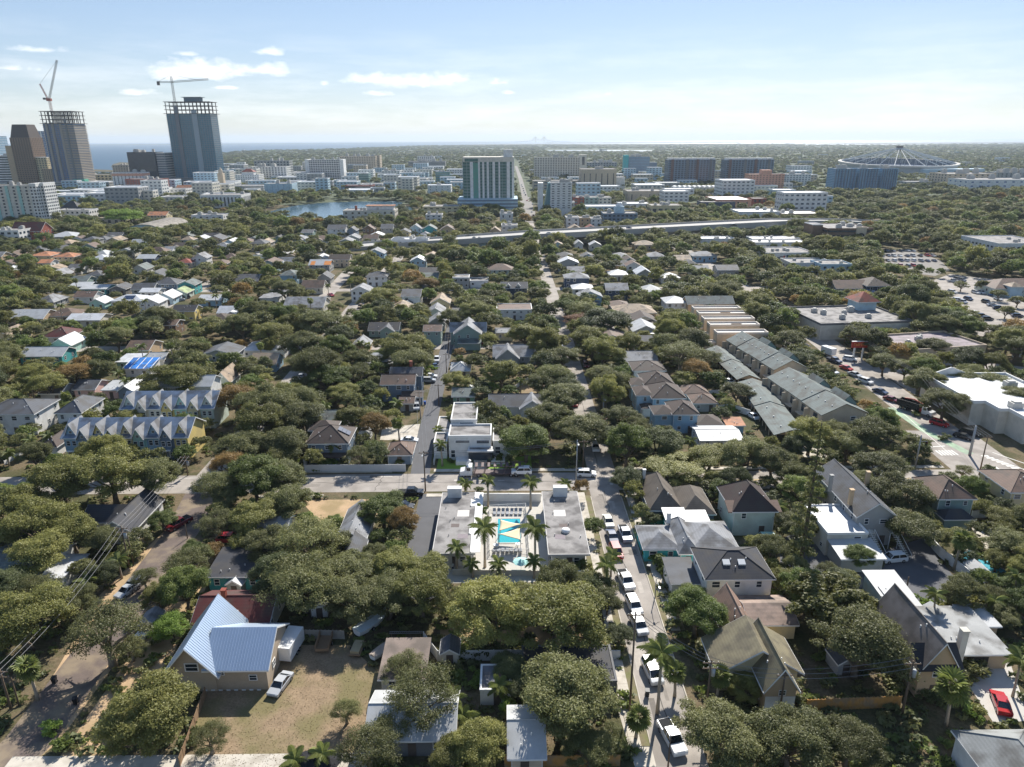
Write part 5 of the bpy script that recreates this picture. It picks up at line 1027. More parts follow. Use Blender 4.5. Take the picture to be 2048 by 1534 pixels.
for (lb, a, b, y, h, d, rf, rh, wc, rc) in FARH:
    t = house(lb, a, b, y, h, d, h, rf, rh, wc, rc)
    if 'solar' in lb: solar(t, -2, 3, 1.2, 4, lambda x, y: 3.5+2.0*y/5.5, 4)
    if 'dormers' in lb:
        for x in (-3, 2): dormer(t, x, .3, 4.5, 1.6, 1.2, .8, 3, 'white', 'grey')
    if 'orange tarps' in lb and 'its' in lb:
        for x, w_ in ((-5.2, 2.6), (2.8, 4.2)): MB().add([(x,-.3,4.72),(x+w_,-.3,4.72),(x+w_,3.6,6.38),(x,3.6,6.38)], [(0,1,2,3)]).build('tarp', M('orange_tarp', '#d98a45', rough=.6), t)
    if 'blue tarp roof' in lb and 'under' in lb:
        for i in range(5): MB().add([(-5+i*2.3,-.4,3.12),(-4.7+i*2.3,-.4,3.12),(-4.7+i*2.3,7.3,4.62),(-5+i*2.3,7.3,4.62)], [(0,1,2,3)]).build('batten', TRIM, t)
# ------------------------------------------------------------------ commercial buildings right of the avenue
t = thing('store', 'big white flat-roofed store beside the avenue, right', 'store', (150, 182, 0)); pol = [(-23,22),(-23,-2),(-19.5,-2),(-19.5,-8),(-17,-8),(-17,-15),(48,-15),(48,14),(2,14),(2,22)]
MB().prism(pol, 0, 6.6).build('wall', wallm('offwhite'), t); MB().prism(pol, 6.6, 6.68).build('roof', roofm('white'), t)
for a_, b_ in zip(pol, pol[1:]+pol[:1]):
    a_, b_ = Vector((*a_, 0)), Vector((*b_, 0)); d_ = b_-a_; link('parapet', MB().box(.02, d_.length-.02, -.18, .18, 6.4, 7.3).mesh('parapet', TRIM), t, loc=a_, rotz=math.atan2(d_.y, d_.x))
MB().ext_y([(-21,7.0),(-9,7.0),(-15,9.2)], 21.6, 22.0).build('sign_gable', wallm('white'), t)
for x, y in ((-4, 11), (8, 4), (20, 0), (-14, -6), (-6, -12), (28, -12)): MB().box(x-1.5, x+1.5, y-1.1, y+1.1, 6.7, 8.2).box(x-1, x+1, y-.7, y+.7, 8.2, 8.5).build('roof_unit', M('roof_unit', '#b9b6ae', rough=.6, var=.15), t)
FOOT.append((158, 180, 33, 26)); CLEAR.append((1845, 2048, 745, 835, 168)); MARKS.append((1980, 800, t['label']))
def flat(label, pts, h, wc, rc, nu, trim='brown', cat='store', us=2.4):
    """flat-roofed building from three roof-corner pixels: near-left, near-right, far-left"""
    a, b, c = [at(x, y, h) for x, y in pts]; w = (b-a).length; rz = math.atan2(b.y-a.y, b.x-a.x); d = (c-a).length; m_ = (a+b)/2
    t = thing('store', label, cat, (m_.x, m_.y, 0), rz); t['pm'] = pr(m_)[2]; t['side'] = -1; t['w'] = w; t['d'] = d
    body(t, 0, 0, w, d, h-.5, 'flat', .7, wc, rc, trim=wallm(trim)); units(t, w, d, h-.44, nu, us); mark(t, label, w, d, h, t['pm']); return t
t = flat('large grey flat-roofed store with brown parapet and cupola', [(1642,648),(1830,642),(1590,614)], 6.5, 'offwhite', 'flat', 6, 'dgrey'); w, d = t['w'], t['d']
MB().box(w*.22, w*.42, d*.72, d*1.0, 5.9, 10.2).build('cupola_wall', wallm('ltblue'), t); mb, fa = roof_mesh(w*.2, d*.28, 10.2, 3.0, 'hip', w*.32, d*.72, 1.2); r = mb.build('cupola_roof', roofm('red'), t); fa.build('fascia', TRIM, r)
t = flat('low brown flat-roofed shop with rooftop units', [(1826,700),(1974,690),(1782,670)], 5.0, 'beige', '#8d7f84', 4, 'beige'); w = t['w']
MB().box(-w/2-.12, -w/2-.02, 2, 12, 3.2, 4.0).build('sign_band', M('sign_maroon', '#7c3340'), t)
def glyphs(parent, z, w, n, mat, y=-.38, hh=.5, seed=1):
    """lettering too blurred to read: a line of letter-sized marks"""
    rg = random.Random(seed); mb = MB()
    for i in range(n):
        x = -w/2+w*(i+.5)/n; a = w/n*.36; k = rg.random()
        mb.box(x-a, x-a+.1, y-.04, y, z-hh/2, z+hh/2)
        if k < .8: mb.box(x-a+.12, x+a, y-.04, y, z+hh/2-.1, z+hh/2)
        if k > .2: mb.box(x-a+.12, x+a, y-.04, y, z-.05, z+.05)
        if k > .5: mb.box(x+a-.1, x+a, y-.04, y, z-hh/2, z-.06)
        if .3 < k < .9: mb.box(x-a+.12, x+a-.12, y-.04, y, z-hh/2, z-hh/2+.1)
    return mb.build('lettering', mat, parent)
def pylon(label, x, y, h, w, ph, col, txt, tcol, size, pcol='#d9d9d6', rz=0):
    P = at(x, y, h); t = thing('roadside_sign', label, 'sign', (P.x, P.y, 0), rz)
    for s in (-1, 1): MB().box(s*w*.28-.25, s*w*.28+.25, -.2, .2, 0, h-ph/2).build('post', M('signpost'+pcol, pcol), t)
    MB().box(-w/2, w/2, -.35, .35, h-ph/2, h+ph/2).build('sign_board', M('sign'+col, col, rough=.5, fine=0), t); glyphs(t, h+.1, w*.8, txt, M('signtext'+tcol, tcol, rough=.5, fine=0), hh=size); MB().box(-w/2-.08, w/2+.08, -.4, .4, h+ph/2, h+ph/2+.15).build('sign_cap', TRIM, t); return t
pylon('red and orange roadside sign by the avenue', 1719, 689, 5.5, 5.5, 2.2, '#b3382c', 7, '#f0a24a', 1.0); pylon('navy and white tall roadside sign in the car park', 1927, 635, 8, 6, 1.8, '#2d4a78', 8, '#b9c8e6', .8); pylon('red and yellow sign at the right edge', 2040, 682, 6, 5, 2, '#a02b2b', 7, '#d9946a', .8)
t = H('brown hip-roofed building with a blue mural wall', 1735, 1782, 572, 6, 14, 6, 'hip', 3, 'navy', 'dbrown'); wing(t, -12, 2, 16, 12, 4.5, 'gx', 3, 'grey', 'brown'); 
for i in range(5): MB().box(-6+i*2.6, -4.4+i*2.6, -.1, -.02, 1+.4*(i % 2), 4.2-.3*(i % 3)).build('mural_panel', M('mural%d' % i, ('#5d86c4', '#9fb4d9', '#c9d3e0', '#46609a', '#8592b3')[i]), t)
t = H('long dark mansard-roofed building at the right edge', 1990, 2110, 577, 4, 16, 4, 'hip', 3.5, 'palegreen', 'brown', cat='building'); wing(t, -6, -3, 6, 6, 5.5, 'hip', 1.6, 'ltblue', 'tan', win=False)
MUR = '#d8d4cc'
t = block('white mural-painted shop block with rooftop units', 1530, 1626, 524, 510, 26, 'white', fl=1, win=False, nu=5, us=2.4, h=5.5)
w = t['w']
for i in range(14): MB().box(-w/2+1+i*w/15, -w/2+1+i*w/15+random.uniform(1, 2.4), -.12, -.02, .6+random.random(), 3.2+random.random()*1.6).build('mural_panel', M('muralb%d' % (i % 5), ('#b5483f', '#3a4a66', '#e0b04a', '#6b6f78', '#2b2d35')[i % 5]), t)
block('low white shop with brown roof below the mural block', 1580, 1668, 544, 532, 18, 'white', fl=1, bay=5, fw=.4, fh=.35, nu=2, h=5)
block('white two-storey corner shop below the mural block', 1640, 1702, 550, 530, 16, 'ltblue', fl=2, bay=4, fw=.35, fh=.4, nu=3)
for i, (a, b, y, lb) in enumerate(((1502,1600,492,'long white-roofed workshop before the highway'),(1508,1612,500,'flat pale-roofed workshop below the white one'),(1400,1470,492,'low grey shed by the highway ramp'))): block(lb, a, b, y, y-9, 14, 'white', fl=1, bay=6, fw=.3, fh=.3, nu=3, rc='white', h=5)
t = block('dark banded office block with a round emblem', 1650, 1742, 495, 458, 34, 'brown', fl=4, fw=1.0, fh=.42, gl='dark', nu=6, us=3.5, cat='office'); w, h = t['w'], t['h']
MB().box(w*.12, w*.34, -1.2, -.05, 0, h+1.5).build('emblem_panel', wallm('beige'), t)
em = MB().tube([(w*.23,-1.22,h*.6),(w*.23,-1.32,h*.6)], 2.6, 20).build('emblem', M('emblem_dark', '#1f1f22'), t); MB().tube([(w*.23,-1.33,h*.6),(w*.23,-1.38,h*.6)], 1.5, 20).build('emblem_ring', M('emblem_light', '#d8d8d4'), em); MB().tube([(w*.23,-1.39,h*.6),(w*.23,-1.42,h*.6)], .8, 16).build('emblem_centre', M('emblem_dark'), em)
body(t, -w*.62, 8, w*.22, 16, h*1.15, 'flat', .5, 'brown', 'flat')
t = block('white office with a row of dark square windows, right', 1990, 2100, 517, 488, 40, 'white', fl=1, bay=4, fw=.5, fh=.24, zlo=4.5, nu=3, cat='office')
# ------------------------------------------------------------------ elevated highway
HC = M('highway_concrete', '#b0aca5', rough=.85, var=.1, scale=.1, fine=.05, fscale=1)
def viaduct(label, px, w, name='highway_bridge'):
    P = [at(x, y, z) for x, y, z in px]; Q = []
    for a, b in zip(P, P[1:]): Q += [a.lerp(b, i/6) for i in range(6)]
    Q.append(P[-1]); t = thing(name, label, 'bridge'); top, fs = strip_mesh(Q, w); bot = [(x, y, max(.02, z-2.6)) for x, y, z in top]; n = len(top); k = n//2
    f2 = fs+[tuple(i+n for i in f[::-1]) for f in fs]+[(2*i, 2*i+2, n+2*i+2, n+2*i) for i in range(k-1)]+[(2*i+1, n+2*i+1, n+2*i+3, 2*i+3) for i in range(k-1)]
    MB().add(top+bot, f2).build('deck', HC, t)
    for s in (0, 1):
        side = [Vector(top[2*i+s]) for i in range(k)]; mb = MB(); v = []; f = []
        for i, p in enumerate(side): v += [(p.x, p.y, p.z+.01), (p.x, p.y, p.z+1.4), (p.x, p.y+.35, p.z+1.4), (p.x, p.y+.35, p.z+.01)]
        for i in range(k-1):
            for j in range(4): f.append((4*i+j, 4*i+(j+1) % 4, 4*i+4+(j+1) % 4, 4*i+4+j))
        mb.add(v, f).build('barrier', HC, t)
    vs, fs = strip_mesh([q+Vector((0,0,.05)) for q in Q], .25); MB().add(vs, fs).build('lane_line', WHITEP, t)
    for i in range(1, k, 2):
        q = Q[i]
        if q.z > 3:
            for s in (-.3, .3): MB().box(q.x-.7, q.x+.7, q.y+s*w-.7, q.y+s*w+.7, 0, q.z-2.5).build('pillar', HC, t)
    ROADS.append(([(q.x, q.y) for q in Q], w/2+3)); return t
viaduct('elevated concrete highway crossing the whole middle distance', [(520,511,.3),(640,500,.5),(780,487,2),(900,479,6),(1046,469,8.5),(1250,458,9),(1400,450,9.5),(1560,442,9.5),(1660,442,6),(1800,447,3),(1950,452,1.5),(2110,455,1.5)], 24)
viaduct('curving highway exit ramp below the main deck', [(1560,453,7),(1480,455,6.5),(1400,460,6),(1320,466,5),(1240,473,3.5),(1120,482,1.5)], 9, 'highway_ramp')
viaduct('far highway strip right of the stadium', [(1880,332,6),(2000,333,6),(2110,334,6)], 24)
# ------------------------------------------------------------------ downtown
def tower(label, x0, x1, yb, yt, d, fl, gl, slab, wc, top_open=0, proud=.9, cols=10, rot=0, piers=0, body_c=None):
    A, B = at(x0, yb), at(x1, yb); c = (A+B)/2; w = B.x-A.x; h = height_at(c, yt); t = thing('tower_block', label, 'tower', (c.x, c.y, 0), R_(rot)); fh = h/fl; hb = h-top_open*fh
    MB().box(-w/2, w/2, 0, d, 0, hb).build('glass_walls', GL[gl], t); sm = M('slab_'+slab, slab, rough=.8); mb = MB()
    for k in range(1, fl-top_open+1): z = k*fh; p = proud; mb.box(-w/2-p, w/2+p, -p, d+p, z-.45, z)
    mb.build('floor_slabs', sm, t, kind='stuff'); mb = MB(); dk = M('bare_frame', '#57514c', rough=.9)
    for k in range(fl-top_open, fl+1, 2): z = k*fh; p = proud+(2.2 if k == fl-top_open else .8); mb.box(-w/2-p, w/2+p, -p, d+p, z-.7, z)
    if top_open: mb.build('frame_slabs', dk, t, kind='stuff')
    mb = MB()
    for k in range(fl):
        if k*fh >= hb-.1:
            for i in range(cols+1):
                for yy in (.5, d*.5, d-.5): x = -w/2+.5+(w-1)*i/cols; mb.box(x-.5, x+.5, yy-.5, yy+.5, k*fh, (k+1)*fh)
    if top_open: mb.build('columns', dk, t, kind='stuff')
    if piers:
        mb = MB()
        for i in range(piers): x = -w/2+w*(i+.5)/piers; mb.box(x-w/piers*.17, x+w/piers*.17, -proud-.25, -.05, 0, hb)
        mb.build('piers', wallm(wc), t, kind='stuff')
    mb = MB(); n2 = max(6, int(w/4))
    for i in range(n2+1): x = -w/2+w*i/n2; mb.box(x-.18, x+.18, -.3, -.02, 0, hb)
    mb.build('mullions', sm, t, kind='stuff'); mark(t, label, w, d, h, pr((c.x, c.y, h))[2]); t['w'] = w; t['h'] = h; t['d'] = d; return t
def lattice(mb, a, b, s, n):
    a, b = Vector(a), Vector(b); t = (b-a).normalized(); u = t.cross(Vector((0,1,0)) if abs(t.y) < .8 else Vector((1,0,0))).normalized(); v = t.cross(u); cs = [(u*i+v*j)*s/2 for i, j in ((1,1),(1,-1),(-1,-1),(-1,1))]
    for c in cs: mb.tube([a+c, b+c], .22, 4)
    for k in range(n):
        p, q = a.lerp(b, k/n), a.lerp(b, (k+1)/n)
        for i in range(4): mb.tube([p+cs[i], q+cs[(i+1) % 4]], .14, 3)
    return mb
t10 = tower('tall glass tower under construction with flat-jib crane', 356, 438, 372, 203, 32, 44, 'teal', '#647680', 'grey', 6, 1.2, 11, piers=0)
w, h, d = t10['w'], t10['h'], t10['d']; MB().box(w*.08, w*.2, -1.6, -.3, 0, h*.9).build('central_bay', wallm('#8a9ba4'), t10); MB().box(-w*.3, -w*.22, -2.4, -.4, 0, h*.95).build('hoist_track', M('hoist', '#6e7478'), t10); MB().box(-w*.1, w*.25, 8, 24, h, h+7).box(-w*.15, w*.3, 6, 26, h+7, h+7.6).build('roof_core', M('slab_#647680'), t10); MB().box(-w/2-6, w/2+6, -4, d, 0, 14).build('podium', wallm('grey'), t10)
facade(t10, w+12, d, 14, 4, 5, 1., .45, GL['dark'], y0=-4.02)
P = Vector(t10.location); c = thing('tower_crane', 'grey flat-jib tower crane on the tall glass tower', 'crane', (P.x-w*.3, P.y+6, h-12)); STC = M('crane_steel', '#8a8478', rough=.6); STR = M('crane_red', '#a05a48', rough=.6)
lattice(MB(), (0,0,0), (0,0,52), 2.6, 18).build('mast', STC, c); lattice(MB(), (0,0,43), (62,0,47), 2, 22).build('jib', STC, c); lattice(MB(), (0,0,43), (-24,0,43), 2, 8).build('counter_jib', STC, c); MB().box(-25,-21,-1.4,1.4,38,44).build('counterweight', M('crane_dark', '#55534f'), c); MB().tube([(0,0,54),(40,0,47)], .18, 4).tube([(0,0,54),(-22,0,44)], .18, 4).build('stay_cable', STC, c)
t4 = tower('unfinished tower with red luffing crane, far left', 114, 170, 380, 222, 34, 40, 'blue', '#7f7a75', 'beige', 6, .9, 8, piers=0)
w, h, d = t4['w'], t4['h'], t4['d']
mb = MB()
for k in range(34): z = 14+k*(h*.83-14)/34; mb.box(w*.08, w/2+1.6, -1.5, d, z, z+1.5)
mb.build('balconies', wallm('#9f978c'), t4, kind='stuff'); mb = MB()
for x in (-.42, -.22, .04): mb.box(w*x, w*(x+.07), -1.4, -.05, 0, h*.86)
mb.build('piers', wallm('#98928a'), t4, kind='stuff'); MB().box(w*.24, w*.3, -1.9, -.3, 0, h*.9).build('hoist_track', M('hoist'), t4); MB().box(-w/2-3, w/2+14, -8, d, 0, 13).build('podium', wallm('offwhite'), t4); facade(t4, w+17, d, 13, 4, 5, 1., .45, GL['dark'], y0=-8.02, cx=5.5); MB().box(w*.2, w*.6, -6, 6, 13, 17).build('green_screen', M('green_net', '#4f9a86'), t4)
P = Vector(t4.location); c = thing('tower_crane', 'red and white luffing crane on the unfinished tower', 'crane', (P.x-w*.22, P.y+8, h)); lattice(MB(), (0,0,-6), (0,0,16), 2.6, 8).build('mast', STR, c); MB().box(-4,3,-2,2,15,19).build('cab', STR, c); lattice(MB(), (0,0,18), (24,0,74), 2, 22).build('boom', STC, c); lattice(MB(), (-2,0,18), (-10,0,40), 1.6, 6).build('a_frame', STR, c); MB().tube([(-10,0,40),(24,0,74)], .15, 4).build('stay_cable', STC, c); MB().box(-9,-5,-1.5,1.5,17,20).build('counterweight', M('crane_dark'), c)
# brown tower with a sloped crown
t2 = block('brown stone tower with a dark sloped crown', 42, 80, 378, 276, 34, 'brown', fl=26, bay=4, fw=.5, fh=.55, gl='brown', nu=0, cat='tower'); w, h = t2['w'], t2['h']
MB().add([(-w/2+1,1,h),(w/2-1,1,h),(w/2-1,33,h),(-w/2+1,33,h),(-w/2+5,6,h+21),(w/2-5,6,h+21),(w/2-5,28,h+21),(-w/2+5,28,h+21)], [(0,1,5,4),(1,2,6,5),(2,3,7,6),(3,0,4,7),(4,5,6,7)]).build('crown_roof', roofm('dbrown'), t2)
body(t2, w/2+9, 3, 18, 28, h*.62, 'flat', .6, 'cream', 'flat'); facade(t2, 18, 28, h*.62, 18, 4, .6, .5, GL['dark'], y0=3, cx=w/2+9); body(t2, -w/2-6, 3, 12, 28, h*.85, 'flat', .6, 'tan', 'flat')
tower('white and blue glass tower behind the brown tower', 82, 120, 360, 262, 30, 30, 'blue', '#d7dade', 'white', 0, .5, piers=5)
tower('slim pale glass tower at the left edge', -14, 12, 372, 272, 30, 30, 'sky', '#cfd4d8', 'white', 0, .4)
block('white office with long dark window bands, left edge', -10, 58, 376, 312, 36, 'white', fl=13, fw=1., fh=.5, cat='office', nu=4, us=5); block('tan mid-rise between the brown and unfinished towers', 92, 116, 378, 338, 24, 'tan', fl=10, fw=.6)
t = block('white and teal apartment tower, left edge', -22, 74, 456, 372, 17, 'offwhite', fl=13, bay=6, fw=.32, fh=.5, cat='apartments', nu=4, us=4); w, h = t['w'], t['h']
mb = MB()
for i in range(4): x = -w/2+2+i*w/4.2; mb.box(x, x+2.6, -.5, -.1, 0, h)
mb.build('teal_strips', wallm('mint'), t, kind='stuff'); body(t, w/2+3, .3, 6, 18, h+1.5, 'flat', .6, 'white', 'flat'); facade(t, 6, 18, h, 13, 3, .5, .5, GL['dark'], y0=.3, cx=w/2+3)
body(t, w/2+7.4, 7, 3, 18, h+1.5, 'flat', .6, 'white', 'flat'); facade(t, 3, 18, h, 13, 3.2, .5, .5, GL['dark'], y0=7, cx=w/2+7.4)
B_ = block
t7 = B_('dark glass office block right of the harbour', 266, 318, 374, 305, 34, GL['dark'], fl=12, fw=1., fh=.75, gl='dark', cat='office', nu=6, us=6); body(t7, t7['w']/2+8, 4, 15, 30, t7['h']*.98, 'flat', .6, 'grey', 'flat'); facade(t7, 15, 30, t7['h']*.98, 14, 3, 1., .5, GL['grey'], y0=4, cx=t7['w']/2+8)
t = B_('white hotel with an orange-brown top band', 231, 288, 382, 346, 26, 'white', fl=9, bay=6, fw=.25, fh=.7, gl='dark', nu=3, us=6); MB().box(-t['w']/2-.4, t['w']/2+.4, -.4, 26.4, t['h']-4.5, t['h']-.8).build('top_band', wallm('salmon'), t)
B_('pale plain block behind the white hotel', 232, 262, 372, 331, 20, 'grey', fl=9, bay=5, fw=.3, nu=2, us=4); B_('red brick hotel with pale side, left downtown', 256, 324, 388, 359, 28, 'brick', fl=8, bay=4, fw=.4, fh=.5, gl='grey', nu=4, us=5)
B_('yellow and cream low block by the unfinished tower', 184, 234, 376, 350, 26, 'cream', fl=5, bay=6, fw=.5, nu=3, us=5); B_('grey low block left of the yellow block', 167, 200, 386, 368, 20, 'grey', fl=5, bay=4, fw=.5)
t = B_('white stepped building with small red roof', 474, 520, 374, 350, 26, 'white', fl=7, bay=4, fw=.4, fh=.4); mb, fa = roof_mesh(t['w']*.5, 14, t['h']+5, 5, 'hip', 0, 4, .8); r = mb.build('red_roof', roofm('red'), t); MB().box(-t['w']*.25, t['w']*.25, 4, 18, t['h'], t['h']+5).build('penthouse', wallm('white'), t)
B_('open white parking deck below the stepped building', 458, 528, 388, 372, 28, 'white', fl=4, fw=1., fh=.45, gl='dark', nu=0)
t = B_('white church with an orange roof and bell tower', 400, 438, 389, 378, 20, 'cream', fl=2, bay=6, fw=.4); mb, fa = roof_mesh(t['w'], 20, t['h'], 7, 'gx', 0, 0, .8); mb.build('tile_roof', roofm('terracotta'), t); x = t['w']/2+4; MB().box(x-4, x+4, 2, 10, 0, 30).build('bell_tower', wallm('beige'), t); MB().tube([(x,6,30),(x,6,34),(x,6,38)], [4,3,.3], 8).build('bell_tower_cap', wallm('beige'), t)
t = B_('tan-roofed church hall left of the bell tower', 352, 396, 391, 381, 24, 'cream', fl=1, bay=6, fw=.4); mb, fa = roof_mesh(t['w'], 24, t['h'], 7, 'gx', 0, 0, .8); mb.build('tile_roof', roofm('terracotta'), t)
t = B_('white colonnaded museum hall in the trees', 404, 484, 416, 391, 34, 'white', fl=1, bay=4.5, fw=.4, fh=.72, gl='dark', nu=3, us=4); B_('long white low building below the brick hotel', 210, 304, 398, 384, 18, 'white', fl=2, bay=9, fw=.35, fh=.3, nu=4, us=4)
t = B_('white block with a black mansard roof, left', 115, 180, 438, 421, 18, 'white', fl=2, bay=5, fw=.4, fh=.4); body(t, -t['w']*.4, 16, t['w']*.7, 20, t['h']*.8, 'hip', 9, 'white', 'black'); B_('low tan building below the bright green tree', 200, 254, 449, 437, 16, 'beige', fl=1, bay=6, fw=.4)
B_('white building with blue awning among upper left trees', 385, 447, 446, 431, 18, 'white', fl=2, bay=6, fw=.35, fh=.3, nu=4, us=4)
# barrel-roofed hall, red church and white shop far left
A, B = at(232,476), at(345,470); c = (A+B)/2; t = thing('hall', 'grey barrel-roofed hall among upper left trees', 'hall', (c.x, c.y, 0)); w = (B-A).length; prof = [(-w*.32*math.cos(math.pi*i/14), 5+5*math.sin(math.pi*i/14)) for i in range(15)]
MB().ext_y([(x, z-.3) for x, z in prof], .2, 54.8).build('end_wall', wallm('ltblue'), t); MB().ext_y(prof+[(x, z-.25) for x, z in prof[::-1]], -1, 56).build('barrel_roof', roofm('#8a8378'), t); MB().box(-w*.31, w*.31, 0.4, 55, 0, 5).build('wall', wallm('grey'), t); mark(t, t['label'], w*.64, 50, 14, 3)
t = house('red-roofed church at the far left edge', 22, 80, 462, 9, 16, 9, 'gx', 6, 'brick', 'maroon', cat='church', name='church'); B_('white three-storey shop block at the left edge', -8, 42, 490, 462, 18, 'white', fl=3, bay=5, fw=.5, fh=.45, nu=5, us=3)
# centre
t = B_('wide slab block with white ends and dark window grid', 616, 688, 366, 320, 22, 'white', fl=13, bay=4.2, fw=.8, fh=.6, gl='dark', nu=4, us=6, cat='office'); MB().box(-t['w']/2-1, -t['w']/2+6, -1.2, 22, 0, t['h']+1).build('end_wall', wallm('white'), t); MB().box(t['w']/2-6, t['w']/2+1, -1.2, 22, 0, t['h']+1).build('end_wall', wallm('white'), t)
B_('broad beige hospital block behind the slab block', 682, 752, 344, 313, 40, 'beige', fl=9, bay=6, fw=.5, fh=.35, gl='brown', nu=5, us=8); B_('beige end tower of the hospital block', 746, 761, 343, 311, 30, 'beige', fl=9, bay=9, fw=.4, fh=.3); B_('white pilastered block left of the slab block', 504, 574, 363, 334, 30, 'white', fl=7, bay=6, fw=.5, fh=.62, gl='grey', nu=5, us=8); B_('grey rooftop block behind the pilastered block', 512, 580, 352, 322, 26, 'grey', fl=6, bay=7, fw=.5, nu=4, us=7)
B_('pale blue windowless box near the lake', 531, 585, 391, 368, 28, 'ltblue', fl=1, bay=8, fw=.08, fh=.8, gl='sky', nu=3, us=6); B_('grey low block between lake and slab block', 588, 640, 376, 364, 22, 'grey', fl=3, bay=8, fw=.3, nu=3, us=5); B_('green glass small office behind the lake', 719, 738, 369, 348, 22, 'sage', fl=6, fw=1., fh=.55, gl='green'); B_('low brown modern hall behind the lake', 692, 746, 386, 371, 18, 'brick', fl=2, fw=1., fh=.55, gl='dark', nu=3, us=4, rc='white')
B_('stepped white hospital wing in the distance', 818, 890, 339, 323, 40, 'grey', fl=6, bay=6, fw=1., fh=.4, nu=5, us=9); B_('white tower on the stepped hospital wing', 836, 868, 334, 313, 30, 'white', fl=7, bay=6, fw=.5, nu=3, us=6); B_('white low blocks behind the lake, left', 764, 800, 356, 342, 30, 'white', fl=4, bay=6, fw=.4, nu=4, us=6); B_('white low blocks behind the lake, right', 802, 826, 354, 341, 26, 'white', fl=4, bay=6, fw=.4); B_('pale block left of the teal glass cube', 834, 864, 357, 340, 24, 'offwhite', fl=4, bay=6, fw=.4)
B_('teal glass cube left of the condo tower', 872, 900, 366, 344, 26, GL['teal'], fl=5, fw=1., fh=.7, gl='green', nu=3, us=5); B_('white windowless box with side windows left of condo', 856, 902, 393, 371, 26, 'white', fl=4, bay=9, fw=.1, nu=2, us=4, rc='white')
tc_ = tower('white and green glass condominium tower', 928, 1028, 425, 317, 34, 18, 'green', '#93a8a6', 'white', 0, .5, piers=0); w, h, d = tc_['w'], tc_['h'], tc_['d']
for x0_, x1_ in ((-.36,-.30),(-.20,-.165),(-.12,-.08),(-.03,.01),(.08,.13),(.2,.23),(.36,.42),(.46,.5)): MB().box(w*x0_, w*x1_, -1.2, -.55, 14, h*.94).build('pier', wallm('white'), tc_)
MB().box(-w*.3, -w*.2, -.9, -.56, 14, h*.92).build('green_bay', wallm('#5f9a8a'), tc_); MB().box(-w/2, w/2, -.9, d, h*.94, h+1.5).build('crown', wallm('offwhite'), tc_); MB().box(-w*.46, -w*.2, -1.0, -.85, h*.945, h).build('crown_glass', GL['green'], tc_); MB().box(w*.3, w*.48, 4, 18, h+1.5, h+9).build('roof_tower', wallm('white'), tc_)
MB().box(-w/2-6, w/2+4, -10, d, 0, 15).build('podium', wallm('ltblue'), tc_)
for k in range(4): MB().box(-w/2-6.1, w/2+4.1, -10.15, -9.9, 2+k*3.5, 3.6+k*3.5).build('podium_band', wallm('slate'), tc_)
B_('yellow stepped hotel by the lake, right of water', 846, 917, 433, 414, 26, 'cream', fl=3, bay=6, fw=.5, fh=.4, gl='brown', nu=4, us=4); t = B_('cream mediterranean apartment house before the lake', 688, 790, 446, 422, 22, 'offwhite', fl=3, bay=6, fw=.3, fh=.4, gl='brown', nu=3, us=3); MB().box(-4, 22, 12, 21, t['h'], t['h']+3.5).build('penthouse', wallm('white'), t); MB().box(-5, 23, 11, 22, t['h']+3.5, t['h']+4).build('tile_roof', roofm('terracotta'), t); chimney(t, -t['w']*.28, 10, t['h'], t['h']+4, 'brick', 2)
B_('white three-storey block right of the lakeside apartment house', 852, 884, 447, 430, 14, 'white', fl=3, bay=4.5, fw=.4, fh=.4, nu=2, us=3); B_('white low office beside the avenue', 1003, 1035, 468, 452, 16, 'white', fl=2, bay=4, fw=.4, fh=.25, nu=3, us=3); B_('white windowless block beside the condo podium', 1000, 1026, 447, 428, 16, 'white', fl=2, bay=8, fw=.2, nu=3, us=4)
t = B_('long white mission-style building below the highway', 783, 857, 493, 480, 14, 'white', fl=1, bay=5, fw=.3, fh=.4, nu=3, us=3, rc='white'); 
for x in (-.3, .32): MB().ext_y([(t['w']*x+3.2*math.cos(a)*1.6, t['h']+2.6*math.sin(a)) for a in [math.pi*i/10 for i in range(11)]], .1, .5).build('mission_gable', wallm('white'), t)
B_('white flat-roofed blue-walled building below the highway', 916, 972, 498, 482, 16, 'ltblue', fl=2, bay=6, fw=.5, fh=.35, nu=3, us=3, rc='white')
# right of centre
t = B_('broad cream condominium with arched top windows', 1069, 1160, 360, 315, 34, 'offwhite', fl=13, bay=5, fw=.55, fh=.5, gl='brown', nu=6, us=7); MB().box(t['w']/2-2, t['w']/2+12, -2, 20, 0, t['h']+5).build('end_tower', wallm('offwhite'), t); MB().box(t['w']/2+3, t['w']/2+8, -2.3, -1.9, t['h']-14, t['h']+1).build('arched_window', GL['dark'], t)
t = B_('massive beige box with tall dark slits', 1162, 1232, 381, 339, 40, 'beige', fl=1, bay=9, fw=.16, fh=.62, gl='dark', nu=4, us=6); body(t, t['w']/2+8, 10, 14, 28, t['h']*.6, 'flat', .6, 'white', 'flat'); B_('beige garage podium before the cream condominium', 1066, 1162, 380, 362, 28, 'beige', fl=3, bay=8, fw=.75, fh=.5, gl='grey', nu=4, us=6)
t = B_('blue-grey hospital tower with a turquoise spine', 1256, 1298, 351, 314, 36, 'slate', fl=12, bay=6, fw=1., fh=.4, gl='sky', nu=5, us=8); MB().box(-t['w']/2-10, -t['w']/2-1, -3, 20, 0, t['h']+4).build('turquoise_spine', wallm('aqua'), t); body(t, t['w']/2+9, 6, 17, 30, t['h']*.7, 'flat', .6, 'slate', 'flat'); B_('low long hospital wing left of the blue tower', 1172, 1234, 340, 325, 40, 'grey', fl=4, bay=7, fw=.5, nu=6, us=8)
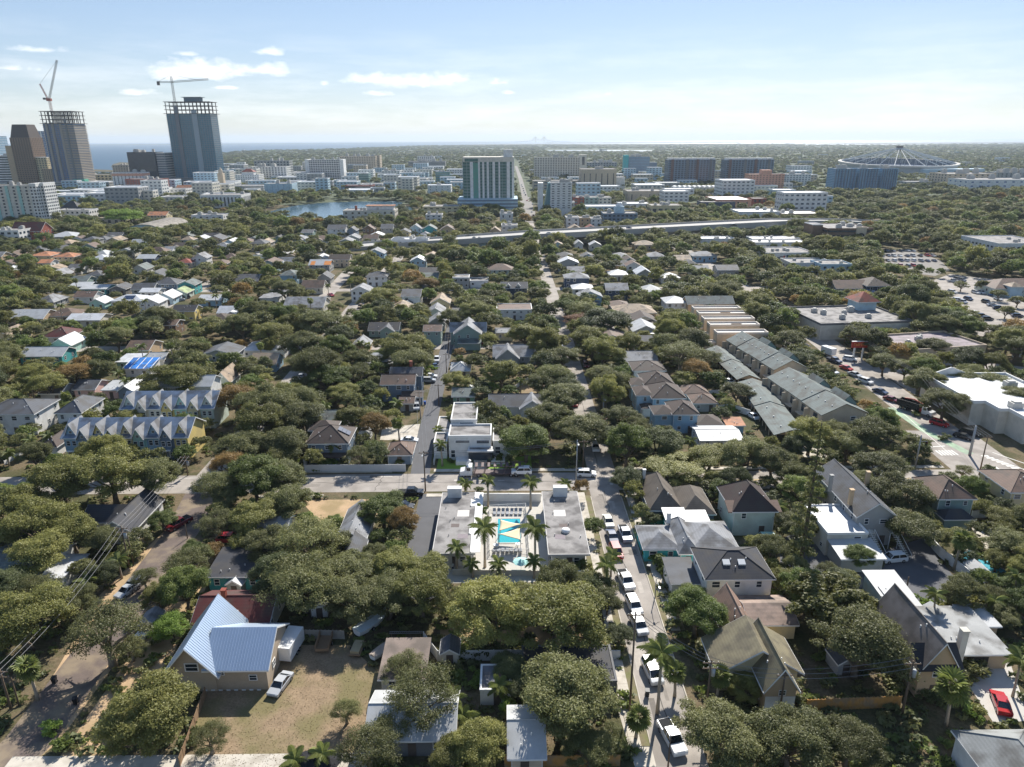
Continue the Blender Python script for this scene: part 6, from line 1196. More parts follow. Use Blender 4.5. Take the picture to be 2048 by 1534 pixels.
for i, (a, b, lb) in enumerate(((1334,1428,'left of the two dark brick-blue apartment blocks'),(1448,1544,'right of the two dark brick-blue apartment blocks'))):
    t = B_(lb, a, b, 373, 320, 30, 'slate', fl=13, bay=5, fw=.62, fh=.6, gl='dark', cat='apartments', nu=0); w, h = t['w'], t['h']
    for x in (-.42, -.1, .12, .4): MB().box(w*x-2.2, w*x+2.2, -.6, -.15, 0, h+1).build('brick_bay', wallm('#6b4f49' if x in (-.42, .12) else 'dgrey'), t)
    for k in range(8): MB().box(-w/2+w*(k+.5)/8-5, -w/2+w*(k+.5)/8+4, 2, 14, h, h+3.2).build('roof_pavilion', wallm('white'), t)
t = B_('white hotel slab with a dark teal side', 1100, 1143, 434, 366, 20, 'white', fl=11, bay=5, fw=.45, fh=.35, gl='dark', nu=8, us=4, cat='hotel', zlo=8); MB().add([(-t['w']/2-7,0,0),(-t['w']/2-.05,0,0),(-t['w']/2-.05,18,0),(-t['w']/2-7,18,0),(-t['w']/2-2,0,t['h']),(-t['w']/2-.05,0,t['h']),(-t['w']/2-.05,18,t['h']),(-t['w']/2-2,18,t['h'])], [(0,3,2,1),(4,5,6,7),(0,1,5,4),(1,2,6,5),(2,3,7,6),(3,0,4,7)]).build('teal_wing', wallm('#5d8288'), t); MB().box(-t['w']/2-12, -t['w']/2-7.1, 2, 20, 0, t['h']).build('side_wing', wallm('white'), t)
t = B_('salmon-pink apartment block with stepped roofline', 1495, 1566, 388, 349, 22, 'salmon', fl=10, bay=4.6, fw=.35, fh=.4, gl='brown', nu=0, cat='apartments'); MB().box(-7, 7, 2, 14, t['h'], t['h']+6).build('penthouse', wallm('salmon'), t)
for i, (a, b, c) in enumerate(((1146,1168,'brick'),(1168.5,1196,'sage'),(1196.5,1222,'offwhite'))): B_(f"{('brick-red','green','cream')[i]} section of the four-storey apartment block", a, b, 419, 396, 24, c, fl=4, bay=5, fw=.5, fh=.5, nu=3, us=4, cat='apartments')
B_('tan windowless store box right of centre', 1254, 1326, 405, 383, 36, 'beige', fl=1, bay=12, fw=.1, nu=5, us=5)
t = B_('white townhouse terrace with a row of vaulted roofs', 1348, 1468, 391, 376, 22, 'offwhite', fl=3, bay=5, fw=.5, fh=.5, gl='grey', nu=0); w, h = t['w'], t['h']
for i in range(12): MB().ext_y([(-w/2+w*(i+.5)/12+w/26*math.cos(a), h+2.6*math.sin(a)) for a in [math.pi*k/8 for k in range(9)]], 1, 20).build('vault', wallm('white'), t)
B_('white-roofed warehouse with pink walls', 1432, 1502, 416, 400, 50, 'salmon', fl=1, bay=10, fw=.2, nu=0, rc='white'); t = B_('blue mural-painted long shop', 1402, 1470, 418, 405, 20, 'navy', fl=1, win=False, nu=0); B_('brick gabled block right of the white warehouse', 1504, 1532, 414, 398, 20, 'brick', fl=2, bay=5, fw=.4, nu=0)
t = B_('blue-grey three-storey office with a white cupola', 1206, 1274, 456, 428, 20, 'slate', fl=4, bay=4, fw=.55, fh=.45, gl='dark', nu=4, us=4); MB().box(-4, 4, 6, 13, t['h'], t['h']+6).build('cupola', wallm('ltblue'), t); MB().tube([(0,9.5,t['h']+6),(0,9.5,t['h']+9)], [4,1.5], 4).build('cupola_roof', wallm('white'), t)
for i, (a, b, c) in enumerate(((1132,1158,'white'),(1159,1180,'tan'),(1181,1202,'white'))): B_(f"{('left white','middle tan','right white')[i]} townhouse before the grey-blue office", a, b, 459, 436+i, 16, c, fl=3, bay=5, fw=.3, fh=.4, nu=3, us=3)
B_('row of low brown shops right of the cupola office', 1302, 1364, 430, 412, 26, 'cream', fl=1, bay=6, fw=.6, fh=.4, gl='dark', nu=5, us=4); B_('long white industrial hall behind the ramp', 1476, 1560, 440, 424, 30, 'white', fl=1, bay=9, fw=.25, fh=.25, nu=3, us=4, rc='white'); B_('brown-fronted workshop right of the white hall', 1562, 1640, 441, 428, 26, 'tan', fl=1, bay=6, fw=.5, fh=.3, nu=2, us=4, rc='white')
B_('white low shops left of the tan store box', 1238, 1300, 418, 408, 24, 'white', fl=1, bay=7, fw=.4, nu=4, us=4, rc='white')
# three joined blue-grey slabs in front of the stadium
for i, (a, b) in enumerate(((1664,1708),(1712,1752),(1757,1790))):
    t = B_(f"{('left','middle','right')[i]} of the three joined blue-grey apartment slabs", a, b, 388, 338, 26, 'blue', fl=15, bay=3.4, fw=.45, fh=.4, gl='blue', nu=3, us=7, cat='apartments'); w, h = t['w'], t['h']; mb = MB()
    for k in range(7): x = -w/2+w*(k+.1)/7; mb.box(x, x+w/30, -1.6, -.1, 0, h)
    mb.build('fins', wallm('slate'), t, kind='stuff')
B_('white mid-rise apartments right of the salmon block', 1570, 1620, 374, 349, 30, 'white', fl=6, bay=5, fw=.5, fh=.5, gl='grey', nu=4, us=6); B_('white hospital block with a brick panel, right edge', 1930, 2100, 384, 360, 50, 'white', fl=3, bay=12, fw=.3, fh=.3, gl='blue', nu=5, us=8); B_('grey hospital block behind the white one, right', 1888, 1990, 374, 348, 50, 'beige', fl=5, bay=9, fw=.35, nu=6, us=9); B_('pale low block right of the apartment slabs', 1812, 1864, 374, 364, 30, 'grey', fl=2, bay=10, fw=.3, nu=3, us=6); B_('small white apartments right of the stadium base', 1862, 1886, 362, 348, 20, 'white', fl=5, bay=5, fw=.5, nu=2); B_('far grey hospital group at right edge', 1995, 2060, 366, 346, 40, 'grey', fl=5, bay=8, fw=.4, nu=6, us=9)
# ------------------------------------------------------------------ roofless dome stadium
def stadium():
    C = at(1791, 346); r = 107/pr((C.x, C.y, 30))[2]; h = height_at(C-Vector((0, r, 0)), 329)*.98; t = thing('stadium', 'round stadium with a bare cable dome of white struts', 'stadium', (C.x, C.y, 0)); n = 72; tilt = .055
    def ring(rr, a, z): return (rr*math.cos(a), rr*math.sin(a), z)
    zr = lambda a: h+math.sin(a)*r*.045
    def band(r0, z0, r1, z1, name, mat):
        vs = []; fs = []
        for i in range(n): a = i*2*math.pi/n; vs += [ring(r0, a, z0(a)), ring(r1, a, z1(a))]
        for i in range(n): j = (i+1) % n; fs.append((2*i, 2*j, 2*j+1, 2*i+1))
        MB().add(vs, fs).build(name, mat, t)
    wm = M('stadium_wall', '#a9aeb2', rough=.8, stretch=(1,1,.1)); band(r*.97, lambda a: 0, r*.985, lambda a: zr(a)-2, 'wall', wm)
    band(r*.985, lambda a: zr(a)-2, r*1.02, lambda a: zr(a)-1, 'rim_soffit', CONCW); band(r*1.02, lambda a: zr(a)-1, r*1.02, lambda a: zr(a)+2.5, 'rim_beam', CONCW); band(r*1.02, lambda a: zr(a)+2.5, r*.95, lambda a: zr(a)+2.5, 'rim_top', CONCW); band(r*.95, lambda a: zr(a)+2.5, r*.93, lambda a: zr(a)-8, 'inner_rim', M('stadium_inner', '#5a6672', rough=.9))
    band(r*.93, lambda a: zr(a)-8, r*.45, lambda a: h*.3, 'seating_bowl', M('stadium_seats', '#46586f', rough=.9, var=.2, scale=.1)); band(r*.6, lambda a: h*.52, r*.5, lambda a: h*.5, 'upper_ring', M('stadium_inner'))
    mb = MB(); steel = M('dome_steel', '#dedbd2', rough=.5); H_ = h+r*.27; P0 = (0, 0)
    for i in range(24):
        a = i*2*math.pi/24; b = a+2*math.pi/48; mb = MB(); e = Vector(ring(r*.97, a, zr(a)+2.5)); top = Vector((math.cos(a)*3, math.sin(a)*3, H_)); mb.tube([e, top], .75, 4, False); mb.build('radial_strut', steel, t)
    mb = MB()
    for f, k in ((.8, 24), (.58, 24), (.34, 24)):
        for i in range(k):
            a = (i+.5)*2*math.pi/k; zz = h+2.5+(1-f)*(H_-h)*.92; p = Vector(ring(r*f, a, zz)); q = Vector(ring(r*f, a, zz-r*.12*f-5)); mb.tube([p, q], .32, 4, False)
    mb.build('hanging_posts', steel, t, kind='stuff'); MB().tube([(0,0,H_-6),(0,0,H_),(0,0,H_+4)], [5,7,7], 10).build('crown_ring', M('crown_grey', '#6d6460'), t)
    MB().box(-r*.1, r*.95, -r*1.12, -r*.85, 0, h*.62).build('entrance_block', wallm('ltblue'), t); MB().box(r*.2, r*.7, -r*1.14, -r*1.12, h*.05, h*.2).build('entrance_glass', GL['blue'], t); mark(t, t['label'], 2*r, r, H_, 1); FOOT.append((C.x, C.y, r, r))
stadium()
# cable-stayed bridge far out on the bay
PA, PB = at(1071,285.0), at(1089,285.0); t = thing('cable_stayed_bridge', 'distant cable-stayed bridge with two pylons on the horizon', 'bridge', (PA.x, PA.y, 0)); L_ = PB.x-PA.x; bm = M('bridge_paint', '#b9ad7c')
for x in (0, L_):
    MB().tube([(x,0,0),(x,0,70),(x,0,150)], [8,6,4], 6).build('pylon', bm, t)
    mb = MB()
    for k in range(1, 7):
        for s in (1, -1): mb.tube([(x,0,145),(x+s*k*L_/13,0,62)], 1.6, 3)
    mb.build('stay_cables', bm, t, kind='stuff')
mb = MB(); xs = [-L_*3, -L_*2, -L_, -L_*.4, 0, L_, L_*1.4, L_*2, L_*3, L_*4]; zs = [12, 18, 35, 52, 60, 60, 52, 35, 18, 12]; mb.tube([(x,0,z) for x, z in zip(xs, zs)], 4, 4); mb.build('deck', CONC, t)
for x, z in zip(xs, zs): MB().box(x-4, x+4, -6, 6, 0, z).build('pier', CONC, t)
# scattered far buildings
rr = random.Random(11); FARB = []
for i in range(420):
    px, py = (rr.uniform(420, 2040), rr.choice((rr.uniform(300, 335), rr.uniform(335, 372)))) if i < 70 else rr.choice(((rr.uniform(440, 915), rr.uniform(340, 392)), (rr.uniform(1060, 1660), rr.uniform(345, 430)), (rr.uniform(120, 440), rr.uniform(372, 415)), (rr.uniform(440, 930), rr.uniform(340, 392))))
    P = at(px, py); sz = rr.uniform(16, 46); hh = rr.uniform(6, 13) if i < 70 else rr.choice((rr.uniform(7, 14), rr.uniform(12, 26)))
    if any(abs(P.x-f[0]) < f[2]+sz*.55 and abs(P.y-f[1]) < f[3]+sz*.6 for f in FOOT) or abs(P.x-30) < 30 or any(abs(P.x-q[0].x) < sz and abs(P.y-q[0].y) < sz for q in FARB) or (500 < px < 850 and 396 < py < 445): continue
    FARB.append((P, sz, hh))
FARL = []
for P, sz, hh in FARB:
    t = thing('building', '', 'building', (P.x, P.y, 0)); t['group'] = 'low flat buildings scattered through the far trees'; t['far'] = 1; d = sz*rr.uniform(.5, 1); c = rr.choice(('white', 'offwhite', 'beige', 'grey', 'ltblue', 'white'))
    body(t, 0, 0, sz, d, hh, 'flat', .8, c, rr.choice(('white', 'flat', 'white'))); facade(t, sz, d, hh, max(1, int(hh/3.6)), 6, .5, .4, GL['grey']); t['label'] = 'low pale flat-roofed building far off among the trees'; FOOT.append((P.x, P.y+d/2, sz/2+4, d/2+7)); a = pr((P.x-sz/2, P.y, hh)); b = pr((P.x+sz/2, P.y, hh*.3)); CLEAR.append((a[0], b[0], a[1], b[1], P.y, .3)); FARL.append((t, *pr((P.x, P.y, hh))[:2], f"low {dict(white='white', offwhite='cream', beige='beige', grey='grey', ltblue='pale blue')[c]} building"))

# ------------------------------------------------------------------ infill houses along the farther streets
INF = []; ri = random.Random(33)
def road_near(X, Y, m):
    for pts, hw in ROADS:
        for (ax, ay), (bx, by) in zip(pts, pts[1:]):
            dx, dy = bx-ax, by-ay; L2 = dx*dx+dy*dy or 1; u_ = max(0, min(1, ((X-ax)*dx+(Y-ay)*dy)/L2))
            if math.hypot(X-ax-u_*dx, Y-ay-u_*dy) < hw+m: return True
    return False
for gx in list(range(-330, -30, 19))+list(range(38, 112, 18)):
    for gy in range(195, 580, 19):
        X, Y = gx+ri.uniform(-3, 3), gy+ri.uniform(-3, 3); w, d = ri.uniform(8, 12), ri.uniform(8.5, 13)
        px, py, s_ = pr((X, Y, 4))
        if px < -20 or px > 2060 or ri.random() < .48 or road_near(X, Y+d/2, 7) or any(abs(X-f[0]) < f[2]+w/2+1.5 and abs(Y+d/2-f[1]) < f[3]+d/2+1.5 for f in FOOT): continue
        rc = ri.choice(('grey', 'dgrey', 'brown', 'ltgrey', 'grey', 'tan', 'dgrey', 'black', 'green', 'dbrown', 'white', 'brown')); wc = ri.choice(('white', 'offwhite', 'white', 'ltblue', 'cream', 'grey', 'sage', 'tan', 'blue')); rf = ri.choice(('gx', 'gy', 'gy', 'hip')); two = ri.random() < .25; h = 5.4 if two else 3.0
        t = thing('house', '', 'house', (X, Y, 0)); t['group'] = 'houses filling the wooded blocks'; t['pm'] = s_; t['side'] = 1 if X < 0 else -1
        body(t, 0, 0, w, d, h, rf, ri.uniform(1.8, 2.6), wc, rc); wing_windows(t, 0, 0, w, d, h, 3., t['side'])
        if ri.random() < .5: body(t, ri.uniform(-2, 2), -2.4, w*.5, 2.5, h*.9 if not two else 2.7, 'gy' if rf != 'gy' else 'shed', 1.3 if rf != 'gy' else .5, wc, rc)
        FOOT.append((X, Y+d/2, w/2+.8, d/2+.8)); a = pr((X-w/2, Y+d, h+2)); b = pr((X+w/2, Y, h*.6)); CLEAR.append((min(a[0], b[0]), max(a[0], b[0]), a[1], b[1], Y, .6))
        nm = dict(grey='grey', dgrey='dark grey', brown='brown', ltgrey='pale grey', tan='tan', white='white', black='black', green='grey-green', dbrown='dark brown')[rc]; INF.append((t, px, py, f"{'two-storey' if two else 'small'} {nm}-roofed house"))
# ------------------------------------------------------------------ vehicles
for a in [('cream sedan first in the row parked beside the motel',1216,1047,'sedan','cream',4),('dark car with blue hood behind the cream sedan',1224,1078,'sedan','navy',4),('red car parked below the dark one beside the motel',1232,1108,'suv','red',4),('silver pickup driving in the middle of the street',1250,1073,'pickup','silver',3),
 ('white pickup parked with its door open by the verge',1251,1166,'pickup','white',8),('white SUV parked between white pickup and silver SUV',1267,1216,'suv','white',8),('silver SUV parked behind the utility pole',1277,1256,'suv','silver',9),('white van parked left of the tall street palm',1304,1350,'van','white',8),('white pickup with covered bed at the bottom of street',1343,1482,'pickup','white',12),
 ('white SUV on the cross street at the junction',1172,952,'suv','white',86),('black pickup parked at top of the motel lot',822,990,'pickup','black',92),('dark SUV in the motel lot below the black pickup',806,1018,'suv','black',85),('black sedan in motel lot beside the green tree',808,1030,'sedan','black',85),('silver car at the foot of the green motel tree',801,1050,'sedan','silver',85),
 ('dark green SUV in the drive of the streaked-roof house',1321,1046,'suv','green',92),('white SUV in the drive beside the turquoise house',1357,1158,'suv','white',80),('white-topped mint SUV behind the pale-green house',1540,1083,'suv','mint',88),('teal pickup with open bed behind the pale-green house',1542,1101,'pickup','teal',-88),('white SUV parked below the outside stairs',1786,1122,'suv','white',-82),('red sedan on the driveway at lower right',2000,1412,'sedan','red',160),
 ('dark maroon pickup on the brick street',358,1052,'pickup','maroon',-28),('pale car parked on the sandy verge, left',257,1186,'sedan','silver',-22),('red jeep parked above the charcoal-roofed teal house',459,1083,'suv','red',88),('silver sedan on the dry field beside the tan house',562,1374,'sedan','silver',-14),('teal sedan on the dirt lane, left centre',589,769,'sedan','teal',-20),('dark green car behind the teal sedan',581,782,'sedan','green',-20),
 ('white pickup in the alley car park',874,722,'pickup','white',0),('dark blue car behind the white alley pickup',870,735,'sedan','navy',10),('silver SUV parked across the alley edge',857,764,'suv','silver',88),('white sedan with blue stripes by the alley',861,755,'sedan','white',85),('white sports car beside the blue garage',819,884,'sedan','white',88),('white car parked by the oak on the far street',1190,898,'suv','white',0),('dark car parked behind the white one by the oak',1185,880,'suv','black',0),('white pickup by the brown grass on far street',1182,845,'pickup','white',0),
 ('dark pickup towing a white box trailer on the avenue',1668,724,'pickup','navy',22),('white SUV turning at the red and orange sign',1699,721,'suv','white',60),('red car on the avenue behind the towing pickup',1692,739,'sedan','red',24),('silver sedan on the avenue after the red car',1709,752,'sedan','silver',26),('white SUV on the avenue before the blue-grey car',1731,766,'suv','white',27),('blue-grey sedan on the avenue',1760,786,'sedan','navy',28),('maroon car before the dump truck',1782,802,'sedan','maroon',29),('red SUV in front of the dump truck',1878,851,'suv','red',36),('dark car waiting at the junction, right',1926,877,'sedan','black',40),('black SUV behind the car waiting at the junction',1938,870,'suv','black',40),('white car parked at the townhouse kerb on the avenue',1664,746,'sedan','white',22),
 ('silver pickup in the right car park',1905,564,'pickup','silver',80),('white SUV in the right car park beside the kiosk',1904,586,'suv','white',20),('left of two white cars side by side in the car park',1951,587,'suv','white',5),('right of two white cars side by side in the car park',1962,587,'suv','white',5),('blue car alone in the right car park',1988,592,'sedan','blue',80),('white car at the lane behind the hip garages',1458,766,'sedan','white',30),('silver car at the near carport',1511,816,'sedan','silver',20),('white car at the carport bottom end',1506,836,'sedan','white',15),('white car on the far carport lane',1395,745,'suv','white',60),
 ('silver car on the sunny street, upper left',361,602,'sedan','silver',-60),('dark car on the sunny street, upper left',371,597,'suv','black',-60),('white car outside the long slab-roofed garage',525,607,'sedan','white',80),('red car on the street left of centre',662,592,'sedan','red',40)]:
    car(*a)
for i, (x, y, c) in enumerate([(1258,457,'navy'),(1467,452,'black'),(1098,468,'silver'),(1868,449,'white'),(1700,445,'grey')]): car(f"{c} car on the elevated highway", x, y, 'suv' if i % 2 else 'sedan', c, 88, z=(9.0, 9.5, 8.6, 2.6, 5)[i], full=False)
g = 'cars in the far office car park'; ORD = ('first', 'second', 'third', 'fourth', 'fifth', 'sixth', 'seventh', 'eighth', 'ninth', 'tenth', 'eleventh', 'twelfth')
for i in range(34):
    x, y = 1762+(i % 9)*13+random.uniform(-2,2), 503+(i//9)*10+random.uniform(-.6,.6); c = random.choice(('white','silver','black','grey','white','red','navy')); car(f"{c} car, {ORD[i % 9]} from left in {('back', 'second', 'third', 'front')[i//9]} row of far office car park", x, y, random.choice(('sedan','suv')), c, random.choice((0,0,180)), group=g, full=False)
for i in range(12):
    P = (random.choice((28.5, 33.5))+random.uniform(-.4,.4), 735+i*48+random.uniform(0,12)); c = random.choice(('white','silver','black','grey','red')); car(f'{c} car on the far straight avenue, {ORD[i]} nearest', 0, 0, random.choice(('sedan','suv')), c, 0, group='cars on the far straight avenue', full=False, world=P, z=.3)
for i, (x, y) in enumerate([(1890,590),(1897,600),(1915,602),(1925,606),(1936,600),(1972,606),(1984,612),(1996,618),(2010,622),(2022,628),(2034,634),(1950,628),(1962,634),(1974,640),(1915,560),(1924,562),(1996,600),(2030,604)]):
    c = random.choice(('white','silver','black','grey','navy','white','tan')); car(f'{c} car in the right-hand shop car park, {ORD[i % 6]} of the {("nearest","middle","rear")[i//6]} cars', x, y, random.choice(('sedan','suv')), c, random.choice((8,8,80)), group='cars in the right-hand shop car park')
PK = []
for i, (x, y, hd) in enumerate([(27.6,172,2),(27.4,186,-3),(20.2,198,3),(20.3,215,0),(27.8,236,2),(20.6,262,0),(-68.6,170,0),(-75.4,196,3),(-68.4,225,2),(-75.6,262,0),(-75.2,300,0),(-68.8,330,3),(-26.6,196,8),(-18.6,236,-4),(-45,265,90),(-90,259.4,90),(-120,264.6,90),(-10,264.5,90),(-60,374.6,90),(-130,369.4,90),(60,374.5,90),(110,369.5,90),(-66.2,108,-12),(-58,96,-14),(85,268,0),(82,250,80)]):
    c = random.choice(('white','silver','black','grey','navy','red','tan','maroon')); k = random.choice(('sedan','suv','pickup')); t = car('', 0, 0, k, c, hd, group='cars parked along the back streets', world=(x, y)); q = pr((x, y, 1)); PK.append((t, q[0], q[1], f"{c} parked {'pickup' if k == 'pickup' else 'car'}"))
# heavy vehicles
def wheels(t, xs, ys, r=.48):
    me = MB().tube([(-.16,0,0),(.16,0,0)], r, 12).mesh('wheel', TYRE); rm = MB().tube([(-.17,0,0),(.17,0,0)], r*.55, 10).mesh('rim', RIM)
    for x in xs:
        for y in ys: link('rim', rm, link('wheel', me, t, loc=(x, y, r)))
def cab(t, y0, colr, w=2.3, h=2.6):
    MB().ext_x([(y0,.55),(y0+2.9,.55),(y0+2.9,h),(y0+1.7,h),(y0+1.25,1.75),(y0+.1,1.5),(y0,1.2)], -w/2, w/2).build('cab', carm(colr), t); MB().ext_x([(y0+1.22,1.78),(y0+1.62,h-.12),(y0+1.6,h-.1),(y0+1.18,1.8)], -w/2+.15, w/2-.15).build('windscreen', CGL, t)
    for s in (-1, 1): MB().box(s*w/2-.02, s*w/2+.02, y0+1.6, y0+2.5, 1.7, h-.2).build('side_window', CGL, t); MB().box(s*.85-.2, s*.85+.2, y0-.05, y0+.02, .9, 1.15).build('headlight', LAMP, t)
P = at(1830,824); t = thing('dump_truck', 'black grapple dump truck with white cab on the avenue', 'truck', (P.x, P.y, .03), R_(31)); cab(t, -5.2, 'white'); BLK = M('truck_black', '#232326', rough=.6)
MB().box(-1.2,1.2,-1.4,5.2,1.0,1.15).box(-1.2,-1.1,-1.4,5.2,1.15,2.9).box(1.1,1.2,-1.4,5.2,1.15,2.9).box(-1.1,1.1,-1.4,-1.3,1.15,2.9).box(-1.1,1.1,5.1,5.2,1.15,2.6).build('dump_bed', BLK, t); MB().tube([(0,-1.9,.8),(0,-1.9,2.9),(.6,1.2,3.4),(.6,3.8,3.0)], .2, 6).build('grapple_boom', M('truck_red', '#b8402e', rough=.5), t); MB().box(-.9,.9,-2.3,-1.5,.6,1.6).build('crane_base', M('truck_red'), t); MB().box(-.5,.5,-4.9,5,.55,.9).build('chassis', BLK, t); wheels(t, (-1.05,1.05), (-4.3,2.4,3.7))
P = at(934,951); t = thing('car_transporter', 'white-cabbed car transporter on the cross street', 'truck', (P.x+5, P.y, .03), R_(-90)); cab(t, -6.6, 'white', 2.4, 2.7); FRM = M('transporter_frame', '#6b5a57', rough=.6)
MB().tube([(0,-5,2.7),(0,-4.2,4.0)], .35, 6).build('air_deflector', carm('white'), t); MB().box(-1.2,1.2,-3.4,8.5,.75,.95).build('lower_deck', FRM, t)
for s in (-1.15, 1.15):
    MB().tube([(s,-3.3,2.7),(s,8.4,2.9)], .09, 5).build('upper_rail', FRM, t)
    for k in range(6): MB().tube([(s,-3.2+k*2.3,.9),(s,-2.6+k*2.3,2.75)], .08, 5).build('frame_post', FRM, t)
for k in range(8): MB().box(-1.1,1.1,-3+k*1.45,-2.4+k*1.45,2.75,2.82).build('ramp_plate', FRM, t)
wheels(t, (-1.0,1.0), (-5.7,-2.2,5.4,6.6)); car('white SUV riding at the rear of the car transporter', 1043, 947, 'suv', 'white', -90, z=1.0)
P = at(1656,710); t = thing('box_trailer', 'white box trailer behind the pickup on the avenue', 'trailer', (P.x, P.y, .03), R_(20)); MB().box(-1.15,1.15,-2.6,2.6,.6,3.0).build('box', carm('white'), t); MB().tube([(0,-2.6,.6),(0,-4,.5)], .06, 5).build('tow_bar', STEEL, t); wheels(t, (-1.0,1.0), (.2,), .36)
P = at(582,1305); t = thing('box_trailer', 'white enclosed trailer beside the metal-roofed tan house', 'trailer', (P.x, P.y, .03), R_(-8)); MB().box(-1.2,1.2,-2.6,2.6,.55,2.9).build('box', carm('white'), t); MB().box(-1.1,1.1,-2.66,-2.6,.7,2.75).build('ramp_door', TRIM, t); MB().box(-1.24,-1.2,-.8,.1,.7,2.5).build('side_door', TRIM, t); wheels(t, (-1.1,1.1), (-.3,.5), .34)
P = at(650,1291); t = thing('utility_trailer', 'open wooden-sided trailer on the dry field edge', 'trailer', (P.x, P.y, .03), R_(2)); WD = M('weathered_wood', '#8d745a', rough=.9, var=.25); MB().box(-1,1,-2,2,.5,.62).build('deck', WD, t)
for s in (-1, 1): MB().box(s-.05,s+.05,-2,2,.62,1.6).build('side_board', WD, t)
MB().box(-.95,.95,-2.05,-1.97,.62,1.0).build('tail_board', WD, t); wheels(t, (-1.05,1.05), (0,), .33)
P = at(715,1302); t = thing('utility_trailer', 'low loaded wooden trailer right of the open one', 'trailer', (P.x, P.y, .03), R_(-6)); MB().box(-.9,.9,-1.7,1.7,.45,.6).build('deck', WD, t); MB().box(-.7,.7,-1.4,1.3,.6,1.0).build('load', M('tarp_tan', '#a89878'), t); wheels(t, (-.95,.95), (0,), .3)
def boat(label, x, y, rz, colr, s=1.):
    P = at(x, y); t = thing('covered_boat', label, 'boat', (P.x, P.y, .4), R_(rz), scale=s); secs = [(-3,.9,.1),(-1.5,1.1,0),(.5,1.1,0),(2,.75,.15),(3,.06,.6)]; vs = []; fs = []
    for y_, w_, z_ in secs: vs += [(-w_,y_,.95+z_*.4),(-w_*.75,y_,.15+z_),(0,y_,0+z_),(w_*.75,y_,.15+z_),(w_,y_,.95+z_*.4)]
    for i in range(4):
        for j in range(4): fs.append((i*5+j, i*5+j+1, i*5+j+6, i*5+j+5))
    fs.append((0,1,2,3,4)); MB().add(vs, fs).build('hull', carm('white'), t); vs = []
    for y_, w_, z_ in secs: vs += [(-w_*1.03,y_,1.0+z_*.4),(0,y_,1.45+z_*.4),(w_*1.03,y_,1.0+z_*.4)]
    MB().add(vs, [(i*3+j, i*3+j+1, i*3+j+4, i*3+j+3) for i in range(4) for j in (0,1)]+[(0,2,1)]).build('cover', M('boatcover'+colr, colr, rough=.8, var=.15), t); wheels(t, (-1,1), (-.6,), .33)
boat('covered pale boat on the dirt under the oaks', 744, 1256, -38, '#b9c4c6', 1.05); boat('tarp-covered boat beside the brown shed', 766, 1308, -35, '#a89a8c', .75); boat('white shrouded boat below the yellow tree', 742, 812, -30, '#d8d5cb', 1.2); boat('white boat near the bottom left townhouse fence', 100, 905, -60, '#e3e3e0', 1.0)
P = at(812,1279); t = thing('ladder', 'long aluminium ladder lying beside the white fence', 'ladder', (P.x, P.y, 1.2)); 
for s in (0, .42): MB().box(-2.6,2.6,s-.03,s+.03,-.05,.05).build('rail', STEEL, t)
for k in range(16): MB().box(-2.5+k*.33,-2.46+k*.33,.03,.39,-.02,.02).build('rung', STEEL, t)
for k in (-2.3, 2.3): MB().box(k-.05,k+.05,.1,.3,-1.2,-.05).build('trestle', WD, t)
# wheelie bins
def bin_(label, x, y, c, g=None):
    P = at(x, y); t = thing('wheelie_bin', label, 'bin', (P.x, P.y, .02), random.uniform(-.4,.4), g); m_ = M('bin'+c, c, rough=.5); MB().add([(-.24,-.27,.06),(.24,-.27,.06),(.24,.24,.06),(-.24,.24,.06),(-.3,-.36,1.0),(.3,-.36,1.0),(.3,.34,1.0),(-.3,.34,1.0)], [(0,3,2,1),(4,5,6,7),(0,1,5,4),(1,2,6,5),(2,3,7,6),(3,0,4,7)]).build('bin_body', m_, t); MB().box(-.32,.32,-.39,.38,1.0,1.08).build('lid', m_, t)
    for s in (-.25, .25): MB().tube([(s-.04,.3,.1),(s+.04,.3,.1)], .1, 8).build('wheel', TYRE, t)
bin_('black bin at the brick street kerb, upper of two', 110, 1366, '#2a2b2e'); bin_('black bin further down the brick street kerb', 152, 1408, '#202124'); bin_('blue bin on the sandy verge, left', 304, 1196, '#24508f'); bin_('dark bin beside the blue verge bin', 310, 1184, '#2c2d30')
for i, (x, y) in enumerate(((1285,1112),(1297,1140))): bin_(('grey bin at the kerb opposite the motel','grey bin further down the kerb opposite motel')[i], x, y, '#4a4d50')
bin_('dark bin on the sidewalk left of the tall palm', 1294, 1392, '#37393b'); bin_('blue bin beside the alley house', 850, 809, '#2d62b0')
# ------------------------------------------------------------------ walls and fences
VIN = M('vinyl_fence', '#cfcfcc', rough=.6, var=.08); CED = M('cedar_fence', '#b98a4e', rough=.9, var=.25, scale=2, stain='#8e8272', stain_amt=.6, stain_scale=.8); GRW = M('grey_wood_fence', '#9a948a', rough=.9, var=.2, scale=2)
wall_run('long grey board fence before the slate-blue house', [(610,944),(812,943)], 1.9, VIN, 'fence', 'fence', .08, 1.9)
wall_run('white vinyl fence along the sandy yard, centre', [(848,1284),(876,1322),(1044,1320)], 1.9, VIN, 'fence', 'fence', .08, 2.2); wall_run('white wall along the sidewalk behind the big oak', [(1044,1322),(1240,1318)], 1.6, WH, 'wall', 'wall', .15)
wall_run('cedar board fence below the grey oak, lower right', [(1612,1422),(1800,1414)], 1.9, CED, 'fence', 'fence', .07, .5, gap=.02); wall_run('golden cedar fence along the bottom edge', [(1010,1534),(1240,1532)], 1.8, CED, 'fence', 'fence', .07, .5, gap=.02)
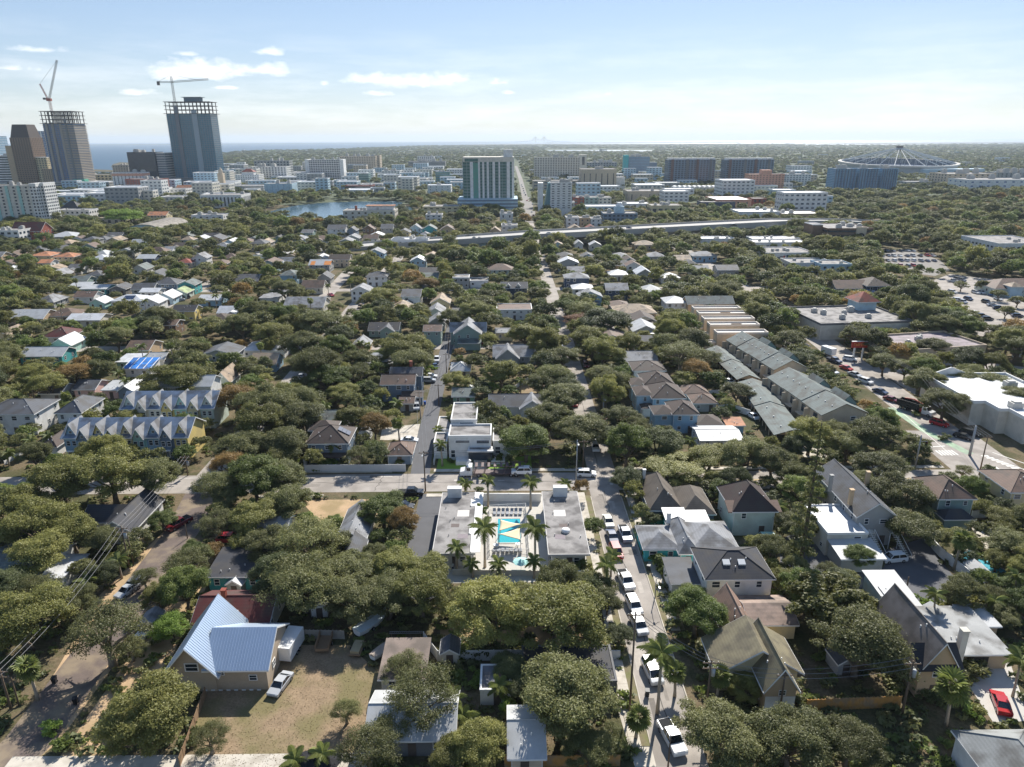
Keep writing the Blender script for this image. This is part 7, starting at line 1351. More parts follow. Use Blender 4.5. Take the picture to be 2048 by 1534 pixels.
wall_run('white block wall between parking lot and pool garden', [(1848,1078),(1878,1112),(1935,1158),(1965,1185)], 1.9, WH, 'wall', 'wall', .2); wall_run('wooden fence left of the dry field', [(412,1392),(375,1495),(360,1534)], 1.5, M('weathered_wood'), 'fence', 'fence', .06, 1.8); wall_run('low fence behind tan house and trailers', [(545,1275),(690,1278)], 1.6, GRW, 'fence', 'fence', .06, .6)
wall_run('white picket fence around the small lawn, centre', [(1030,778),(1062,758),(1104,758)], 1.2, TRIM, 'fence', 'fence', .06, 1.2); wall_run('white garden wall between the hip garages', [(1436,822),(1462,820),(1500,832)], 1.8, WH, 'wall', 'wall', .15, 2.2); wall_run('pale fence beside the lane by the upper garage', [(1418,792),(1446,790),(1448,776)], 1.8, WH, 'wall', 'wall', .15, 2.2); wall_run('white fence enclosing the oak garden by the lane', [(1370,748),(1404,748),(1414,756)], 1.8, WH, 'wall', 'wall', .15, 2.2)
wall_run('white rail fence between townhouses and oak hedge, left', [(10,930),(60,900)], 1.1, TRIM, 'fence', 'fence', .06, 1.2); wall_run('white gate fence beside the right hip-roofed house', [(1942,1037),(1976,1034)], 1.8, WH, 'fence', 'fence', .08, 1.6); wall_run('grey wooden fence below the parking hedge, right', [(1855,1232),(1990,1225)], 1.8, GRW, 'fence', 'fence', .06, .6); wall_run('white wall behind the motel yard trees', [(690,1190),(760,1185)], 1.7, WH, 'wall', 'wall', .15)
gp = at(1962,1128); t = thing('swimming_pool', 'small garden pool at the right edge', 'swimming pool', (gp.x, gp.y, 0), R_(20)); MB().ring(-2.4,2.4,-4.4,4.4,.4,.016,.12).build('coping', CONCW, t); MB().box(-2,2,-4,4,.018,.08).build('water', water_mat('pool_water2', (.1,.4,.5), .05, .08, 3.), t)
# ------------------------------------------------------------------ poles, lamps, wires
PT = {}
def PL(key, label, *a, **k): PT[key] = pole(label, *a, **k)[1]
PL('a','wooden utility pole at the alley mouth beside the cross street',851,982,847,902,arm=1,lamp=True); PL('b','utility pole beside silver SUV on the central street',1259,1424,1285,1224,arm=1); PL('c','utility pole with cables right of the tall street palm',1412,1422,1427,1320,arm=2,transformer=True); PL('d','thin pole at the bottom of the central street',1336,1534,1341,1458,arm=0,r=.1)
PL('e','transformer pole before the tan steep house',1803,1432,1821,1322,arm=1,transformer=True,r=.16); PL('f','brown utility pole before the olive-roofed house',1558,1432,1571,1345,arm=1); PL('g','utility pole at the left edge near the cabbage palm',22,1418,4,1338,arm=2); PL('h','leaning thin pole beside the cabbage palm',38,1410,25,1356,arm=0,r=.1); PL('i','transformer pole beside the black-roofed bungalow',259,1135,243,1052,arm=2,transformer=True); PL('i2','thin pole right of the bungalow transformer pole',267,1128,256,1072,arm=0,r=.1)
PL('j','utility pole at the top of the brick street',376,951,371,911,arm=2,transformer=True); PL('k','thin pole beside the maroon pickup',375,1077,370,1048,arm=0,r=.1); PL('l','concrete signal mast at the avenue junction',1939,911,1953,852,arm=0,steel=True,r=.3); PL('m','wooden utility pole at the avenue junction',1958,950,1968,871,arm=1); PL('n','steel signal pole on the junction corner',1830,936,1841,870,arm=0,steel=True,r=.18); PL('o','utility pole before the big white store',1836,799,1841,748,arm=1); PL('p','short pole in the parking lot beside the hall',1812,1182,1817,1154,arm=0,r=.13)
PL('q','alley utility pole beside the blue-grey two-storey house',841,838,832,782,arm=1); PL('r','alley utility pole left of the dark-green cottage',878,812,874,768,arm=1); PL('s','alley utility pole beside the sage-green house',893,745,889,706,arm=1); PL('t','alley utility pole nearest the sage-green house porch',898,716,903,668,arm=2); PL('u','street lamp pole right of the motel wing',1152,975,1151,880,arm=0,steel=True,lamp=True); PL('v','wooden pole between the oaks on the far street',1166,935,1171,880,arm=1); PL('w','street lamp arching over the far street',1206,838,1208,794,arm=0,steel=True,lamp=True); PL('x','lamp post opposite the motel on the sidewalk',1310,1194,1316,1157,arm=0,steel=True,lamp=True,r=.09); PL('y','avenue utility pole beside the grey store',1688,690,1691,645,arm=2); PL('z','avenue utility pole at the far store corner',1565,622,1567,600,arm=2)
WIR = 'overhead wire strung along the brick street'
wires('overhead wire above brick street, span by the black-roofed bungalow', PT['j'], PT['i']); wires('overhead wire above brick street, long lower left span', PT['i'], PT['g'], sag=1.2); P = PT['g']; wires('overhead wire above brick street, span leaving the left edge', P, P+Vector((-8,-30,1))); wires('overhead wire of the alley poles, span from the alley-mouth pole', PT['a'], PT['q'], group='overhead wires of the alley'); wires('overhead wire of the alley poles, span past the blue-grey alley house', PT['q'], PT['r'], group='overhead wires of the alley'); wires('overhead wire of the alley poles, span past the dark-green cottage', PT['r'], PT['s'], group='overhead wires of the alley'); wires('overhead wire of the alley poles, span to the sage-green house pole', PT['s'], PT['t'], group='overhead wires of the alley')
wires('overhead wire along the avenue, span beside the grey store', PT['y'], PT['o'], sag=1.5, group='overhead wires of the avenue'); wires('overhead wire along the avenue, span before the big white store', PT['o'], PT['m'], sag=1.5, group='overhead wires of the avenue'); wires('overhead wire along the avenue, span at the far store corner', PT['z'], PT['y'], sag=1.5, group='overhead wires of the avenue'); wires('overhead wire from palm pole to street pole', PT['c'], PT['b'], group='overhead wires over the central street'); wires('overhead wire between the lower right poles', PT['f'], PT['e'], group='overhead wires of the lower right'); wires('overhead wire leaving the lower right poles', PT['c'], PT['f'], group='overhead wires at lower right')
wires('overhead wire above the cross street', PT['a'], PT['u'], offs=((0,0),(.4,-.6)), group='overhead wires above the cross street')
# traffic lights on the junction pole
P = PT['n']; t = thing('traffic_light', 'traffic light hanging at the avenue junction', 'traffic light', (P.x+1.6, P.y, P.z-2.2)); MB().box(-.2,.2,-.15,.15,-.5,.5).build('housing', M('signal_black', '#1d1d1f'), t)
for k, c in enumerate(('#7a1c1c', '#7a5a1c', '#1c6a3a')): MB().tube([(0,-.16,.3-k*.3),(0,-.22,.3-k*.3)], .1, 8).build('lens', M('lens'+c, c, rough=.3), t)
MB().tube([(-1.6,0,.55),(0,0,.55)], .05, 5).build('bracket', STEEL, t)
P = at(1247,985); t = thing('stop_sign', 'red stop sign on the corner opposite the motel', 'sign', (P.x, P.y, 0)); MB().tube([(0,0,0),(0,0,2.6)], .04, 6).build('post', STEEL, t); MB().tube([(0,-.03,2.3),(0,.03,2.3)], .4, 8).build('sign_face', M('stop_red', '#b02a2a'), t)
# ------------------------------------------------------------------ palms
for a in [('tall royal palm left of the pool',969,1054,8.6,'royal',1.15),('tall royal palm right of the pool',1070,1054,8.4,'royal',1.25),('royal palm before the left motel wing',913,1093,5.2,'royal',.85),('small royal palm at the near left court corner',943,1126,3.0,'royal',.8),('small royal palm centred below the pool',997,1128,2.8,'royal',.8),('small royal palm at the near right court corner',1068,1122,3.4,'royal',.8),('royal palm right of pool by the white back wall',1061,962,6.6,'royal',.95),('feathery palm between left wing roof and cross street',930,966,4.6,'queen',1.0),('tall thin palm behind the pool wall, left',975,958,6.5,'royal',.8),('dark palm clump inside the court left of pool',962,1018,3.0,'queen',.9),('palm behind the right motel wing',1130,966,4.2,'queen',1.0),('palm pair beside the sidewalk below right wing',1213,1128,5.0,'royal',.95),('tall lone royal palm on the central street sidewalk',1324,1302,10.5,'royal',1.2),('bright fan palm left of the tall street palm base',1277,1434,3.4,'sabal',1.15),('yellowing palm before the slate-blue house',664,886,5.2,'queen',1.15),('palm at the alley corner of the modern house lawn',881,887,6.0,'royal',.8),('bushy palm left of the modern house',876,858,4.5,'queen',.9),('round fan palm beside the alley lot',795,845,5.5,'sabal',1.1),('fan palm left of the alley shed',793,805,4.5,'queen',1.2),('round fan palm by the sage-green house',920,716,5.0,'sabal',1.05),('fan palm beside the sandy lane, left centre',591,702,6.0,'sabal',1.1),('shaggy fan palm before the tan steep house',1904,1372,6.5,'sabal',1.5),('palm among the parking hedge, right',1872,1186,6.0,'queen',1.0),('tall palm at the right edge by the driveway',2042,1318,6.5,'queen',1.2),('palm beside the small garden pool',1926,1078,6.5,'sabal',1.2),('cabbage palm beside the left edge pole',54,1332,6.0,'sabal',1.2),('young palm at the bottom edge, left of black umbrella',590,1520,2.6,'queen',1.0),('young palm at bottom edge behind black umbrella',645,1508,3.0,'queen',1.0),('tall palm in front of the brown-roofed house',281,690,9,'queen',1.0),('palm before the white two-storey gable house',289,600,8,'queen',.9),('palm tuft by the far street oaks',1208,772,7,'queen',.9),('agave-like palm beside the turquoise house drive',1310,1078,2.2,'queen',.8)]:
    palm(*a)
for (x, y, h, k) in [(75,595,8,'sabal'),(150,560,8,'sabal'),(340,690,7,'sabal'),(620,600,7,'sabal'),(655,570,7,'queen'),(1108,655,7,'queen'),(1040,760,5,'queen'),(1075,755,5,'queen'),(1340,620,5,'queen'),(1690,800,4,'queen'),(1748,815,4,'queen'),(1705,780,3.5,'queen'),(1640,705,4,'queen'),(1850,885,3.5,'queen'),(520,690,7,'sabal'),(455,770,7,'sabal'),(235,745,5,'queen'),(250,760,5,'queen'),(130,790,5,'sabal'),(205,800,4,'queen'),(720,685,6,'queen'),(735,690,5,'sabal'),(880,560,8,'sabal'),(1010,590,7,'sabal'),(1245,585,6,'sabal'),(1420,640,5,'queen'),(1560,640,5,'queen'),(1580,655,5,'queen'),(1500,640,5,'queen'),(960,530,9,'sabal'),(700,560,8,'sabal'),(560,610,7,'sabal'),(430,590,8,'queen'),(120,610,8,'queen'),(190,650,7,'sabal'),(30,660,7,'sabal'),(60,760,6,'sabal'),(10,780,5,'sabal'),(650,810,5,'queen'),(1380,880,4,'queen'),(1320,860,4,'sabal'),(1445,790,4,'queen'),(1990,1200,4,'queen'),(2035,1150,5,'queen'),(1560,1010,5,'queen'),(500,1010,4,'sabal'),(235,1120,4,'queen'),(175,1160,3.5,'queen'),(690,1180,4,'queen'),(905,1395,3.5,'queen'),(925,1430,3,'queen'),(870,1420,3,'queen'),(1000,1370,3,'queen'),(95,870,4,'queen'),(60,880,4,'queen'),(15,905,3.5,'queen'),(1350,1345,4,'sabal'),(1440,1350,4,'sabal'),(885,470,9,'queen'),(930,450,10,'sabal'),(600,440,10,'queen'),(1225,1110,4.5,'queen')]: palm(None, x, y, h, k)

SHD = []
for i, (x, y, wc, rc) in enumerate([(470,1190,'grey','ltgrey'),(640,1235,'white','grey'),(900,1330,'offwhite','dgrey'),(1000,1400,'tan','brown'),(1690,1350,'grey','dgrey'),(1880,1260,'white','ltgrey'),(1960,1165,'grey','ltgrey'),(560,1165,'sage','green'),(300,1270,'offwhite','grey'),(1480,1340,'tan','brown'),(730,880,'white','grey'),(940,790,'grey','ltgrey')]):
    P = at(x, y); t = thing('garden_shed', '', 'shed', (P.x, P.y, 0), random.uniform(-.2, .2)); t['group'] = 'garden sheds'; r = body(t, 0, 0, 2.6, 3.2, 2.1, 'gy', .8, wc, rc, ov=.2); link('door', DOOR_ME, t, loc=(0, -.02, 0), scale=(.9, 1, 1.8)); FOOT.append((P.x, P.y+1.6, 1.8, 2)); SHD.append((t, x, y, 'small garden shed'))
# ------------------------------------------------------------------ trees set by hand
for a in [(35,1172,190,'y'),(200,1188,215,'x'),(285,1352,235,'y'),(415,1436,110,'x'),(338,1222,90,'s'),(365,1085,120,'x'),(20,955,160,'y'),(110,900,165,'y'),(212,884,175,'y'),(296,905,135,'o'),(60,985,170,'y'),(135,1010,135,'y'),(70,1055,150,'y'),(192,1047,95,'o'),(320,1012,72,'g'),(428,928,120,'x'),(505,900,145,'g'),(500,985,135,'y'),(560,905,120,'o'),(565,960,125,'o'),(612,1010,190,'x'),(540,1042,125,'o'),(600,1085,200,'x'),(764,975,112,'g'),(700,1085,130,'o'),(790,1078,135,'y'),(850,1102,130,'y'),(555,1090,155,'d'),(615,1120,165,'o'),(700,1138,150,'o'),(775,1145,140,'o'),(842,1132,155,'y'),(985,1152,200,'y'),(1118,1140,240,'y'),(1042,1158,120,'y'),(1240,1245,70,'d'),(1130,1308,240,'o'),(1225,1440,100,'x'),(842,1322,205,'x'),(735,1440,170,'x'),(960,1432,160,'y'),(1180,1455,130,'o'),(1040,1330,90,'d'),(1398,1170,150,'g'),(1450,1396,195,'o'),(1590,1412,200,'o'),(1705,1436,150,'o'),(1495,1346,85,'y'),(1730,1206,225,'o'),(1645,932,70,'g'),(1600,1010,90,'o'),(1625,825,115,'y'),(1760,826,125,'o'),(1770,890,115,'o'),(1800,942,125,'o'),(1868,952,95,'x'),(1822,1008,125,'o'),(1930,922,50,'x'),(1925,1042,95,'y'),(2012,1005,80,'y'),(2025,1060,95,'o'),(1895,768,98,'o'),(2030,1145,70,'g'),(1722,1088,72,'g'),(1160,814,125,'o'),(1052,832,125,'g'),(1242,798,85,'o'),(1225,850,72,'d'),(1318,838,122,'d'),(1345,892,150,'y',.75),(1420,880,120,'y',.9),(1428,935,60,'y',1.2),(1492,868,115,'o'),(1550,880,110,'o'),(1132,752,110,'o'),(1098,795,115,'o'),(1232,732,70,'o'),(1126,684,75,'o'),(1207,662,100,'y'),(1050,632,88,'y'),(1212,606,112,'d'),(1155,612,75,'r'),(1365,662,140,'x'),(1422,690,80,'x'),(1475,752,75,'o'),(1428,732,45,'o'),(800,656,118,'y'),(768,690,52,'g'),(688,752,80,'y'),(747,818,85,'b'),(655,715,105,'g'),(650,608,120,'o'),(600,645,110,'o'),(540,625,100,'y'),(530,755,130,'o'),(600,790,120,'o'),(910,738,68,'y'),(1000,702,105,'y'),(984,758,40,'s'),(470,755,112,'b'),(145,712,92,'b'),(345,708,150,'y'),(560,840,120,'o'),(480,850,120,'o'),(455,960,90,'o'),(240,403,92,'s',.9),(970,418,42,'y'),(1705,490,62,'y'),(1680,1130,90,'d'),(1570,1130,80,'y'),(2010,1200,80,'o'),(1310,1020,40,'d'),(1700,480,40,'y'),(1905,605,60,'s'),(1130,590,60,'g'),(90,735,90,'y'),(1870,665,70,'o'),(760,560,80,'y'),(850,540,70,'b'),(900,610,70,'o'),(1860,730,90,'o'),(1930,720,90,'o'),(1772,697,72,'o'),(1815,715,60,'o'),(1990,728,90,'o'),(2040,760,90,'o'),(1585,650,85,'o'),(1605,690,75,'d'),(1500,885,60,'o'),(1460,1085,45,'s'),(790,1400,130,'x'),(905,1465,120,'y'),(885,1370,90,'x'),(1020,1300,95,'d'),(255,1262,90,'x'),(805,1288,110,'x',1.5),(690,1395,80,'x'),(430,1010,100,'x'),(660,1060,100,'o'),(460,890,100,'b'),(1190,835,70,'o'),(1255,930,80,'d'),(640,870,60,'o'),(560,880,90,'y'),(700,800,90,'y'),(285,1128,70,'x'),(1890,572,38,'o'),(1925,556,34,'o'),(1968,556,36,'y'),(2000,572,38,'o'),(1945,612,44,'o'),(2015,606,40,'o'),(1985,642,46,'o'),(1880,622,46,'o'),(2038,585,38,'y'),(1920,655,50,'o')]:
    T(*a)
# bamboo, clipped shrubs, hedges
def plume_mesh(seed, n=34, spread=.9):
    rng = np.random.default_rng(seed); C = []; r = []
    for i in range(n):
        a = rng.uniform(0, 6.28); q = rng.uniform(.2, 1)**.6; top = rng.uniform(.75, 1)*9*(1-.25*q)
        for k in range(9):
            s = .35+.65*k/8; C.append((math.cos(a)*q*4.6*s*spread, math.sin(a)*q*4.6*s*spread, top*(1-(1-s)**2)-.6*max(0, s-.8)*5)); r.append(.85*(1-.3*s))
    C = np.array(C); r = np.array(r); V, n_, at_ = leaf_quads(C, r, 26000, .22, rng, .3, 1.0); return quads_mesh('crown', V, n_, at_, LEAF['y'])
t = thing('bamboo_clump', 'large yellow-green bamboo clump right of the white two-storey house', 'bamboo', at(1650,1262)); link('crown', plume_mesh(3), t, scale=(1.9,1.5,1.15)); mb = MB(); rb = random.Random(4)
for i in range(40): a = rb.uniform(0,6.28); q = rb.uniform(0,1.4); mb.tube([(math.cos(a)*q,math.sin(a)*q,0),(math.cos(a)*q*1.6,math.sin(a)*q*1.6,4),(math.cos(a)*q*2.3,math.sin(a)*q*2.3,7)], [.06,.05,.02], 5, False)
mb.build('canes', M('bamboo_cane', '#8f8a52'), t, kind='stuff'); FOOT.append((t.location.x, t.location.y, 4, 4))
t = thing('bamboo_clump', 'tall bamboo thicket left of the sandy lane', 'bamboo', at(540,715)); link('crown', plume_mesh(9), t, scale=(.9,.7,.95)); FOOT.append((t.location.x, t.location.y, 5, 5))
# tall ivy-covered pine
P = at(1602,1122); t = thing('pine_tree', 'tall narrow pine with bare mast top beside the white flat roof', 'tree', P); hP = height_at(P, 838); MB().tube([(0,0,0),(.1,0,hP*.5),(.1,.1,hP)], [.4,.28,.05], 8).build('trunk', BARK, t, True); rng = np.random.default_rng(8); C = []; r = []
for i in range(64): z = hP*(.08+.86*(i/63)); q = ((1-i/63)**.8*2.0+.25)*(.6+.7*((i*7) % 5)/4); a = i*2.4; C.append((math.cos(a)*q*.8, math.sin(a)*q*.8, z)); r.append(.35+q*.34)
V, n, a = leaf_quads(np.array(C), np.array(r), 11000, .22, rng, .3, .8); link('crown', quads_mesh('crown', V, n, a, LEAF['o']), t); FOOT.append((P.x, P.y, 3, 3))
SHRUB = []
for v in range(4):
    rng = np.random.default_rng(300+v); C = rng.normal(size=(14,3))*np.array([.45,.45,.2])+np.array([0,0,.55]); V, n, a = leaf_quads(C, np.full(14,.42), 900, .16, rng, .4); SHRUB.append([quads_mesh('shrub', V, n, a, LEAF[k]) for k in 'gdyos'])
SH = []
def shrub(x, y, s, k=None, world=None):
    P = Vector((*world, 0)) if world else at(x, y); me = random.choice(SHRUB)[random.randrange(5) if k is None else 'gdyos'.index(k)]; o = link('shrub', me, loc=P, rotz=random.uniform(0,6), scale=(s, s, s*random.uniform(.8,1.2))); o['category'] = 'shrub'; SH.append((o, x, y, s))
for x, y, s, k in [(1160,1135,1.6,'g'),(1172,1140,1.4,'y'),(1150,1142,1.3,'g'),(1330,1138,2.6,'g'),(1318,1120,1.8,'s'),(1310,1085,1.3,'g'),(1372,1178,1.5,'y'),(1850,1222,1.6,'s'),(1875,1225,1.8,'y'),(1905,1222,1.8,'y'),(1935,1220,1.9,'y'),(1962,1218,1.8,'y'),(1985,1222,1.6,'g'),(1920,1365,1.7,'o'),(1935,1345,2.2,'o'),(1955,1345,1.8,'o'),(1935,1425,1.2,'s'),(1955,1430,1.2,'y'),(1850,1395,1.4,'d'),(1865,1400,1.5,'d'),(500,1310,1.6,'g'),(520,1300,1.8,'g'),(650,1255,1.3,'g'),(905,1310,1.8,'d'),(925,1312,1.6,'g'),(960,1308,1.8,'d'),(1000,1312,1.5,'d'),(640,935,1.5,'g'),(660,930,1.8,'s'),(690,928,2.0,'o'),(720,928,1.6,'d'),(760,930,1.5,'d'),(800,930,1.3,'g'),(900,925,1.0,'g'),(985,920,1.2,'g'),(1000,922,1.4,'g'),(1020,925,1.6,'d'),(850,745,2.6,'s'),(846,758,2.0,'y'),(1745,870,1.4,'g'),(1725,855,1.6,'y'),(1705,838,1.4,'g'),(1690,822,1.5,'g'),(1670,800,1.4,'y'),(1655,785,1.5,'g'),(1640,768,1.4,'g'),(1625,752,1.5,'d'),(1610,738,1.5,'g'),(1815,815,1.3,'y'),(1830,830,1.3,'g'),(1890,880,1.5,'d'),(1980,940,1.2,'d'),(2000,1000,1.7,'s'),(1990,1030,1.9,'y'),(1460,822,1.6,'s'),(1380,828,1.2,'s'),(1410,858,1.2,'g'),(1300,870,1.6,'g'),(1260,790,1.6,'y'),(1255,760,1.5,'g'),(960,1365,1.5,'s'),(1015,1420,1.5,'s'),(890,1440,1.7,'g'),(880,1490,1.6,'s'),(520,1110,1.6,'g'),(470,1120,1.4,'g'),(240,1130,1.6,'g'),(225,1120,1.4,'y'),(330,1260,1.6,'s'),(320,1245,1.5,'g'),(100,1465,1.4,'s'),(120,1500,1.4,'g'),(1750,1130,1.2,'o'),(1500,1000,2.0,'g'),(1430,1095,1.6,'s'),(1415,1060,1.8,'g'),(1580,1110,2.0,'d'),(1295,985,1.3,'d'),(1300,1012,1.2,'d'),(960,985,1.2,'d'),(975,995,.9,'g'),(1000,998,.8,'d'),(1020,998,.8,'d')]: shrub(x, y, s, k)
# ------------------------------------------------------------------ trees filling the blocks
def blocked(X, Y, R):
    for cx, cy, hx, hy in FOOT:
        if abs(X-cx) < hx+R*.3 and abs(Y-cy) < hy+R*.3: return True
    for pts, hw in ROADS:
        for (ax, ay), (bx, by) in zip(pts, pts[1:]):
            dx, dy = bx-ax, by-ay; L2 = dx*dx+dy*dy or 1; u = max(0, min(1, ((X-ax)*dx+(Y-ay)*dy)/L2))
            if math.hypot(X-ax-u*dx, Y-ay-u*dy) < hw+.6: return True
    for poly in LOTS:
        ins = False; j = len(poly)-1
        for i in range(len(poly)):
            if (poly[i][1] > Y) != (poly[j][1] > Y) and X < (poly[j][0]-poly[i][0])*(Y-poly[i][1])/(poly[j][1]-poly[i][1])+poly[i][0]: ins = not ins
            j = i
        if ins: return True
    return False
LAKEP = [(p.x, p.y) for p in [at(x, y) for x, y in lake_px]]; LOTS.append(LAKEP)
for (x, y) in [(1650,700),(1670,715),(1690,733),(1710,750),(1730,765),(1755,785),(1780,802),(1805,818),(1830,835),(1860,855),(1890,880),(1920,905),(1950,930),(1980,930),(2010,925),(2035,940),(1880,905),(1210,985),(1215,1010),(1225,1040),(1235,1075),(1240,1110),(1250,1150),(1262,1200),(1275,1250),(1292,1300),(1310,1350),(1340,1420),(1205,960),(1210,935),(630,965),(680,965),(730,965),(780,965),(830,965),(880,965),(930,960),(850,930),(853,890),(862,850),(868,810),(876,770),(882,730),(1950,600),(1980,610),(1940,580),(2020,610),(1990,640),(1780,515),(1810,520),(1840,520),(1870,525),(1740,1160),(1780,1140),(1820,1180),(1850,1130),(200,1300),(150,1360),(250,1210),(310,1130),(360,1060),(80,1440),(650,1020),(700,1015),(760,860),(800,855),(1460,780),(1495,830),(1530,850),(1120,880),(1190,900),(340,605),(370,592),(400,575),(680,565),(660,585)]:
    CLEAR.append((x-13, x+13, y-12, y+12, at(x, y).y))
def covers(X, Y, R, H):
    """does a tree here hide too much of a building face behind it"""
    x, y1, s = pr((X, Y, H)); y0 = pr((X, Y, H*.25))[1]; a, b = x-R*s*.9, x+R*s*.9
    for (cx0, cx1, cy0, cy1, gy, *tol) in CLEAR:
        if gy < Y-1: continue
        ox = min(b, cx1)-max(a, cx0); oy = min(y0, cy1)-max(y1, cy0)
        if ox > 0 and oy > 0 and ox*oy > (tol[0] if tol else .12 if gy < 230 else .13)*(cx1-cx0)*(cy1-cy0): return True
    return False
cell = {}
def near(X, Y, d):
    k = (int(X//12), int(Y//12))
    for i in (-1,0,1):
        for j in (-1,0,1):
            for (a, b, r) in cell.get((k[0]+i, k[1]+j), ()):
                if math.hypot(a-X, b-Y) < (d+r)*(.55 if Y < 200 else .44): return True
    return False
def put(X, Y, R): cell.setdefault((int(X//12), int(Y//12)), []).append((X, Y, R))
for c in TREES: put(c[2], c[3], c[4])
rt = random.Random(21); Yv = 100.
cand = []
for _ in range(34000):
    Y = 95*math.exp(rt.random()*math.log(1000/95.)); X = rt.uniform(-1, 1)*(Y*.76+25); cand.append((X, Y))
for X, Y in cand:
    R = rt.choice((3.4, 4.6, 5.6, 6.4, 7.2, 8.2)) if Y > 150 else rt.choice((2.6, 3.2, 4., 5.))
    H = R*rt.uniform(1.35, 1.75)
    if Y > 520: R *= 1.1
    px, py, s = pr((X, Y, H))
    if (Y > 660 and rt.random() < .45) or (Y < 145 and rt.random() < .45): continue
    if px < -60 or px > 2110 or near(X, Y, R) or blocked(X, Y, R) or covers(X, Y, R, H): continue
    if Y < 150 and (abs(X) < 14 and Y > 100): continue
    put(X, Y, R); kind = rt.choices('ogdybx', (34, 19, 7, 25, 2.5, 13))[0]; TREES.append((s*R, kind, X, Y, R, H, False))
TREES.sort(key=lambda c: (-c[6], -c[0]))
ind = TREES[:300]; rest = TREES[300:]
PLACED = []
for c in ind:
    t = place_tree(*c[1:6]); px, py, s = pr((c[2], c[3], c[5]*.7)); PLACED.append((t, px, py, c[0], c[1]))
# the rest of the canopy: too many to count, one object of instanced crowns
def gn_forest(name, label, protos, X, Y, Z, idx, rot, scl):
    src = bpy.data.collections.new(name+'_crowns')
    for i, me in enumerate(protos): src.objects.link(bpy.data.objects.new(f'{name}_crown_{i:02d}', me))
    n = len(X); me = bpy.data.meshes.new(name); me.vertices.add(n); me.vertices.foreach_set('co', np.stack([X, Y, Z], 1).astype(np.float32).ravel())
    for nm, tp, arr, fld in (('idx', 'INT', idx.astype(np.int32), 'value'), ('rot', 'FLOAT_VECTOR', np.stack([rot*0, rot*0, rot], 1).astype(np.float32).ravel(), 'vector'), ('scl', 'FLOAT_VECTOR', scl.astype(np.float32).ravel(), 'vector')):
        me.attributes.new(nm, tp, 'POINT').data.foreach_set(fld, arr)
    o = link(name, me, kind='stuff'); o['label'] = label
    ng = bpy.data.node_groups.new(name, 'GeometryNodeTree'); ng.interface.new_socket('Geometry', in_out='INPUT', socket_type='NodeSocketGeometry'); ng.interface.new_socket('Geometry', in_out='OUTPUT', socket_type='NodeSocketGeometry')
    N = ng.nodes; gi = N.new('NodeGroupInput'); go = N.new('NodeGroupOutput'); ci = N.new('GeometryNodeCollectionInfo'); ci.inputs['Collection'].default_value = src; ci.inputs['Separate Children'].default_value = True; ci.inputs['Reset Children'].default_value = True
    ip = N.new('GeometryNodeInstanceOnPoints'); ip.inputs['Pick Instance'].default_value = True
    def attr(nm, tp):
        a = N.new('GeometryNodeInputNamedAttribute'); a.data_type = tp; a.inputs['Name'].default_value = nm; return a.outputs['Attribute']
    L = ng.links; L.new(gi.outputs[0], ip.inputs['Points']); L.new(ci.outputs[0], ip.inputs['Instance']); L.new(attr('idx', 'INT'), ip.inputs['Instance Index']); L.new(attr('rot', 'FLOAT_VECTOR'), ip.inputs['Rotation']); L.new(attr('scl', 'FLOAT_VECTOR'), ip.inputs['Scale']); L.new(ip.outputs[0], go.inputs[0])
    md = o.modifiers.new('forest', 'NODES'); md.node_group = ng; return o
KS = [(k, v) for k in 'ogdybx' for v in range(CROWNS['n'][k])]; protos = [CROWNS[k][1] for k in KS]; byk = {k: [i for i, q in enumerate(KS) if q[0] == k] for k in 'ogdybx'}
A = np.array([(c[2], c[3], c[4], c[5]) for c in rest]); rg = np.random.default_rng(5)
gn_forest('tree_canopy', 'mass of smaller trees filling the far blocks', protos, A[:,0], A[:,1], A[:,0]*0, np.array([rg.choice(byk[c[1]]) for c in rest]), rg.uniform(0, 6.28, len(rest)), np.stack([A[:,2]/7*rg.uniform(.9,1.12,len(A)), A[:,2]/7*rg.uniform(.78,1.1,len(A)), A[:,3]/11*rg.uniform(.9,1.2,len(A))], 1))
# far woods out to the coast
def in_sea(px, py): return py < np.interp(px, [c[0] for c in coast], [c[1] for c in coast])+.4
FOOTF = [f for f in FOOT if f[1] > 800]; FX = []
while len(FX) < 15000:
    Y = 950*math.exp(rg.random()*math.log(9800/950.)); X = rg.uniform(-1,1)*(Y*.75+40); px, py, s = pr((X, Y, 0))
    if px < -20 or px > 2070 or in_sea(px, py) or (1090 < px < 1312 and 299 < py < 305.5): continue
    if Y < 2600 and (any(abs(X-f[0]) < f[2]+5 and abs(Y-f[1]) < f[3]+6 for f in FOOTF) or abs(X-30) < 12): continue
    if Y < 1700 and rg.random() < .45: continue
    k = max(1, Y/1900); R = rg.uniform(5, 8.5)*k**.8; FX.append((X, Y, R, rg.uniform(8, 12.5)*min(1.3, k**.35)))
FP = []
for k, v in [('o', 0), ('o', 2), ('d', 0), ('g', 1), ('y', 1)]:
    C, r = crown_shape(ord(k)*5+v, 30, top=4.8); V, n, a = leaf_quads(C, r, 520, 1.15, np.random.default_rng(v+3), .5); FP.append(quads_mesh('crown', V, n, a, LEAF[k]))
A = np.array(FX); gn_forest('far_woods', 'distant wooded plain reaching to the bay', FP, A[:,0], A[:,1], A[:,0]*0, rg.choice(5, len(A), p=[.2,.22,.42,.11,.05]), rg.uniform(0, 6.28, len(A)), np.stack([A[:,2]/7, A[:,2]/7, A[:,3]/11], 1))
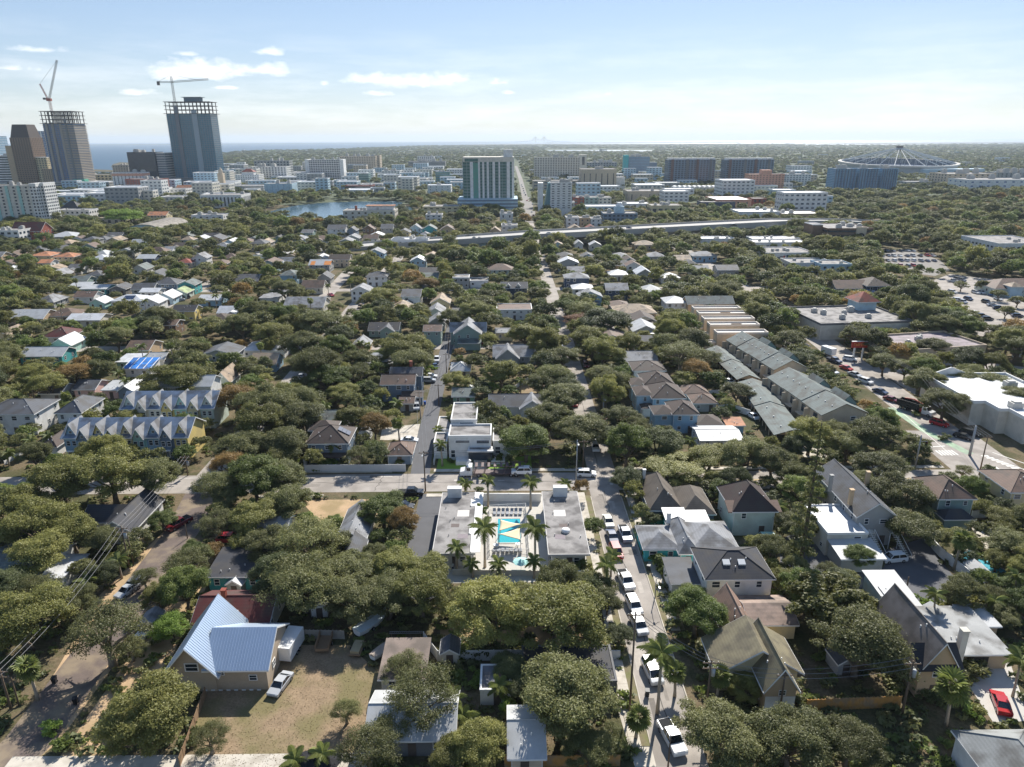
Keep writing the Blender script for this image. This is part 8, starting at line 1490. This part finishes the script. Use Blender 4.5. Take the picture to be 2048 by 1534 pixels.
# dry tufts on the field
rg2 = np.random.default_rng(77); fq = []
while len(fq) < 5200:
    px, py = rg2.uniform(395, 760), rg2.uniform(1300, 1534); P = at(px, py)
    if blocked(P.x, P.y, 0) and px > 400: fq.append((P.x, P.y, .01))
V, n, a = leaf_quads(np.array(fq), np.full(len(fq), .05), 14000, .07, rg2, .2); o = link('grass_tufts', quads_mesh('grass_tufts', V, n, a, leaf_mat('dry_blades', (.16,.12,.06), (.30,.24,.13))), kind='stuff'); o['label'] = 'dry grass tufts on the brown field'
# undergrowth between houses
gv = []; ga = []; gm = []; base = []
for X, Y in [(rt.uniform(-1,1)*(Y_*.76+20), Y_) for Y_ in [66*math.exp(rt.random()*math.log(330/66.)) for _ in range(7500)]]:
    if blocked(X, Y, 1.) or (abs(X) < 17 and 103 < Y < 143): continue
    q = at(560, 1430); 
    if covers(X, Y, 1.0, 1.6): continue
    n = rt.randrange(3)
    me_ = leaf_quads(np.array([[0,0,.4],[.5,.2,.35],[-.4,.3,.3]]), np.array([.55,.45,.45]), 40, .36, np.random.default_rng(int(X*7+Y*13) % 9999), .5); s = rt.uniform(.5, 1.5)
    gv.append(me_[0]*s+np.array([X, Y, 0])); ga.append(np.clip(me_[2]*.6+rt.uniform(-.1,.4), 0, 1)); gm.append(np.full(40, rt.randrange(3)))
V = np.concatenate(gv); me = quads_mesh('undergrowth', V, len(V)//3, np.concatenate(ga), None)
for k in 'gdo': me.materials.append(LEAF[k])
me.polygons.foreach_set('material_index', np.concatenate(gm).astype(np.int32)); o = link('undergrowth', me, kind='stuff'); o['label'] = 'low bushes and weeds between the houses'
# ------------------------------------------------------------------ labels for trees, palms and shrubs
def short(lb):
    for a, b in ((' and ', ' '), (' the ', ' ')): lb = lb.replace(a, b)
    w = lb.replace(',', '').split()[:8]
    while w and w[-1] in ('with', 'of', 'in', 'a', 'beside', 'by', 'behind', 'left', 'right', 'its', 'before', 'below', 'under', 'above', 'at', 'near', 'on', 'from'): w = w[:-1]
    return ' '.join(w)
SHORT = {}
for x, y, lb in MARKS: SHORT.setdefault(short(lb), []).append(lb)
MK = [(x, y, short(lb)) for x, y, lb in MARKS if len(SHORT[short(lb)]) == 1]
def autolabel(items, ordn=('first', 'second', 'third', 'fourth', 'fifth', 'sixth', 'seventh')):
    groups = {}
    for (o, px, py, noun) in items:
        m_ = min(MK, key=lambda m: (m[0]-px)**2+((m[1]-py)*1.6)**2); dx, dy = px-m_[0], (py-m_[1])*1.6
        rel = ('left of' if dx < 0 else 'right of') if abs(dx) > abs(dy) else ('behind' if dy < 0 else 'before'); groups.setdefault((noun, rel, m_[2]), []).append((px, o))
    for (noun, rel, ref), L_ in groups.items():
        L_.sort(key=lambda q: q[0])
        for i, (px, o) in enumerate(L_):
            lb = f'{noun} {rel} {ref}'
            if len(L_) > 1: lb = f'{noun} {rel} {ref}, '+(('leftmost', 'rightmost')[i] if len(L_) == 2 else f'{ordn[min(i,6)]} from left')
            w = lb.split(); o['label'] = ' '.join(w[:16])
szn = lambda s: 'broad' if s > 45 else 'spreading' if s > 24 else 'small'
autolabel([(t, px, py, f"{szn(sz)} {TONE[k]} {'oak' if k in 'odx' else 'tree'}") for t, px, py, sz, k in PLACED])
autolabel(FARL); autolabel(INF); autolabel(PK); autolabel(SHD)
for t, *_ in PLACED: t['group'] = 'trees between the houses'
autolabel([(t, x, y, {'sabal': 'round-headed fan palm', 'queen': 'feathery palm', 'royal': 'royal palm'}[k]) for t, x, y, k, h in PALMS])
for t, *_ in PALMS: t['group'] = 'palms between the houses'
autolabel([(o, x, y, 'leafy shrub' if s < 1.55 else 'large leafy shrub') for o, x, y, s in SH])
for o, *_ in SH: o['group'] = 'garden shrubs'
seen = {}
for o in list(COL.objects):
    if o.parent is None and 'label' in o and o.get('category'):
        seen.setdefault(o['label'], []).append(o)
for lb, L_ in seen.items():
    if len(L_) > 1 and not all(o.get('group') for o in L_):
        for i, o in enumerate(L_): o['label'] = ' '.join((lb+', '+('leftmost', 'next', 'third', 'fourth', 'fifth')[min(i,4)]).split()[:16])
# ------------------------------------------------------------------ air
hz = MB().box(-45000, 45000, -3000, 33500, -1, 240).mesh('haze'); hm = bpy.data.materials.new('haze'); hm.use_nodes = True; nt = hm.node_tree; nt.nodes.clear()
out = nt.nodes.new('ShaderNodeOutputMaterial'); pv = nt.nodes.new('ShaderNodeVolumePrincipled'); pv.inputs['Color'].default_value = (.74, .87, 1, 1); pv.inputs['Density'].default_value = 5e-5; pv.inputs['Anisotropy'].default_value = .2
nt.links.new(pv.outputs[0], out.inputs['Volume']); hz.materials.append(hm); o = link('haze', hz, kind='stuff'); o['label'] = 'pale blue haze over the city'
print('trees', len(TREES), 'objects', len(COL.objects), 'tris', sum(len(p.vertices)-2 for me in bpy.data.meshes for p in me.polygons) if False else '')
